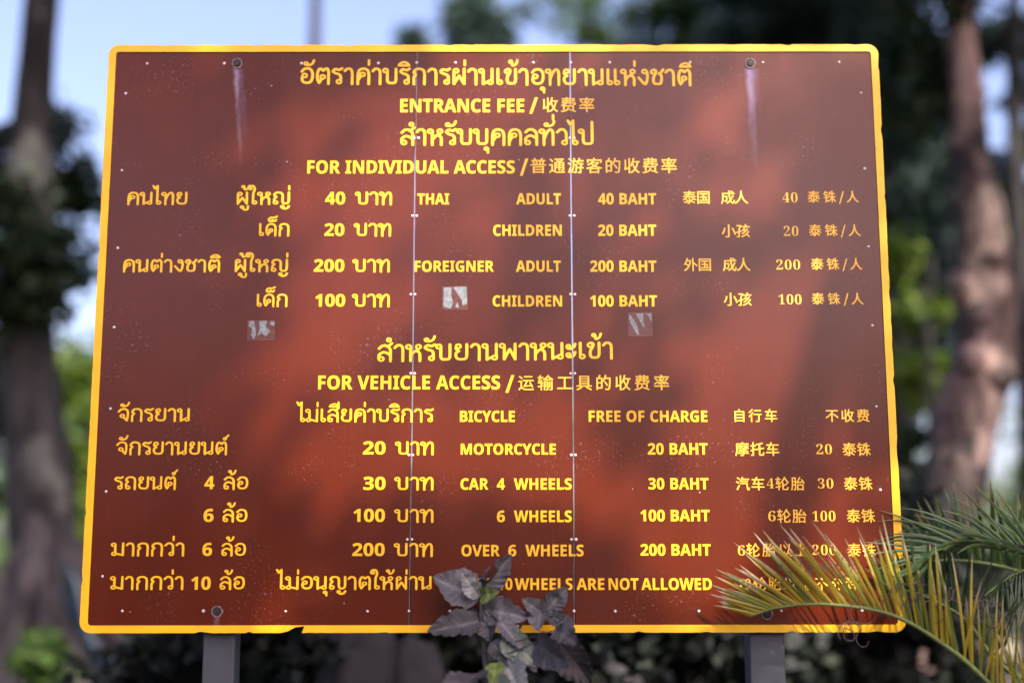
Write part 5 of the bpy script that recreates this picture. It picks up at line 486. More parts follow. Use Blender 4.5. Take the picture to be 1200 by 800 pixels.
    [36890, 350, 32, 28, -26, 33, -26, 58, 5, 68, 14, 76, 18, 85, 14, 110, -2, 129, -12, 154, -18, 193, -21, 259, -21, 332, -18, 335, -17, 342, 10, 338, 11, 242, 5, 182, 5, 149, 9, 127, 16, 93, 38, 92, 164, 15, 164, 12, 164, 12, 162, 12, 137, 15, 136, 59, 136, 61, 135, 61, 40, 36, 23, 18, 5, 11, -4, 55, 260, 23, 290, 23, 308, 26, 319, 32, 323, 40, 324, 52, 324, 206, 323, 207, 321, 208, 277, 208, 256, 219, 256, 221, 281, 236, 300, 250, 324, 269, 323, 272, 305, 284, 296, 283, 126, 282, 124, 280, 124, 260, 127, 259, 269, 258, 249, 245, 226, 233, 176, 253, 172, 252, 157, 238, 155, 236, 158, 234, 214, 210, 213, 208, 127, 208, 124, 206, 124, 25, 129, 23, 151, 23, 155, 25, 155, 80, 158, 81, 204, 81, 208, 80, 208, 27, 209, 25, 213, 25, 237, 25, 238, 27, 238, 80, 239, 81, 290, 81, 293, 80, 293, 52, 291, 47, 255, 47, 251, 45, 6, 156, 106, 156, 133, 204, 134, 208, 133, 208, 106, 206, 106, 7, 239, 106, 238, 106, 238, 133, 239, 134, 290, 134, 293, 133, 292, 106, 5, 156, 157, 156, 184, 206, 184, 208, 184, 208, 157, 6, 239, 157, 238, 159, 238, 184, 239, 184, 293, 184, 292, 157, 11, 83, 203, 104, 221, 104, 223, 84, 245, 52, 274, 44, 281, 41, 282, 37, 280, 20, 265, 54, 232, 79, 205],
    [38114, 350, 117, 228, -29, 256, -29, 258, -29, 259, -26, 259, 75, 260, 79, 275, 50, 290, 26, 302, 11, 317, -7, 322, -8, 324, -7, 333, 3, 344, 13, 322, 35, 304, 59, 287, 88, 274, 114, 276, 116, 278, 116, 335, 117, 336, 119, 336, 143, 262, 144, 259, 145, 260, 202, 320, 203, 322, 204, 321, 229, 317, 230, 262, 230, 259, 231, 258, 295, 232, 296, 227, 295, 227, 231, 225, 230, 203, 230, 201, 231, 208, 268, 209, 273, 208, 275, 180, 279, 178, 277, 173, 246, 165, 216, 155, 189, 148, 176, 142, 167, 143, 165, 165, 152, 169, 152, 179, 169, 193, 202, 226, 202, 227, 145, 223, 144, 150, 143, 149, 141, 148, 122, 102, 122, 100, 123, 100, 165, 104, 166, 137, 166, 141, 167, 141, 191, 137, 193, 39, 194, 62, 227, 64, 228, 153, 229, 154, 253, 153, 255, 150, 255, 80, 256, 78, 257, 90, 286, 87, 288, 62, 295, 60, 292, 50, 268, 38, 246, 25, 226, 10, 209, 24, 182, 29, 183, 36, 190, 36, 167, 40, 166, 67, 166, 69, 165, 69, 123, 64, 122, 20, 122, 18, 121, 18, 97, 20, 95, 67, 95, 68, 94, 69, 92, 68, 20, 62, 6, 50, -7, 65, -26, 69, -27, 96, -9, 141, 16, 144, 16, 136, 9, 154, -11, 159, -12, 171, -2, 191, 20, 209, 46, 225, 75, 227, 70, 18, 102, 26, 101, 26, 100, 28, 100, 92, 101, 94, 148, 95, 150, 97, 150, 117, 212, 116, 212, 114, 206, 101, 190, 70, 170, 42, 155, 25, 152, 25, 152, 26, 148, 46, 144, 47],
]
LINES = [
    ('thai', 'อัตราค่าบริการผ่านเข้าอุทยานแห่งชาติ', -0.7516, 0.7712, 2.0884, 2.0808, 0.0673),
    ('latin', 'ENTRANCE FEE', -0.3612, 0.1188, 1.973, 1.9725, 0.0533),
    ('latin', '/', 0.1386, 0.1716, 1.9663, 1.9663, 0.0658),
    ('chinese', '收费率', 0.1905, 0.391, 1.9725, 1.9723, 0.0606),
    ('thai', 'สำหรับบุคคลทั่วไป', -0.3595, 0.3862, 1.8412, 1.8405, 0.0663),
    ('latin', 'FOR INDIVIDUAL ACCESS', -0.7153, 0.0821, 1.7278, 1.7271, 0.0511),
    ('latin', '/', 0.1017, 0.1335, 1.7179, 1.7179, 0.0681),
    ('chinese', '普通游客的收费率', 0.1424, 0.7049, 1.7271, 1.7265, 0.0613),
    ('thai', 'คนไทย', -1.401, -1.1716, 1.6052, 1.605, 0.05),
    ('thai', 'ผู้ใหญ่', -0.9823, -0.7776, 1.6055, 1.6053, 0.05),
    ('latin', '40', -0.6438, -0.5677, 1.6051, 1.6051, 0.0483),
    ('thai', 'บาท', -0.5305, -0.3882, 1.6044, 1.6042, 0.0507),
    ('latin', 'THAI', -0.2913, -0.1695, 1.6048, 1.6047, 0.0426),
    ('latin', 'ADULT', 0.0874, 0.2582, 1.6045, 1.6043, 0.0433),
    ('latin', '40 BAHT', 0.4009, 0.6229, 1.6042, 1.604, 0.0436),
    ('chinese', '泰国', 0.7242, 0.8277, 1.6056, 1.6055, 0.0517),
    ('chinese', '成人', 0.8711, 0.9756, 1.6054, 1.6053, 0.0524),
    ('numeral', '40', 1.1074, 1.1642, 1.6109, 1.6109, 0.0399),
    ('chinese', '泰铢/人', 1.2032, 1.3992, 1.6051, 1.6049, 0.0517),
    ('thai', 'เด็ก', -0.8937, -0.7776, 1.4817, 1.4816, 0.0496),
    ('latin', '20', -0.6443, -0.5686, 1.4815, 1.4814, 0.0479),
    ('thai', 'บาท', -0.5328, -0.3898, 1.4807, 1.4806, 0.0503),
    ('latin', 'CHILDREN', -0.0006, 0.2606, 1.4809, 1.4806, 0.0429),
    ('latin', '20 BAHT', 0.3994, 0.6206, 1.4805, 1.4803, 0.0432),
    ('chinese', '小孩', 0.8708, 0.9781, 1.4733, 1.4732, 0.052),
    ('numeral', '20', 1.1074, 1.1627, 1.4788, 1.4788, 0.0396),
    ('chinese', '泰铢/人', 1.2034, 1.4008, 1.473, 1.4728, 0.0513),
    ('thai', 'คนต่างชาติ', -1.4049, -1.0351, 1.3416, 1.3412, 0.0492),
    ('thai', 'ผู้ใหญ่', -0.981, -0.7781, 1.3419, 1.3417, 0.0492),
    ('latin', '200', -0.681, -0.5658, 1.3416, 1.3415, 0.0475),
    ('thai', 'บาท', -0.5354, -0.393, 1.3408, 1.3406, 0.0498),
    ('latin', 'FOREIGNER', -0.2982, 0.0019, 1.3412, 1.3409, 0.0419),
    ('latin', 'ADULT', 0.086, 0.2563, 1.3408, 1.3407, 0.0425),
    ('latin', '200 BAHT', 0.3677, 0.6189, 1.3406, 1.3403, 0.0429),
    ('chinese', '外国', 0.7238, 0.8261, 1.3422, 1.3421, 0.0508),
    ('chinese', '成人', 0.8715, 0.9764, 1.3421, 1.342, 0.0515),
    ('numeral', '200', 1.0747, 1.1644, 1.3475, 1.3474, 0.0392),
    ('chinese', '泰铢/人', 1.2063, 1.4005, 1.3417, 1.3416, 0.0508),
    ('thai', 'เด็ก', -0.8938, -0.7778, 1.2074, 1.2073, 0.0487),
    ('latin', '100', -0.6727, -0.56, 1.2071, 1.207, 0.0471),
    ('thai', 'บาท', -0.5342, -0.3911, 1.2064, 1.2062, 0.0494),
    ('latin', 'CHILDREN', -0.0025, 0.2599, 1.2065, 1.2062, 0.0421),
    ('latin', '100 BAHT', 0.3662, 0.6186, 1.2061, 1.2059, 0.0425),
    ('chinese', '小孩', 0.871, 0.9764, 1.2079, 1.2078, 0.0511),
    ('numeral', '100', 1.0788, 1.1646, 1.2133, 1.2132, 0.0389),
    ('chinese', '泰铢/人', 1.2044, 1.3997, 1.2076, 1.2074, 0.0504),
    ('thai', 'สำหรับยานพาหนะเข้า', -0.4343, 0.4492, 0.9969, 1.0068, 0.065),
    ('latin', 'FOR VEHICLE ACCESS', -0.6546, 0.0257, 0.8915, 0.8908, 0.0516),
    ('latin', '/', 0.0458, 0.0789, 0.8779, 0.8779, 0.0661),
    ('chinese', '运输工具的收费率', 0.0936, 0.6581, 0.8866, 0.886, 0.0581),
    ('thai', 'จักรยาน', -1.3995, -1.1295, 0.7726, 0.7723, 0.049),
    ('thai', 'ไม่เสียค่าบริการ', -0.7344, -0.2211, 0.7697, 0.7692, 0.0496),
    ('latin', 'BICYCLE', -0.1236, 0.0807, 0.7691, 0.7689, 0.0409),
    ('latin', 'FREE OF CHARGE', 0.3561, 0.7977, 0.7686, 0.7681, 0.0416),
    ('chinese', '自行车', 0.8993, 1.0582, 0.7671, 0.7669, 0.048),
    ('chinese', '不收费', 1.2384, 1.4014, 0.7667, 0.7665, 0.048),
    ('thai', 'จักรยานยนต์', -1.3986, -0.9802, 0.6485, 0.6481, 0.0486),
    ('latin', '20', -0.4826, -0.3991, 0.6485, 0.6484, 0.0476),
    ('thai', 'บาท', -0.3643, -0.22, 0.6475, 0.6473, 0.0486),
    ('latin', 'MOTORCYCLE', -0.1198, 0.2324, 0.6472, 0.6468, 0.04),
    ('latin', '20 BAHT', 0.5741, 0.7956, 0.6465, 0.6463, 0.0419),
    ('chinese', '摩托车', 0.8979, 1.0612, 0.6408, 0.6406, 0.0508),
    ('numeral', '20', 1.1997, 1.2567, 0.6468, 0.6467, 0.0381),
    ('chinese', '泰铢', 1.2966, 1.401, 0.6403, 0.6402, 0.0492),
    ('thai', 'รถยนต์', -1.4, -1.1648, 0.5201, 0.5199, 0.0481),
    ('latin', '4', -1.0662, -1.0294, 0.5207, 0.5207, 0.0472),
    ('thai', 'ล้อ', -0.9957, -0.9043, 0.5197, 0.5196, 0.0472),
    ('latin', '30', -0.4791, -0.3972, 0.5176, 0.5175, 0.0472),
    ('thai', 'บาท', -0.3648, -0.2199, 0.5168, 0.5167, 0.0481),
    ('latin', 'CAR', -0.12, -0.0173, 0.5178, 0.5177, 0.0409),
    ('latin', '4', 0.0142, 0.0438, 0.5177, 0.5177, 0.0409),
    ('latin', 'WHEELS', 0.0772, 0.2904, 0.5176, 0.5174, 0.0409),
    ('latin', '30 BAHT', 0.574, 0.7955, 0.5181, 0.5178, 0.0415),
    ('chinese', '汽车', 0.8974, 1.0024, 0.5136, 0.5135, 0.0494),
    ('numeral', '4', 1.012, 1.0373, 0.5207, 0.5207, 0.0378),
    ('chinese', '轮胎', 1.0433, 1.1514, 0.5135, 0.5134, 0.0494),
    ('numeral', '30', 1.2002, 1.2569, 0.5205, 0.5205, 0.0378),
    ('chinese', '泰铢', 1.2963, 1.4016, 0.5141, 0.514, 0.0488),
    ('latin', '6', -1.065, -1.0283, 0.4009, 0.4008, 0.0468),
    ('thai', 'ล้อ', -0.9947, -0.9037, 0.4008, 0.4007, 0.0468),
    ('latin', '100', -0.5138, -0.3977, 0.4003, 0.4002, 0.0468),
    ('thai', 'บาท', -0.3641, -0.2189, 0.3992, 0.399, 0.0478),
    ('latin', '6', 0.0143, 0.0437, 0.3988, 0.3988, 0.0415),
    ('latin', 'WHEELS', 0.077, 0.2894, 0.3987, 0.3985, 0.0418),
    ('latin', '100 BAHT', 0.5427, 0.7969, 0.4013, 0.4011, 0.0412),
    ('numeral', '6', 1.0134, 1.0395, 0.4002, 0.4002, 0.0384),
    ('chinese', '轮胎', 1.0456, 1.1532, 0.3946, 0.3945, 0.0499),
    ('numeral', '100', 1.1754, 1.2592, 0.4, 0.4, 0.0384),
    ('chinese', '泰铢', 1.302, 1.4056, 0.3952, 0.3951, 0.049),
    ('thai', 'มากกว่า', -1.4009, -1.131, 0.278, 0.2777, 0.048),
    ('latin', '6', -1.0645, -1.0292, 0.2777, 0.2776, 0.0464),
    ('thai', 'ล้อ', -0.9948, -0.9051, 0.2776, 0.2775, 0.0464),
    ('latin', '200', -0.5155, -0.3968, 0.2762, 0.276, 0.0464),
    ('thai', 'บาท', -0.3637, -0.22, 0.2751, 0.2749, 0.048),
    ('latin', 'OVER', -0.1156, 0.025, 0.2748, 0.2746, 0.0412),
    ('latin', '6', 0.0562, 0.0853, 0.2746, 0.2746, 0.0412),
    ('latin', 'WHEELS', 0.1187, 0.3321, 0.2745, 0.2743, 0.0415),
    ('latin', '200 BAHT', 0.5406, 0.7978, 0.2765, 0.2763, 0.0412),
    ('numeral', '6', 0.8978, 0.9228, 0.2762, 0.2761, 0.0371),
    ('chinese', '轮胎以上', 0.9289, 1.153, 0.2715, 0.2712, 0.0486),
    ('numeral', '200', 1.1707, 1.2573, 0.2774, 0.2773, 0.0381),
    ('chinese', '泰铢', 1.2986, 1.403, 0.2711, 0.271, 0.0486),
    ('thai', 'มากกว่า', -1.3981, -1.1293, 0.1571, 0.1568, 0.0476),
    ('latin', '10', -1.1013, -1.0297, 0.1558, 0.1558, 0.0461),
    ('thai', 'ล้อ', -0.9968, -0.9053, 0.1566, 0.1565, 0.0467),
    ('thai', 'ไม่อนุญาตให้ผ่าน', -0.7933, -0.223, 0.1564, 0.1558, 0.0476),
    ('latin', 'OVER', -0.115, 0.0057, 0.1535, 0.1534, 0.0417),
    ('latin', '10', 0.0166, 0.0711, 0.1534, 0.1533, 0.0417),
    ('latin', 'WHEELS', 0.0798, 0.2904, 0.1533, 0.1531, 0.0417),
    ('latin', 'ARE', 0.3051, 0.4065, 0.1531, 0.1529, 0.0418),
    ('latin', 'NOT', 0.4221, 0.531, 0.1529, 0.1528, 0.0418),
    ('latin', 'ALLOWED', 0.5416, 0.7986, 0.1528, 0.1525, 0.0418),
    ('numeral', '10', 0.8943, 0.9409, 0.1546, 0.1545, 0.0378),
    ('chinese', '轮胎以上不允许', 0.9486, 1.3361, 0.1499, 0.1495, 0.0482),
]
RIVETS = [(-1.3499, 2.172), (-1.0495, 2.1717), (-0.7483, 2.1722), (-0.4492, 2.1726), (-0.2996, 2.1742), (-0.1487, 2.1741), (0.1549, 2.1738), (0.3012, 2.1748), (0.4518, 2.1746), (0.7657, 2.1747), (1.0494, 2.1741), (1.3464, 2.1746), (-1.4273, 2.0501), (-1.4279, 1.7407), (-1.4287, 1.4341), (-1.428, 1.1282), (-1.4271, 0.8194), (-1.428, 0.5117), (-1.4262, 0.2032), (1.4264, 2.05), (1.427, 1.7449), (1.4275, 1.4371), (1.4285, 1.1319), (1.4294, 0.8241), (1.43, 0.5149), (1.4307, 0.2093), (-1.3478, 0.0791), (-1.053, 0.0787), (-0.7539, 0.0778), (-0.456, 0.0772), (-0.3052, 0.0779), (-0.1562, 0.0771), (0.1439, 0.0765), (0.2951, 0.0766), (0.445, 0.0765), (0.7492, 0.0761), (1.0494, 0.077), (1.3422, 0.0776), (-0.3066, 1.8686), (-0.2901, 1.8686), (0.294, 1.868), (0.3118, 1.868), (-0.3094, 1.5593), (-0.2931, 1.5593), (0.2918, 1.5588), (0.3081, 1.5588), (-0.3124, 1.2529), (-0.2962, 1.2529), (0.2921, 1.2523), (0.3083, 1.2523), (-0.3092, 0.9508), (-0.2945, 0.9508), (0.2896, 0.9502), (0.3062, 0.9502), (-0.3127, 0.6452), (-0.2978, 0.6452), (0.2893, 0.6446), (0.3048, 0.6445), (-0.3144, 0.3357), (-0.2975, 0.3357), (0.2879, 0.3351), (0.3045, 0.335)]
BOLTS = [(-0.9986, 2.1724), (0.9994, 2.1707), (-1.0033, 0.0772), (0.9972, 0.0658)]
SEAMS = [(-0.2987, 2.2156), (-0.3046, 0.0246), (0.3005, 2.2151), (0.2955, 0.024)]
STICKERS = [[(-0.9233, 1.1516), (-0.8248, 1.0796)], [(-0.1893, 1.2825), (-0.1001, 1.1967)], [(0.5118, 1.1797), (0.5972, 1.0945)]]

# each row: character code (serif numerals + 10000000, the thin slash 20000047), advance, then per outline its point count and x, y pairs
GL = {}
for row in GLYPHS:
    polys, i = [], 2
    while i < len(row):
        n = row[i]; polys.append(row[i + 1:i + 1 + 2 * n]); i += 1 + 2 * n
    GL[row[0]] = [row[1]] + polys
ABOVE, TONE, BELOW = "\u0e31\u0e34\u0e35\u0e47\u0e4d", "\u0e48\u0e49\u0e4c", "\u0e38\u0e39"
H_CAP = max(GL[ord("H")][1][1::2]) / 1000.0
H_THAI = max(GL[0x0e19][1][1::2]) / 1000.0

def shape(kind, text):
    """Placed glyph outlines for one string, in glyph units, with its ink box."""
    out, owner, n_char, pen, prev = [], [], -1, 0.0, ""
    if kind == "thai":
        text = text.replace("\u0e33", "\u0e4d\u0e32")
    for ch in text:
        if ch == " ":
            pen += .20; prev = ""; continue
        key = ord(ch) + 10000000 if kind == "numeral" else 20000047 if kind == "chinese" and ch == "/" else ord(ch)
        adv, polys = GL[key][0] / 1000.0, GL[key][1:]
        dx = dy = 0.0
        if kind == "thai":
            if ch in TONE and prev and prev in ABOVE: dy = .36
        if kind == "numeral": adv *= 1.06
        if kind == "chinese": adv = adv * .86 if ch == "/" else adv
        n_char += 1
        for q in polys:
            owner.append(n_char)
            out.append([(q[i] / 1000.0 + pen + dx, q[i + 1] / 1000.0 + dy) for i in range(0, len(q), 2)])
        pen += adv; prev = ch
    xs = [p[0] for q in out for p in q]; ys = [p[1] for q in out for p in q]
    return out, owner, min(xs), max(xs), min(ys), max(ys)

def place(line):
    """Fit a string to its measured place on the board: outlines in board metres."""
    kind, text, u0, u1, v0, v1, h = line
    polys, owner, x0, x1, y0, y1 = shape(kind, text)
    if kind == "latin" and text != "/": s, base = h / H_CAP, 0.0
    elif kind == "thai": s, base = h / H_THAI, 0.0
    elif kind == "numeral": s, base = h / .482, 0.0
    else: s, base = h / (y1 - y0), y0
    res = []
    if kind == "chinese":                       # keep the characters square, spread them along the line
        n = len(text); sx = s; w = .35 * sx
        for i, q in zip(owner, polys):
            extra = ((u1 - u0) - (x1 - x0) * sx) / max(1, n - 1)
            res.append((i, [(u0 + (p[0] - x0) * sx + i * extra, v0 + (p[1] - base) * s) for p in q]))
    else:
        sx = (u1 - u0) / (x1 - x0)
        for i, q in zip(owner, polys):
            o = []
            for p in q:
                t = (p[0] - x0) / (x1 - x0)
                o.append((u0 + (p[0] - x0) * sx, v0 + (v1 - v0) * t + (p[1] - base) * s))
            res.append((i, o))
    return [[q for j, q in res if j == k] for k in sorted({j for j, _ in res})]

def flat_glyphs(name, glyphs, depth):
    """One lettering mesh out of glyphs filled one by one, so that a loop may touch its neighbour."""
    bm = bmesh.new()
    for i, g in enumerate(glyphs):
        me = flat_mesh(name, g, depth)
        me.transform(Matrix.Translation((0, -.00012 * (i % 3), 0)))
        bm.from_mesh(me); bpy.data.meshes.remove(me)
    me = bpy.data.meshes.new(name); bm.to_mesh(me); bm.free()
    return me

def flat_mesh(name, polys, depth):
    """Filled outlines (even-odd) standing in the XZ plane, front face at y = -depth."""
    cu = bpy.data.curves.new(name, 'CURVE')
    cu.dimensions = '2D'; cu.fill_mode = 'BOTH'; cu.extrude = depth / 2
    for q in polys:
        sp = cu.splines.new('POLY'); sp.points.add(len(q) - 1)
        for i, p in enumerate(q): sp.points[i].co = (p[0], p[1], 0, 1)
        sp.use_cyclic_u = True
    o = bpy.data.objects.new(name, cu); C.objects.link(o)
    me = bpy.data.meshes.new_from_object(o)
    bpy.data.objects.remove(o); bpy.data.curves.remove(cu)
    me.name = name
    me.transform(Matrix.Rotation(math.pi / 2, 4, 'X'))     # XY -> XZ, front towards -Y
    me.transform(Matrix.Translation((0, -depth / 2, 0)))
    me.materials.clear()
    return me

# ------------------------------------------------------------------ the board
W2, HB = 1.5, 2.247
def rounded(x0, z0, x1, z1, r, seg=7):
    P = []
    for cx, cz, a0 in ((x1 - r, z0 + r, -90), (x1 - r, z1 - r, 0), (x0 + r, z1 - r, 90), (x0 + r, z0 + r, 180)):
        for k in range(seg + 1):
            a = R_(a0 + 90 * k / seg)
            P.append((cx + r * math.cos(a), cz + r * math.sin(a)))
    return P

def chipped(P, rng, amp):
    """Subdivide an outline and nibble its edge the way old vinyl flakes."""
    out = []
    for i, a in enumerate(P):
        b = P[(i + 1) % len(P)]
        L = math.hypot(b[0] - a[0], b[1] - a[1])
        out.append(a)
        n = int(L / .022)
        nx, nz = -(b[1] - a[1]) / max(L, 1e-6), (b[0] - a[0]) / max(L, 1e-6)
        for k in range(1, n):
            t = (k + rng.uniform(-.35, .35)) / n
            d = rng.random() ** 14 * amp + rng.random() * .0006
            out.append((a[0] + (b[0] - a[0]) * t + nx * d, a[1] + (b[1] - a[1]) * t + nz * d))
    return out

def build_board():
    rng = random.Random(4)
    root = thing("fee_board", "large brown national park entrance fee board with yellow rim and trilingual lettering", "sign", (0, 0, Z0))
    # three brown sheets side by side
    xs = [-W2 + .022, -.3015, .298, W2 - .022]
    for a, b in zip(xs, xs[1:]):
        obj("sheet_panel", box_mesh("sheet_panel", a + (.0024 if a > -1 else 0), b - (.0024 if b < 1 else 0), .0, .004, .027, HB - .022), M["board"], root)
    # yellow rim, flaked along its outer edge, with a piece torn out below
    outer = chipped(rounded(-W2, 0, W2, HB, .042), rng, .006)
    keep = [p for p in outer if not (p[1] < .02 and -.775 < p[0] < -.675)]
    notch = [(-.772, .0), (-.745, .006), (-.716, .0205), (-.684, .0245), (-.692, .0)]
    cut = next(i for i, p in enumerate(keep) if p[1] < .02 and p[0] > -.68 and keep[i - 1][0] < -.7) if any(p[1] < .02 and p[0] > -.68 and keep[i - 1][0] < -.7 for i, p in enumerate(keep)) else len(keep)
    outer = keep[:cut] + notch + keep[cut:]
    inner = rounded(-W2 + .029, .0275, W2 - .029, HB - .029, .012, 4)
    rim = obj("rim", flat_mesh("rim", [outer, inner], .005), M["rim"], root)
    rim.location.y = -.0005
    # lettering: neighbouring strings of one row form one piece
    groups = []
    for ln in LINES:
        if ln[1] == "/":                       # the slash belongs to its English heading
            groups[-1].append(ln)
        else:
            groups.append([ln])
    for g in groups:
        kinds = {l[0] for l in g}
        nm = "thai_lettering" if "thai" in kinds else "chinese_lettering" if kinds & {"chinese", "numeral"} else "english_lettering"
        o = obj(nm, flat_glyphs(nm, [q for l in g for q in place(l)], .0012), M["yellow_pale" if nm == "chinese_lettering" else "yellow"], root)
        o.location.y = -.0004
    # thin pale joints between the sheets
    for (a, b) in ((SEAMS[0], SEAMS[1]), (SEAMS[2], SEAMS[3])):
        P, n = [], 60
        for k in range(n + 1):
            t = k / n
            P.append((a[0] + (b[0] - a[0]) * t, a[1] + .02 + (b[1] - a[1] - .02) * t, .0009 + .0006 * noise.noise(Vector((k * .37, a[0] * 9, 0)))))
        poly = [(p[0] - p[2], p[1]) for p in P] + [(p[0] + p[2], p[1]) for p in reversed(P)]
        o = obj("sheet_joint", flat_mesh("sheet_joint", [poly], .0025), M["seam"], root)
        o.location.y = -.0003
    # rivets
    bm = bmesh.new()
    bmesh.ops.create_uvsphere(bm, u_segments=12, v_segments=8, radius=.0058)
    bmesh.ops.delete(bm, geom=[v for v in bm.verts if v.co.z < -.0005], context='VERTS')
    for f in bm.faces: f.smooth = True
    dome = bpy.data.meshes.new("rivet"); bm.to_mesh(dome); bm.free()
    dome.materials.append(M["rivet"])
    dome.transform(Matrix.Rotation(math.pi / 2, 4, 'X'))
    for (u, v) in RIVETS:
        o = obj("rivet", dome, None, root)
        s = rng.uniform(.8, 1.08)
        o.location = (u, -.0005, v); o.scale = (s, s * .8, s)
    # bolts in worn washers
    for i, (u, v) in enumerate(BOLTS):
        ring = [(math.cos(a) * .021 * rng.uniform(.9, 1.1), math.sin(a) * .021 * rng.uniform(.9, 1.1)) for a in [2 * math.pi * k / 22 for k in range(22)]]
        hole = [(math.cos(a) * .0165, math.sin(a) * .0165) for a in [2 * math.pi * k / 18 for k in range(18)]]
        w = obj("washer", flat_mesh("washer", [ring, hole], .003), M["washer"], root); w.location = (u, -.001, v)
        hexa = [(math.cos(a) * .012, math.sin(a) * .012) for a in [2 * math.pi * (k + .3) / 6 for k in range(6)]]
        disc = [(math.cos(a) * .0168, math.sin(a) * .0168) for a in [2 * math.pi * k / 18 for k in range(18)]]
        b = obj("bolt", flat_mesh("bolt", [disc], .0015), M["bolt"], root); b.location = (u, -.0006, v)
        h = obj("bolt_head", flat_mesh("bolt_head", [hexa], .006), M["bolt"], b); h.location = (0, -.0012, 0)
    # torn stickers
    shards = [
        [[(.04, .98), (.2, 1), (.26, .75), (.3, .3), (.22, .02), (.12, .3), (.16, .62), (.02, .7)], [(.4, 1), (.72, 1), (.66, .7), (.86, .45), (.7, .18), (.5, .35), (.36, .2), (.46, .6)], [(.86, 1), (1, .92), (.98, .72), (.84, .82)]],
        [[(.02, .96), (.36, 1), (.34, .62), (.42, .3), (.3, .02), (.02, .1)], [(.42, .98), (.98, 1), (1, .22), (.84, .14), (.78, .4), (.56, .78)], [(.5, .1), (.66, .02), (.6, .3)]],
        [[(.02, .98), (.3, .6), (.42, .3), (.46, .0), (.34, .06), (.1, .5), (.0, .7)], [(.3, 1), (.64, 1), (.62, .74), (.68, .36), (.6, .4), (.44, .74)], [(.74, .98), (1, 1), (.98, .6), (.9, .84)]]]
    for (a, b), sh in zip(STICKERS, shards):
        u0, u1, v0, v1 = a[0], b[0], b[1], a[1]
        P = [[(u0 + p[0] * (u1 - u0), v0 + p[1] * (v1 - v0)) for p in q] for q in sh]
        P = [[(p[0] + rng.uniform(-1, 1) * .0015, p[1] + rng.uniform(-1, 1) * .0015) for p in chipped(q, rng, .0)] for q in P]
        res = chipped(rounded(u0 - .004, v0 - .003, u1 + .003, v1 + .003, .004, 2), rng, .006)
        gl = obj("glue_residue", flat_mesh("glue_residue", [res], .0006), M["glue"], root); gl.location.y = -.0002
        st = obj("torn_sticker", flat_mesh("torn_sticker", P, .0008), M["sticker"], gl); st.location.y = -.0003
    # carrying frame behind: two posts and two rails
    for (u, w) in ((-1.0, .058), (1.0, .064)):
        obj("post", box_mesh("post", u - w, u + w, .036, .036 + 2 * w, -Z0 - .15, HB - .06, .006), M["steel"], root)
    for z in (.25, HB - .3):
        obj("rail", box_mesh("rail", -W2 + .06, W2 - .06, .0045, .0355, z, z + .05, .003), M["steel"], root)
    return root
build_board()

# ------------------------------------------------------------------ foliage
def leaf_cloud(rng, centres, radii, per, size, stretch=1.0, droop=0.0, keep=None, taper=.5):
    """Many small leaf blades (4-point diamonds) gathered in clumps: arrays of verts and faces."""
    centres = np.asarray(centres, dtype=float); radii = np.asarray(radii, dtype=float)
    n = len(centres) * per
    c = np.repeat(centres, per, 0); r = np.repeat(radii, per)[:, None]
    d = rng.normal(size=(n, 3)); d /= np.linalg.norm(d, axis=1)[:, None] + 1e-9
    p = c + d * r * (rng.random((n, 1)) ** .5) * np.array([1, 1, .75])
    if keep is not None:
        k = keep(p); p = p[k]; n = len(p)
    ax = rng.normal(size=(n, 3)); ax[:, 2] = ax[:, 2] * .6 - droop
    ax /= np.linalg.norm(ax, axis=1)[:, None] + 1e-9
    t = rng.normal(size=(n, 3)); sd = np.cross(ax, t); sd /= np.linalg.norm(sd, axis=1)[:, None] + 1e-9
    L = size * stretch * rng.uniform(.6, 1.3, (n, 1)); Wd = size * .42 * rng.uniform(.7, 1.2, (n, 1))
    nm = np.cross(sd, ax)
    V = np.stack([p, p + ax * L * taper + sd * Wd + nm * L * .08, p + ax * L, p + ax * L * taper - sd * Wd + nm * L * .08], 1).reshape(-1, 3)
    F = np.arange(n * 4).reshape(-1, 4)
    return V, F

def clumps(rng, centre, rad, n, shell=.35):
    """Clump centres spread unevenly through an ellipsoid."""
    d = rng.normal(size=(n, 3)); d /= np.linalg.norm(d, axis=1)[:, None]
    rr = shell + (1 - shell) * rng.random((n, 1)) ** .6
    return np.asarray(centre) + d * rr * np.asarray(rad)

def tree(name, label, cat, group, base, trunk, radii, crowns, bark, leaf, seed, per=60, size=.14, stretch=1.0, droop=.2, limbs=5, rough=.12, keep=None, clump_r=(.35, .7), sides=14):
    """trunk: points relative to base; crowns: (centre rel. to base, radii, number of clumps)."""
    rng = np.random.default_rng(seed)
    root = thing(name, label, cat, base, 0, group)
    path = smooth_path(trunk, 7)
    V, F = tube(path, lerp_list(radii, len(path)), sides, rough, 2.2, seed * .37)
    obj("trunk", mesh_py("trunk", V, F, True), bark, root)
    B = np.array(base)
    allc = []
    for cc, cr, n in crowns:
        c = clumps(rng, cc, cr, n); allc.append(c)
    c = np.vstack(allc)
    V, F = leaf_cloud(rng, c, rng.uniform(*clump_r, len(c)), per, size, stretch, droop, lambda p: (keep or shaft_holes)(p + B))
    obj("crown", mesh_np("crown", V, F), leaf, root)
    for k in range(limbs):
        e = Vector(c[rng.integers(len(c))])
        zs = [p for p in path if p.z < e.z] or [path[0]]
        s = zs[-1] if rng.random() < .5 else zs[max(0, len(zs) - 1 - int(rng.integers(1, 6)))]
        m = s.lerp(e, .5) + Vector((0, 0, -.06 * (e - s).length))
        P = smooth_path([s, m, e], 5)
        V, F = tube(P, lerp_list([radii[-1] * .9 + .02, .035, .012], len(P)), 7, .1, 3.0, k)
        obj("limb", mesh_py("limb", V, F, True), bark, root)
    return root

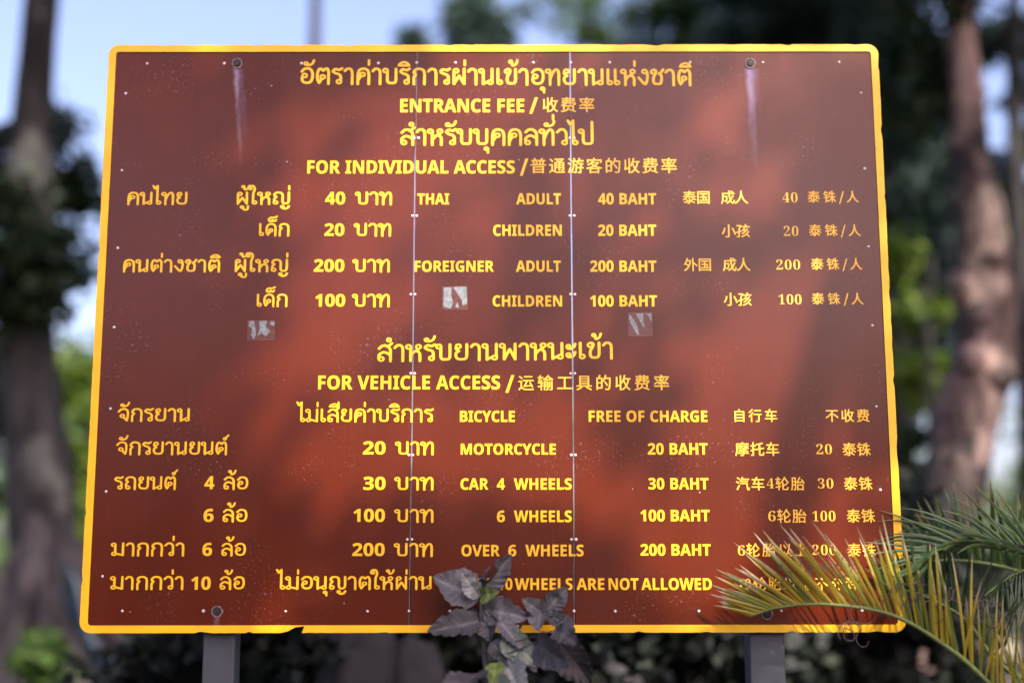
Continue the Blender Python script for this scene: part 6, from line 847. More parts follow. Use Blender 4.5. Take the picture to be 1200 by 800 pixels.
# ------------------------------------------------------------------ trees that shade the place (all out of view; all but the first added for shade)
GAPS = [  # places on the board the sun reaches: centre x, height above the board's lower edge, half sizes, tilt
    (-.45, 1.62, .20, .18, .3), (.98, 1.72, .26, .13, -.3), (-.05, .70, .55, .26, .1), (.28, .44, .36, .18, 0), (.86, .34, .52, .40, 0),
    (1.05, .95, .34, .50, -.25), (1.2, .16, .36, .2, 0), (-.22, 1.2, .2, .10, .2)]
def sun_holes(p):
    s = p[:, 1] / TO_SUN.y
    u = p[:, 0] - TO_SUN.x * s
    v = p[:, 2] - TO_SUN.z * s - Z0
    k = np.ones(len(p), bool)
    for (a, b, ra, rb, t) in GAPS:
        du, dv = u - a, v - b
        x = du * math.cos(t) + dv * math.sin(t); y = -du * math.sin(t) + dv * math.cos(t)
        k &= (x / ra) ** 2 + (y / rb) ** 2 > 1
    return k
# spots in the wood behind the board that a shaft of sun reaches, with the radius of the shaft
SHAFTS = [(*at(1168, 245, 6.8), .30), (*at(1150, 335, 6.8), .24), (*at(1168, 430, 6.8), .22), (*at(1112, 600, 6.8), .16), (*at(1125, 110, 6.8), .14), (*at(1090, 365, 9.4), .6), (*at(1085, 440, 9.5), .5), (*at(1060, 200, 11), .35),
          (*at(48, 535, 8.7), .22), (*at(78, 560, 8.7), .2), (*at(95, 560, 12), 1.0), (*at(100, 450, 13.5), .7), (*at(1195, 690, 4.0), .8), (*at(1205, 310, 12.5), .5), (*at(640, 20, 18), .5), (*at(30, 200, 9), .25), (*at(90, 300, 10), .3)]
def shaft_holes(p):
    k = np.ones(len(p), bool); d = np.array(TO_SUN)
    for (x, y, z, r) in SHAFTS:
        q = p - np.array((x, y, z)); al = q @ d
        k &= (np.linalg.norm(q - al[:, None] * d, axis=1) > r) | (al < 0)
    return k
def both_holes(p):
    return sun_holes(p) & shaft_holes(p)
SH = "shade trees behind the viewpoint"
shade_tree = tree("shading_tree", "tall broadleaf tree whose canopy dapples the board, behind the viewpoint", "tree", SH, (5.2, -11.5, 0),
     [(0, 0, -.2), (.1, .1, 4), (-.3, .4, 8), (-.6, 1.2, 11)], [.42, .32, .2, .1],
     [((-.9, 2.0, 10.2), (3.6, 2.2, 3.0), 60), ((2.5, .5, 9.5), (3, 2.5, 2.5), 36), ((-2.0, 2.2, 10.9), (.7, 1.2, 2.0), 22), ((-.74, 2.52, 9.62), (.30, .35, .26), 40)], M["bark_grey"], M["leaf_mid"], 11, 88, .17, keep=both_holes, limbs=7)  # last two crowns: dense clumps added to shade the board's left and the shrub
P = smooth_path([(4.65, -10.4, 10.6), (5.69, -9.67, 10.2), (5.1, -7.9, 9.4), (4.56, -6.2, 8.75), (4.5, -5.6, 8.8)], 8)
V, F = tube([p - Vector((5.2, -11.5, 0)) for p in P], lerp_list([.12, .11, .10, .09, .06], len(P)), 10, .1, 3.0)
obj("limb", mesh_py("limb", V, F, True), M["bark_grey"], shade_tree)
tree("shading_tree", "spreading broadleaf tree added for shade behind the viewpoint, left of the path", "tree", SH, (-3.5, -13.5, 0),  # out of view, added to widen the shade
     [(0, 0, -.2), (.2, .1, 4), (.1, .4, 8), (.4, .6, 11)], [.40, .30, .2, .08],
     [((.3, 1.0, 10.0), (4.2, 3, 3.4), 70)], M["bark_grey"], M["leaf_mid"], 12, 60, .18, keep=both_holes, limbs=6)
tree("shading_tree", "broadleaf tree added for shade far right behind the viewpoint", "tree", SH, (11.5, -8.5, 0),  # unseen, put in for more shade from the right
     [(0, 0, -.2), (.0, .1, 4), (-.3, .4, 8), (-.4, .6, 12)], [.40, .30, .2, .08],
     [((-.3, .5, 9.5), (3.6, 3.4, 4.2), 70)], M["bark_grey"], M["leaf_dark"], 13, 100, .18, limbs=6)
for (base, lean, cc, cr, n, seed, what) in [  # unseen trees added so that their crowns darken the wood
    ((-4.2, -2.4, 0), (1.6, 1.2), (2.8, 1.6, 11.4), (3.8, 3.2, 1.6), 90, 14, "unseen tall tree added left of the board, its overhanging crown shading the wood"),
    ((5.2, -1.2, 0), (-1.0, .2), (-.6, .6, 11.8), (4.2, 3.2, 1.7), 96, 15, "unseen tall tree added right of the board, its overhanging crown shading the wood"),
    ((10.0, 1.5, 0), (-.6, -.2), (-.8, -.8, 11.4), (4.2, 3.6, 1.9), 96, 16, "second unseen tree added for shade right of the board, farther from it"),
    ((-9.0, 1.5, 0), (1.0, .2), (1.2, .6, 11.0), (4.0, 3.8, 1.9), 90, 17, "second unseen tree added for shade left of the board, farther from it"),
    ((8.5, 7.0, 0), (.6, .2), (.8, .5, 11.5), (4.2, 3.8, 2.2), 80, 18, "unseen tall tree added for shade beyond the sand path at the right"),
    ((-8.6, 5.5, 0), (2.0, .4), (3.6, -.2, 11.6), (4.6, 3.2, 1.5), 100, 19, "unseen tall tree added left of the stilt-rooted one, its crown shading the wood"),
    ((7.6, 4.6, 0), (-2.0, .2), (-3.2, .4, 12.0), (4.6, 3.2, 1.6), 100, 20, "unseen tall tree added beside the gnarled trunk, its crown shading the wood")]:
    tree("shading_tree", what, "tree", SH, base, [(0, 0, -.2), (lean[0] * .1, lean[1] * .1, 4), (lean[0] * .5, lean[1] * .5, 8), (lean[0], lean[1], 10.8)], [.36, .28, .18, .07],
         [(cc, cr, n)], M["bark_grey"], M["leaf_dark"], seed, 120, .2, limbs=6, keep=shaft_holes, clump_r=(.5, .9))
def reflection_wood():  # unseen wood added to darken what the glossy board reflects
    rng = np.random.default_rng(8)
    n = 420
    x = rng.uniform(-30, 30, n); y = rng.uniform(-30, -22, n)
    z = rng.random(n) * (6.2 + 1.6 * np.sin(x * .5 + 1) + np.sin(x * 1.3))
    V, F = leaf_cloud(rng, np.stack([x, y, z + .3], 1), rng.uniform(.9, 1.7, n), 70, .34)
    tag(obj("reflection_wood", mesh_np("reflection_wood", V, F), M["leaf_dark"]), "dark wood behind the viewpoint", "wood", kind="stuff")
reflection_wood()

# ------------------------------------------------------------------ trees behind the board
def rel(px, py, y, base):
    p = at(px, py, y); return (p.x - base[0], p.y - base[1], p.z - base[2])

# left: big grey trunk on a fan of prop roots
def left_tree():
    y = 9.0
    f0 = at(52, 560, y)
    base = (f0.x, y, 0)
    t = [(.0, 0, .3), rel(50, 640, y, base), rel(46, 540, y, base), rel(34, 430, y, base), rel(33, 250, y, base), rel(38, 120, y, base), rel(48, 0, y, base), rel(62, -220, y + .3, base)]
    root = tree("stilt_rooted_tree", "grey trunked tree at the left standing on a fan of straight prop roots", "tree", None, base, t, [.30, .34, .33, .30, .25, .2, .18, .13],
         [(rel(30, 255, y + .2, base), (.55, .7, .5), 16), (rel(78, 190, y + 1.2, base), (.5, .6, .55), 14), (rel(98, 330, y + 1.5, base), (.42, .5, .9), 20), (rel(5, 210, y + .6, base), (.5, .5, .6), 14), (rel(20, 345, y - .3, base), (.45, .6, .4), 16), (rel(40, 300, y - .5, base), (.7, .5, .35), 12), (rel(80, -330, y, base), (2.6, 2.4, 1.5), 50)],
         M["bark_grey"], M["leaf_dark"], 21, 60, .15, 1.2, .3, 4, .16, clump_r=(.2, .42))
    r = random.Random(3)
    fan = [(-60, 800, 8.3), (-25, 810, 8.0), (5, 815, 7.8), (28, 820, 7.9), (62, 815, 7.7), (92, 815, 8.1), (118, 810, 8.0), (150, 800, 8.6), (175, 800, 9.4), (-10, 790, 9.8), (80, 790, 10.1), (205, 800, 9.0)]
    for (px, py, yy) in fan:
        e = at(px, py, yy); e = Vector((e.x, yy, -.1))
        s = at(52 + (px - 60) * .12 + r.uniform(-6, 6), 600 + r.uniform(-25, 45), y - .15)
        m = s.lerp(e, .5) + Vector((0, 0, .10))
        b = Vector(base)
        P = smooth_path([s - b, m - b, e - b], 6)
        V, F = tube(P, lerp_list([.10, .085, .07], len(P)), 9, .15, 3.5, px * .1)
        obj("prop_root", mesh_py("prop_root", V, F, True), M["root"], root)
left_tree()

def slim(px0, px1, y, r, name, label, group, crown, bark, leaf, seed, per=60, size=.13, stretch=1.0, droop=.2, top=-250, clump_r=(.25, .5), limbs=4):
    b = at(px0, 700, y); base = (b.x, y, 0)
    tp = rel(px1, top, y, base)
    t = [(0, 0, -.2), (tp[0] * .3 + .04, 0, tp[2] * .35), (tp[0] * .65 - .03, .05, tp[2] * .68), tp]
    cr = [(rel(cx, cy, y + dy, base), rr, n) for (cx, cy, dy, rr, n) in crown]
    return tree(name, label, "tree", group, base, t, [r, r * .85, r * .7, r * .35], cr, bark, leaf, seed, per, size, stretch, droop, limbs, .08, clump_r=clump_r)

BK = "trees behind the board"
slim(355, 378, 13, .12, "slender_tree", "slender dark bare trunk rising behind the board's upper left", BK,
     [(400, -330, 0, (1.8, 1.6, .9), 24)], M["bark_dark"], M["leaf_dark"], 31)
slim(562, 560, 14, .12, "young_pine", "young pine with a dark tuft of needles showing above the board's middle", BK,
     [(562, 36, 0, (.36, .36, .34), 22), (566, 120, 0, (.8, .7, .6), 24), (552, 10, 0, (.25, .25, .25), 8)], M["bark_dark"], M["needle"], 32, 90, .09, 3.0, .2, top=8, clump_r=(.15, .3))
slim(482, 481, 15, .09, "young_pine", "small young pine with a brown tip just clearing the board's rim", BK,
     [(481, 60, 0, (.22, .22, .36), 14), (480, 140, 0, (.6, .5, .5), 20)], M["bark_dark"], M["needle"], 33, 60, .08, 2.6, .2, top=30, clump_r=(.12, .25))
slim(800, 806, 15, .18, "casuarina", "pale green feathery casuarina above the right part of the board's rim", BK,
     [(790, 25, 0, (.75, .8, 1.0), 30), (775, 110, 0, (1.0, .8, .8), 26), (690, 20, 3, (.9, .7, .7), 12), (640, -30, 2, (.8, .7, .6), 9)], M["bark_dark"], M["leaf_mid"], 34, 70, .07, 4.5, .9, clump_r=(.25, .5))
slim(905, 900, 12, .2, "casuarina", "dark casuarina with hanging needles directly behind the board's upper right corner", BK,
     [(900, 0, 0, (.95, .9, 1.1), 46), (880, 120, .5, (1.0, .9, .9), 40), (900, -200, 0, (1.4, 1.3, 1.0), 40)], M["bark_dark"], M["needle"], 35, 110, .07, 4.5, 1.2, clump_r=(.25, .5))
slim(1050, 1040, 11, .18, "casuarina", "blue green casuarina with long drooping sprays right of the board's edge", BK,
     [(1050, 60, 0, (.55, .8, .9), 40), (1065, 200, 0, (.55, .7, .75), 44), (1068, 330, .5, (.42, .6, .6), 26), (1085, 140, -.4, (.35, .5, .7), 22), (1000, -100, 0, (1.2, 1.0, .9), 40)], M["bark_dark"], M["needle"], 36, 120, .07, 4.5, 1.3, clump_r=(.2, .42))
slim(1000, 985, 16, .2, "casuarina", "tall dense casuarina closing the gap behind the drooping one", BK,
     [(1010, 80, 0, (1.5, 1.0, 1.5), 70), (1060, 250, .5, (.9, 1.0, 1.3), 50), (1060, 420, .8, (.8, .8, .9), 30)], M["bark_dark"], M["needle"], 37, 110, .09, 4.0, 1.0, clump_r=(.3, .55))
slim(1092, 1092, 9.5, .05, "sapling", "lime green sunlit sapling between the board's right edge and the gnarled trunk", BK,
     [(1092, 355, 0, (.24, .3, .34), 20), (1084, 435, .2, (.22, .3, .3), 16), (1054, 305, .3, (.18, .25, .2), 9)], M["bark_dark"], M["leaf_lime"], 38, 60, .13, 1.1, .3, top=300, clump_r=(.12, .3))
slim(1196, 1190, 8.5, .11, "slender_tree", "thin dark leaning trunk at the upper right corner", BK,
     [(1150, -240, 0, (1.2, 1.2, .7), 30)], M["bark_dark"], M["leaf_dark"], 39, top=-200)
slim(1225, 1215, 12, .12, "casuarina", "loose casuarina spray with sky gaps beyond the gnarled trunk", BK,
     [(1172, 215, .5, (.30, .4, .5), 12), (1185, 330, .5, (.35, .4, .4), 16), (1160, 40, .6, (.4, .4, .3), 9), (1205, 120, .3, (.2, .3, .8), 8)], M["bark_dark"], M["needle"], 40, 80, .07, 4.2, 1.1, clump_r=(.15, .3))

# right: the gnarled reddish trunk
def gnarled():
    y = 7.0
    b = at(1120, 640, y); base = (b.x, y, 0)
    pts = [rel(1085, 860, y, base), rel(1100, 740, y, base), rel(1112, 620, y, base), rel(1128, 520, y, base), rel(1148, 430, y, base), rel(1155, 340, y, base), rel(1148, 270, y, base), rel(1138, 190, y, base), rel(1130, 90, y, base), rel(1124, -20, y, base), rel(1115, -260, y, base)]
    t = tree("gnarled_tree", "thick gnarled pinkish trunk leaning at the right, sunlit and dark patches put into its bark colour", "tree", None, base, pts, [.40, .34, .25, .26, .28, .27, .22, .17, .15, .14, .11],
         [(rel(1120, -320, y, base), (2.4, 2.2, 1.2), 50), (rel(1090, -40, y - .3, base), (.4, .5, .35), 14), (rel(1085, 100, y + .4, base), (.3, .5, .5), 12)], M["bark_pink"], M["leaf_dark"], 51, 80, .12, 1.4, .4, 4, .30, clump_r=(.2, .45), sides=22)
    rng = random.Random(7)
    for (px, py, r) in ((1128, 335, .13), (1165, 300, .12), (1140, 420, .15), (1172, 440, .13), (1120, 540, .11)):
        p = at(px, py, y - .17) - Vector(base)
        V, F = tube(smooth_path([p + Vector((rng.uniform(-.05, .05), .12, -r)), p + Vector((0, -.02, 0)), p + Vector((rng.uniform(-.05, .05), .12, r))], 5), lerp_list([r * .35, r, r * .3], 11), 12, .35, 4, px * .1)
        obj("burl", mesh_py("burl", V, F, True), M["bark_pink"], t)
    e = at(1050, 830, y - .5)
    for (a, c) in (((1112, 640), (1040, 800)), ((1120, 650), (1190, 820))):
        s = at(*a, y) - Vector(base); e = at(*c, y - .5) - Vector(base); e.z = -.1
        P = smooth_path([s, s.lerp(e, .5) + Vector((0, 0, .12)), e], 6)
        V, F = tube(P, lerp_list([.2, .14, .08], len(P)), 12, .25, 3, c[0] * .1)
        obj("root", mesh_py("root", V, F, True), M["bark_pink"], t)
gnarled()

# bushes and undergrowth
def bush(name, label, group, px, py, y, rad, n, leaf, seed, per=70, size=.11, stretch=1.2, droop=.1, stems=5):
    rng = np.random.default_rng(seed)
    p = at(px, py, y)
    base = (p.x, y, 0)
    root = thing(name, label, "bush", base, 0, group)
    c = clumps(rng, (0, 0, p.z), rad, n, .2)
    c[:, 2] = np.maximum(c[:, 2], .08)
    V, F = leaf_cloud(rng, c, rng.uniform(.12, .3, n) * (rad[0] / .6) ** .5, per, size, stretch, droop)
    V[:, 2] = np.maximum(V[:, 2], .02)
    obj("foliage", mesh_np("foliage", V, F), leaf, root)
    for k in range(stems):
        e = Vector(c[rng.integers(n)])
        P = smooth_path([(rng.uniform(-.1, .1), rng.uniform(-.1, .1), -.05), (e.x * .4, e.y * .4, e.z * .55), e], 4)
        V, F = tube(P, lerp_list([.025, .018, .008], len(P)), 6)
        obj("stem", mesh_py("stem", V, F, True), M["bark_dark"], root)
    return root
UG = "dark bushes under and behind the board"
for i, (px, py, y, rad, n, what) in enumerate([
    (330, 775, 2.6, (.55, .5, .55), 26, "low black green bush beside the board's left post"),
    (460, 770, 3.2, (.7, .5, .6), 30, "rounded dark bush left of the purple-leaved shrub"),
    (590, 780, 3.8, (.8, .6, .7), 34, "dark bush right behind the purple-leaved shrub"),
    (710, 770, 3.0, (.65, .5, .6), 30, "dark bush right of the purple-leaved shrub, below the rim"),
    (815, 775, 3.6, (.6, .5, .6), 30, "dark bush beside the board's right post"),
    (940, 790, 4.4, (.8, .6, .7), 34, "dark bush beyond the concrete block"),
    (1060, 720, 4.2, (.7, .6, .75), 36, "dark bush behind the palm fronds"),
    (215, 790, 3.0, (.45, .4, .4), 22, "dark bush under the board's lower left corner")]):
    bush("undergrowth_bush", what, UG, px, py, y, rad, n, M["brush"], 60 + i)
LB = "light green bushes in the wood"
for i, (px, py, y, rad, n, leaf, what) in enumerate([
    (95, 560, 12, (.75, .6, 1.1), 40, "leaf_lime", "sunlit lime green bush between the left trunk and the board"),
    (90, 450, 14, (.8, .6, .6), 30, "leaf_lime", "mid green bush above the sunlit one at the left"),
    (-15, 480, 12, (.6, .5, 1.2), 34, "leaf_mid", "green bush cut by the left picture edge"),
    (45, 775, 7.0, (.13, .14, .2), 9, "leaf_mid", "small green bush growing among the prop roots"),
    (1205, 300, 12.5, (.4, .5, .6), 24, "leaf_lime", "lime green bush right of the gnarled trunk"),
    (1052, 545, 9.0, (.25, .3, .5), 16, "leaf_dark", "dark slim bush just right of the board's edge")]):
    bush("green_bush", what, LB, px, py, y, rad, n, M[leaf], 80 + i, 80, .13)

def far_wood():
    rng = np.random.default_rng(5)
    n = 900
    x = rng.uniform(-34, 34, n); y = rng.uniform(30, 46, n)
    z = rng.random(n) ** 1.3 * (6.6 + 1.8 * np.sin(x * .45) + 1.2 * np.sin(x * 1.13 + 1))
    # the wood bends forward on both sides
    s = np.abs(x) > 17
    y = np.where(s, rng.uniform(-6, 40, n), y); x = np.where(s, np.sign(x) * rng.uniform(20, 34, n), x)
    V, F = leaf_cloud(rng, np.stack([x, y, z + .3], 1), rng.uniform(.8, 1.6, n), 60, .34)
    tag(obj("distant_wood", mesh_np("distant_wood", V, F), M["leaf_mid"]), "hazy green wood far behind the board", "wood", kind="stuff")
far_wood()

# things on the ground below the board
def rock(name, label, px, py, y, r, seed, mat):
    p = at(px, py, y)
    bm = bmesh.new(); bmesh.ops.create_icosphere(bm, subdivisions=4, radius=1.0)
    for v in bm.verts:
        k = 1 + .28 * noise.fractal(v.co * 1.3 + Vector((seed, 0, 0)), 1.0, 2.0, 4)
        v.co = Vector((v.co.x * r[0] * k, v.co.y * r[1] * k, v.co.z * r[2] * k))
    for f in bm.faces: f.smooth = True
    me = bpy.data.meshes.new(name); bm.to_mesh(me); bm.free()
    o = obj(name, me, mat); o.location = (p.x, y, p.z)
    return tag(o, label, "rock", "grey rocks below the board")
M["rock"] = plain_mat("grey_rock", (.045, .043, .047), .9, 0, .4, 4.0, .6)
rock("rock", "pale grey rock slab left of the purple-leaved shrub, under the rim", 410, 800, 2.3, (.22, .2, .42), 1.0, M["rock"])
rock("rock", "lower grey rock leaning right of the pale slab", 470, 812, 2.5, (.24, .2, .3), 2.3, M["rock"])
rock("rock", "dark grey rock between the shrub and the right post", 700, 835, 2.6, (.26, .22, .28), 4.1, M["rock"])

def concrete_block():
    a = at(938, 755, 4.6); b = at(1012, 755, 4.6)
    t = thing("concrete_post", "stubby dark grey concrete post beyond the board's right post", "post", ((a.x + b.x) / 2, 4.6, 0))
    w = (b.x - a.x) / 2
    obj("shaft", box_mesh("shaft", -w, w, -w, w, -.1, 1.13, .015), plain_mat("concrete", (.035, .035, .036), .9, 0, .35, 6.0, .4), t)
    obj("cap", box_mesh("cap", -w - .02, w + .02, -w - .02, w + .02, 1.1305, 1.22, .012), plain_mat("concrete_cap", (.04, .04, .04), .9, 0, .3, 8.0, .4), t)
concrete_block()

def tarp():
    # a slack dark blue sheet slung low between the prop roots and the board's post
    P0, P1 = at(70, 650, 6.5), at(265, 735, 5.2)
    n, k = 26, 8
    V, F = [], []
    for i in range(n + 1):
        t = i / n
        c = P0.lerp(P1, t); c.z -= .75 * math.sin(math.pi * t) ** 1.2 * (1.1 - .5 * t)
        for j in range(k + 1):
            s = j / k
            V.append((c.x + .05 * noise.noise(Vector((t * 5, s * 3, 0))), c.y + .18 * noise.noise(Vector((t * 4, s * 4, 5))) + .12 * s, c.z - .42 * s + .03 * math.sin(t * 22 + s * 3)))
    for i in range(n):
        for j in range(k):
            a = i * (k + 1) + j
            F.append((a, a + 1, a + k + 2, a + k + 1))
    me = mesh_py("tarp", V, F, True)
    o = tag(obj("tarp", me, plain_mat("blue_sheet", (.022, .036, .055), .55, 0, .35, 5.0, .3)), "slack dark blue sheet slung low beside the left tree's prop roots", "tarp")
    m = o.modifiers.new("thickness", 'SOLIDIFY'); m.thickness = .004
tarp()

# ------------------------------------------------------------------ purple-leaved shrub in front of the board
def purple_mat(name, a, b, rough=.6):
    m, nt, p = new_mat(name)
    tc = N(nt, "ShaderNodeTexCoord")
    n1 = N(nt, "ShaderNodeTexNoise", Scale=14.0, Detail=6.0, Roughness=.6); nt.links.new(tc.outputs["Object"], n1.inputs["Vector"])
    at_ = N(nt, "ShaderNodeAttribute"); at_.attribute_name = "vein"
    col = ramp(nt, n1.outputs[0], [(.3, a), (.7, b)])
    col = mix(nt, mth(nt, 'MULTIPLY', at_.outputs["Fac"], .45), col, tuple(min(1, x * 1.9 + .02) for x in b))
    nt.links.new(col, p.inputs["Base Color"]); p.inputs["Roughness"].default_value = rough
    bp = N(nt, "ShaderNodeBump", Strength=.5, Distance=.004); nt.links.new(n1.outputs[0], bp.inputs["Height"]); nt.links.new(bp.outputs[0], p.inputs["Normal"])
    return m
M["purple"] = purple_mat("purple_grey_leaf", (.046, .046, .056), (.092, .092, .104))
M["purple_dark"] = purple_mat("dark_purple_leaf", (.018, .018, .023), (.052, .050, .060))
M["silver"] = purple_mat("silvery_leaf", (.13, .14, .145), (.24, .26, .265))
M["sage"] = purple_mat("sage_leaf", (.07, .09, .07), (.15, .18, .145))
M["fresh"] = purple_mat("fresh_green_leaf", (.05, .085, .012), (.10, .14, .03))

def leaf_blade(name, L, W, rng, ragged=.12, curl=.12, bite=None):
    """One broad leaf along +Y, upper side +Z: folded at the midrib, wavy side veins, a torn edge."""
    nu, nv = 30, 12
    V, vein = [], []
    ph = rng.uniform(0, 60)
    tear = rng.choice((0, 0, .25, .7))
    edge_l = [1 + ragged * .7 * noise.noise(Vector((i * .22, ph, 0))) - (tear * max(0, noise.noise(Vector((i * .6, ph, 9))) - .1) if i > 6 else 0) for i in range(nu + 1)]
    edge_r = [1 + ragged * .7 * noise.noise(Vector((i * .22, ph, 40))) - (tear * max(0, noise.noise(Vector((i * .6, ph, 77))) - .1) if i > 6 else 0) for i in range(nu + 1)]
    for i in range(nu + 1):
        t = i / nu
        w = W * (math.sin(math.pi * t ** .8) ** .75) * (1 - .25 * t) + .002
        for j in range(nv + 1):
            s = (j / nv - .5) * 2
            e = edge_l[i] if s < 0 else edge_r[i]
            if bite and bite[0] < t < bite[1] and s * bite[2] > 0: e *= bite[3]
            x = s * w * e
            fold = abs(s) ** 1.1 * w * .42
            ripple = .0045 * math.sin((t - abs(s) * .22) * 2 * math.pi * 7) * abs(s) * (L / .15)
            z = fold + ripple - curl * L * t * t + .012 * noise.noise(Vector((x * 20, t * 4, ph)))
            V.append((x, t * L, z))
            q = abs(((t - abs(s) * .22) * 7) % 1 - .5)
            vein.append(1.0 if j == nv // 2 else max(0, 1 - q * 7) * .8)
    F = []
    for i in range(nu):
        for j in range(nv):
            a = i * (nv + 1) + j
            F.append((a, a + 1, a + nv + 2, a + nv + 1))
    me = mesh_py(name, V, F, True)
    at_ = me.attributes.new("vein", 'FLOAT', 'POINT')
    at_.data.foreach_set("value", vein)
    return me

def purple_shrub():
    rng = random.Random(9)
    y0 = -.11
    b = at(570, 800, y0)
    base = Vector((b.x, y0, 0))
    root = thing("purple_leaved_shrub", "shrub with ragged purple grey leaves standing in front of the board's lower rim", "shrub", base)
    def stem(pts, r):
        P = smooth_path([Vector(p) - base for p in pts], 6)
        V, F = tube(P, lerp_list(r, len(P)), 8, .06, 9)
        obj("stem", mesh_py("stem", V, F, True), M["purple_dark"], root)
    top = at(563, 702, y0); hub2 = at(620, 716, y0)
    stem([(base.x + .03, y0 + .05, -.05), at(578, 900, y0), at(568, 770, y0), top], [.016, .012, .009, .006])
    stem([at(575, 880, y0), at(592, 790, y0 - .02), at(607, 740, y0), hub2], [.010, .008, .006, .004])
    # leaf: base pixel, tip pixel, depth of base and tip, half width as a share of length, facing twist, material
    spec = [
        ((561, 702), (511, 676), -.40, -.46, .42, .05, "purple", None),
        ((561, 700), (542, 672), -.46, -.54, .30, -.3, "silver", None),
        ((562, 696), (598, 653), -.40, -.42, .27, .35, "purple_dark", (.28, .62, -1, .35)),
        ((563, 697), (571, 664), -.43, -.43, .22, -.5, "purple_dark", None),
        ((562, 699), (580, 694), -.48, -.58, .38, .2, "fresh", None),
        ((566, 714), (614, 722), -.42, -.52, .36, .0, "purple", None),
        ((564, 712), (592, 703), -.38, -.36, .36, .3, "purple", None),
        ((560, 716), (546, 722), -.38, -.38, .5, .3, "purple_dark", None),
        ((562, 728), (506, 737), -.46, -.66, .26, -.2, "purple_dark", None),
        ((571, 722), (572, 748), -.44, -.52, .50, .2, "purple_dark", None),
        ((585, 728), (612, 756), -.50, -.62, .28, -.1, "purple", None),
        ((592, 745), (627, 776), -.52, -.66, .34, .15, "sage", None),
        ((575, 752), (604, 780), -.50, -.60, .30, .0, "purple_dark", None),
        ((590, 775), (612, 815), -.56, -.72, .42, .1, "silver", None),
        ((582, 776), (577, 800), -.62, -.78, .30, .2, "fresh", None),
        ((612, 762), (628, 786), -.46, -.48, .36, -.3, "purple_dark", None),
        ((637, 719), (664, 689), -.42, -.42, .34, .2, "purple_dark", None),
        ((636, 719), (614, 702), -.44, -.50, .36, -.1, "purple", None),
        ((634, 718), (613, 724), -.40, -.38, .36, .3, "purple_dark", None),
        ((634, 716), (631, 737), -.46, -.58, .44, .1, "purple", None),
        ((640, 720), (655, 726), -.42, -.46, .5, -.2, "purple_dark", None),
        ((645, 722), (672, 737), -.42, -.52, .36, .1, "purple_dark", None),
        # lower leaves, nearer the lens and out of focus
        ((628, 752), (660, 778), -.9, -1.2, .30, .7, "purple_dark", None),
        ((650, 738), (674, 752), -.8, -1.0, .28, .3, "purple_dark", None),
        ((560, 790), (530, 815), -.9, -1.2, .40, .3, "purple_dark", None),
        ((575, 800), (595, 830), -.7, -.9, .45, .1, "sage", None),
        ((650, 745), (690, 800), -.3, -.2, .32, .1, "purple_dark", None),
    ]
    for (pb, pt, yb, yt, wr, tw, mat, bite) in spec:
        yb, yt = -.07 + (yb + .36) * .55, -.07 + (yt + .36) * .55
        A, B = at(*pb, yb), at(*pt, yt)
        d = B - A; L = d.length * 1.06
        me = leaf_blade("leaf", L, L * wr, rng, .26, rng.uniform(.02, .14), bite)
        yax = d.normalized()
        toward = (CAM - A).normalized() + Vector((rng.uniform(-.4, .4), 0, rng.uniform(.1, .7)))
        zax = (toward - yax * toward.dot(yax)).normalized()
        zax = Matrix.Rotation(tw, 3, yax) @ zax
        xax = yax.cross(zax)
        me.transform(Matrix((xax, yax, zax)).transposed().to_4x4())
        o = obj("leaf", me, M[mat], root); o.location = A - base
        # its stalk joins the nearest stem
        h = hub2 if pb[0] > 605 and pb[1] < 735 else (top if pb[1] < 735 else at(576, min(pb[1] + 18, 880), y0))
        P = smooth_path([h - A, (h - A) * .5 + Vector((0, 0, -.006)), Vector((0, 0, 0))], 3)
        V, F = tube(P, [.0025] * len(P), 6)
        obj("stalk", mesh_py("stalk", V, F, True), M["purple_dark"], o)
purple_shrub()

# ------------------------------------------------------------------ palm
def frond_mat(name, fresh, ripe, dry):
    m, nt, p = new_mat(name)
    g = N(nt, "ShaderNodeNewGeometry")
    a1 = N(nt, "ShaderNodeAttribute"); a1.attribute_name = "along"
    col = ramp(nt, g.outputs["Random Per Island"], [(.1, fresh), (.75, ripe)])
    tc = N(nt, "ShaderNodeTexCoord")
    n1 = N(nt, "ShaderNodeTexNoise", Scale=9.0, Detail=4.0); nt.links.new(tc.outputs["Object"], n1.inputs["Vector"])
    f = mth(nt, 'MULTIPLY', mth(nt, 'SUBTRACT', mth(nt, 'ADD', a1.outputs["Fac"], mth(nt, 'MULTIPLY', mth(nt, 'SUBTRACT', n1.outputs[0], .5), 1.1)), .72), 6.0, True)
    col = mix(nt, f, col, dry)
    nt.links.new(col, p.inputs["Base Color"]); p.inputs["Roughness"].default_value = .45
    tr = N(nt, "ShaderNodeBsdfTranslucent"); nt.links.new(col, tr.inputs["Color"])
    ms = N(nt, "ShaderNodeMixShader"); ms.inputs[0].default_value = .3
    nt.links.new(p.outputs[0], ms.inputs[1]); nt.links.new(tr.outputs[0], ms.inputs[2])
    nt.links.new(ms.outputs[0], nt.nodes["Material Output"].inputs["Surface"])
    return m
M["frond_yellow"] = frond_mat("yellowing_frond", (.10, .15, .022), (.36, .29, .025), (.42, .36, .24))
M["frond_green"] = frond_mat("green_frond", (.02, .06, .022), (.06, .11, .025), (.12, .12, .04))
M["frond_dark"] = frond_mat("dark_frond", (.014, .04, .016), (.035, .07, .02), (.06, .06, .03))
M["rachis"] = plain_mat("green_stalk", (.10, .14, .03), .5, 0, .3, 12.0)
M["dry"] = plain_mat("dry_strand", (.10, .075, .075), .8, 0, .4, 20.0)

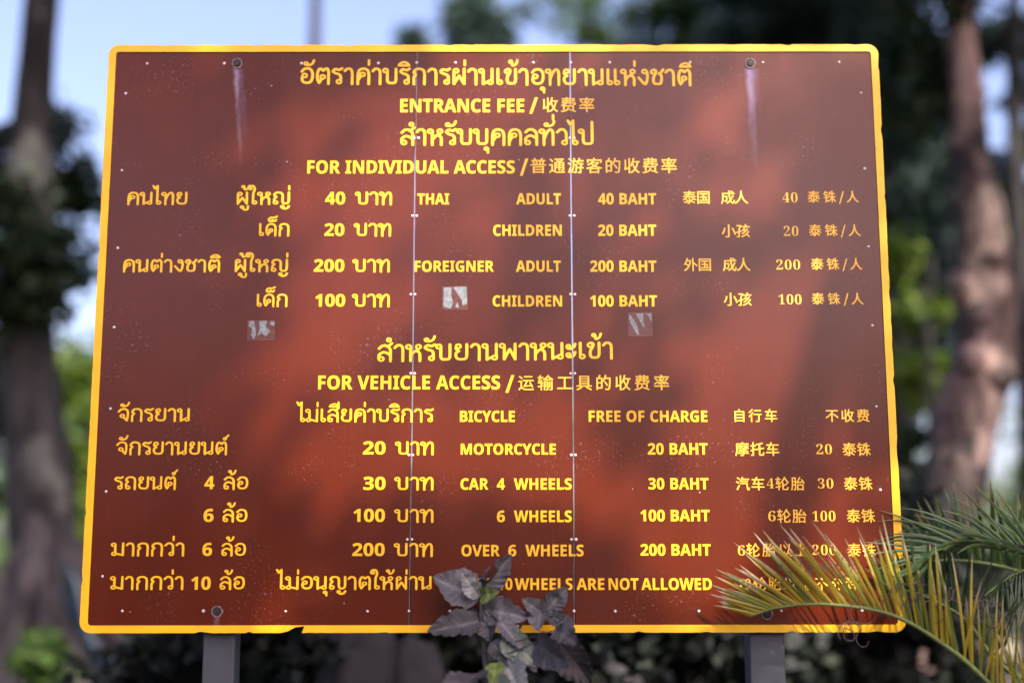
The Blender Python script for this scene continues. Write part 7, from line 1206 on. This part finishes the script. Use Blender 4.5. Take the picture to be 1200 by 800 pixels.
def frond(root, base, pts, length, n, mat, rng, up, lean, rows=((1, .30), (-1, .30)), droop=.10, width=.011, start=.04, curl_tip=0.0):
    P = smooth_path([Vector(p) - base for p in pts], 12)
    V, F = tube(P, lerp_list([.012, .008, .0025], len(P)), 7)
    fr = obj("frond", mesh_py("frond", V, F, True), M["rachis"], root)
    V, F, al = [], [], []
    m = len(P) - 1
    for side, spread in rows:
        for k in range(n):
            t = start + (1 - start) * (k + rng.uniform(-.25, .25) + (.5 if side > 0 else 0)) / n
            t = min(max(t, 0), 1)
            i = min(int(t * m), m - 1); f = t * m - i
            o = P[i].lerp(P[i + 1], f)
            tg = (P[i + 1] - P[i]).normalized()
            u = (up - tg * up.dot(tg)).normalized()
            sd = tg.cross(u)
            ln = lean + 1.6 * max(0, t - .7) + rng.uniform(-.16, .16)
            d = (u * math.cos(spread) + sd * side * math.sin(spread)) + tg * ln + Vector((rng.uniform(-.1, .1), rng.uniform(-.1, .1), rng.uniform(-.1, .1)))
            d.normalize()
            L = length * (.55 + .75 * math.sin(math.pi * min(1, .18 + t * .72))) * (1 - .35 * max(0, t - .7) / .3) * rng.uniform(.6, 1.2)
            wd = width * rng.uniform(.75, 1.2)
            q = o.copy(); dirv = d.copy()
            wv = dirv.cross(Vector((rng.uniform(-.5, .5), -1, rng.uniform(-.3, .3)))).normalized()
            b0 = len(V); seg = 7
            dr = droop * rng.uniform(.4, 1.8); bend = rng.uniform(-.06, .06)
            for s in range(seg + 1):
                a = s / seg
                w = wd * (math.sin(math.pi * min(1, .22 + a * .78)) ** .8 + .02)
                nrm = dirv.cross(wv).normalized()
                V += [q - wv * w + nrm * w * .5, q, q + wv * w + nrm * w * .5]
                al += [a + curl_tip * .3] * 3
                q = q + dirv * (L / seg)
                dirv = (dirv + Vector((0, 0, -dr / seg * (1 + 2 * a))) + wv * bend / seg * 2).normalized()
            for s in range(seg):
                a = b0 + s * 3
                F += [(a, a + 1, a + 4, a + 3), (a + 1, a + 2, a + 5, a + 4)]
    me = mesh_py("leaflets", V, F, True)
    at_ = me.attributes.new("along", 'FLOAT', 'POINT'); at_.data.foreach_set("value", al)
    obj("leaflets", me, mat, fr)
    return fr

def palm():
    rng = random.Random(21)
    base = Vector((2.35, -.15, 0))
    root = thing("areca_palm", "clump palm at the lower right with one yellowing frond reaching across the board", "palm", base)
    for (dx, dy, h, r) in ((0, 0, 1.15, .035), (.12, .1, 1.3, .03), (-.06, .16, .9, .028), (.1, -.12, .8, .028)):
        P = smooth_path([(dx, dy, -.1), (dx * 1.1, dy * 1.1, h * .5), (dx * 1.3 - .02, dy * 1.3, h)], 8)
        V, F = tube(P, lerp_list([r * 1.3, r, r * .8], len(P)), 12, .03, 6)
        obj("cane", mesh_py("cane", V, F, True), M["rachis"], root)
    top = base + Vector((-.02, 0, 1.1))
    # the yellowing frond across the board's corner
    frond(root, base, [top, at(1215, 838, -.20), at(1120, 765, -.20), at(1050, 722, -.20), at(975, 708, -.20), at(915, 711, -.18), at(878, 722, -.16)],
          .27, 50, M["frond_yellow"], rng, Vector((-.1, -.16, 1)), .85, ((1, .22), (-1, .30)), .05, .0058, .10)
    # a green frond arching over it, leaflets sweeping to the left
    frond(root, base, [top, at(1290, 720, .10), at(1215, 655, .0), at(1150, 640, -.04), at(1105, 648, -.08), at(1080, 668, -.10)],
          .26, 44, M["frond_green"], rng, Vector((-.5, -.3, .4)), 1.3, ((1, 1.0), (-1, .9)), .30, .0062, .30)
    # an upright fan of leaflets further back
    frond(root, base, [top, at(1255, 700, .5), at(1190, 668, .55), at(1120, 656, .6), at(1064, 662, .6)],
          .25, 30, M["frond_green"], rng, Vector((-.05, -.1, 1)), .25, ((1, .2), (-1, .35)), .05, .009, .3)
    frond(root, base, [top, at(1270, 690, .2), at(1225, 668, .1), at(1190, 672, .05), at(1150, 700, .0)],
          .24, 30, M["frond_dark"], rng, Vector((-.2, .1, -1)), .5, ((1, .3), (-1, .4)), .1, .005, .3)
    frond(root, base, [top, at(1190, 790, -.08), at(1130, 725, -.05), at(1075, 695, -.03), at(1040, 690, -.02)],
          .20, 34, M["frond_dark"], rng, Vector((-.1, .1, .6)), .5, ((1, .5), (-1, .5)), .2, .006, .3)
    # fronds that leave the picture to the right
    for (a, b, c) in (((.5, -.3, 1.7), (.9, -.5, 1.9), (1.3, -.6, 1.7)), ((.3, .5, 1.9), (.6, .9, 2.2), (.9, 1.3, 2.1))):
        frond(root, base, [top] + [base + Vector(v) for v in (a, b, c)], .3, 40, M["frond_green"], rng, Vector((0, 0, 1)), .5, ((1, .9), (-1, .9)), .3, .011, .2)
    # shrivelled strands caught on the stalks
    for (px, py, y, n) in ((1012, 729, -.15, 8), (1090, 705, -.2, 14), (1140, 705, -.15, 12), (1165, 735, -.2, 10), (1050, 690, -.2, 8), (940, 668, -.22, 5), (985, 668, -.22, 5)):
        c = at(px, py, y)
        V, F = [], []
        for k in range(n):
            p = c + Vector((rng.gauss(0, .035), rng.gauss(0, .02), rng.gauss(0, .012)))
            d = Vector((rng.uniform(-1, 1), rng.uniform(-.4, .4), rng.uniform(-.4, .6))).normalized()
            pts = [p - base]
            axis = Vector((rng.uniform(-.4, .4), -1, rng.uniform(-.4, .4))).normalized()
            w = rng.uniform(.15, .5) * rng.choice((-1, 1))
            for s in range(9):
                d = Matrix.Rotation(w * (.4 + s * .13), 3, axis) @ d
                pts.append(pts[-1] + d * rng.uniform(.008, .014))
            v, f = tube(pts, lerp_list([.0022, .0012], len(pts)), 5)
            o_ = len(V); V += v; F += [tuple(i + o_ for i in q) for q in f]
        obj("dried_strands", mesh_py("dried_strands", V, F, True), M["dry"], root)["kind"] = "stuff"
palm()
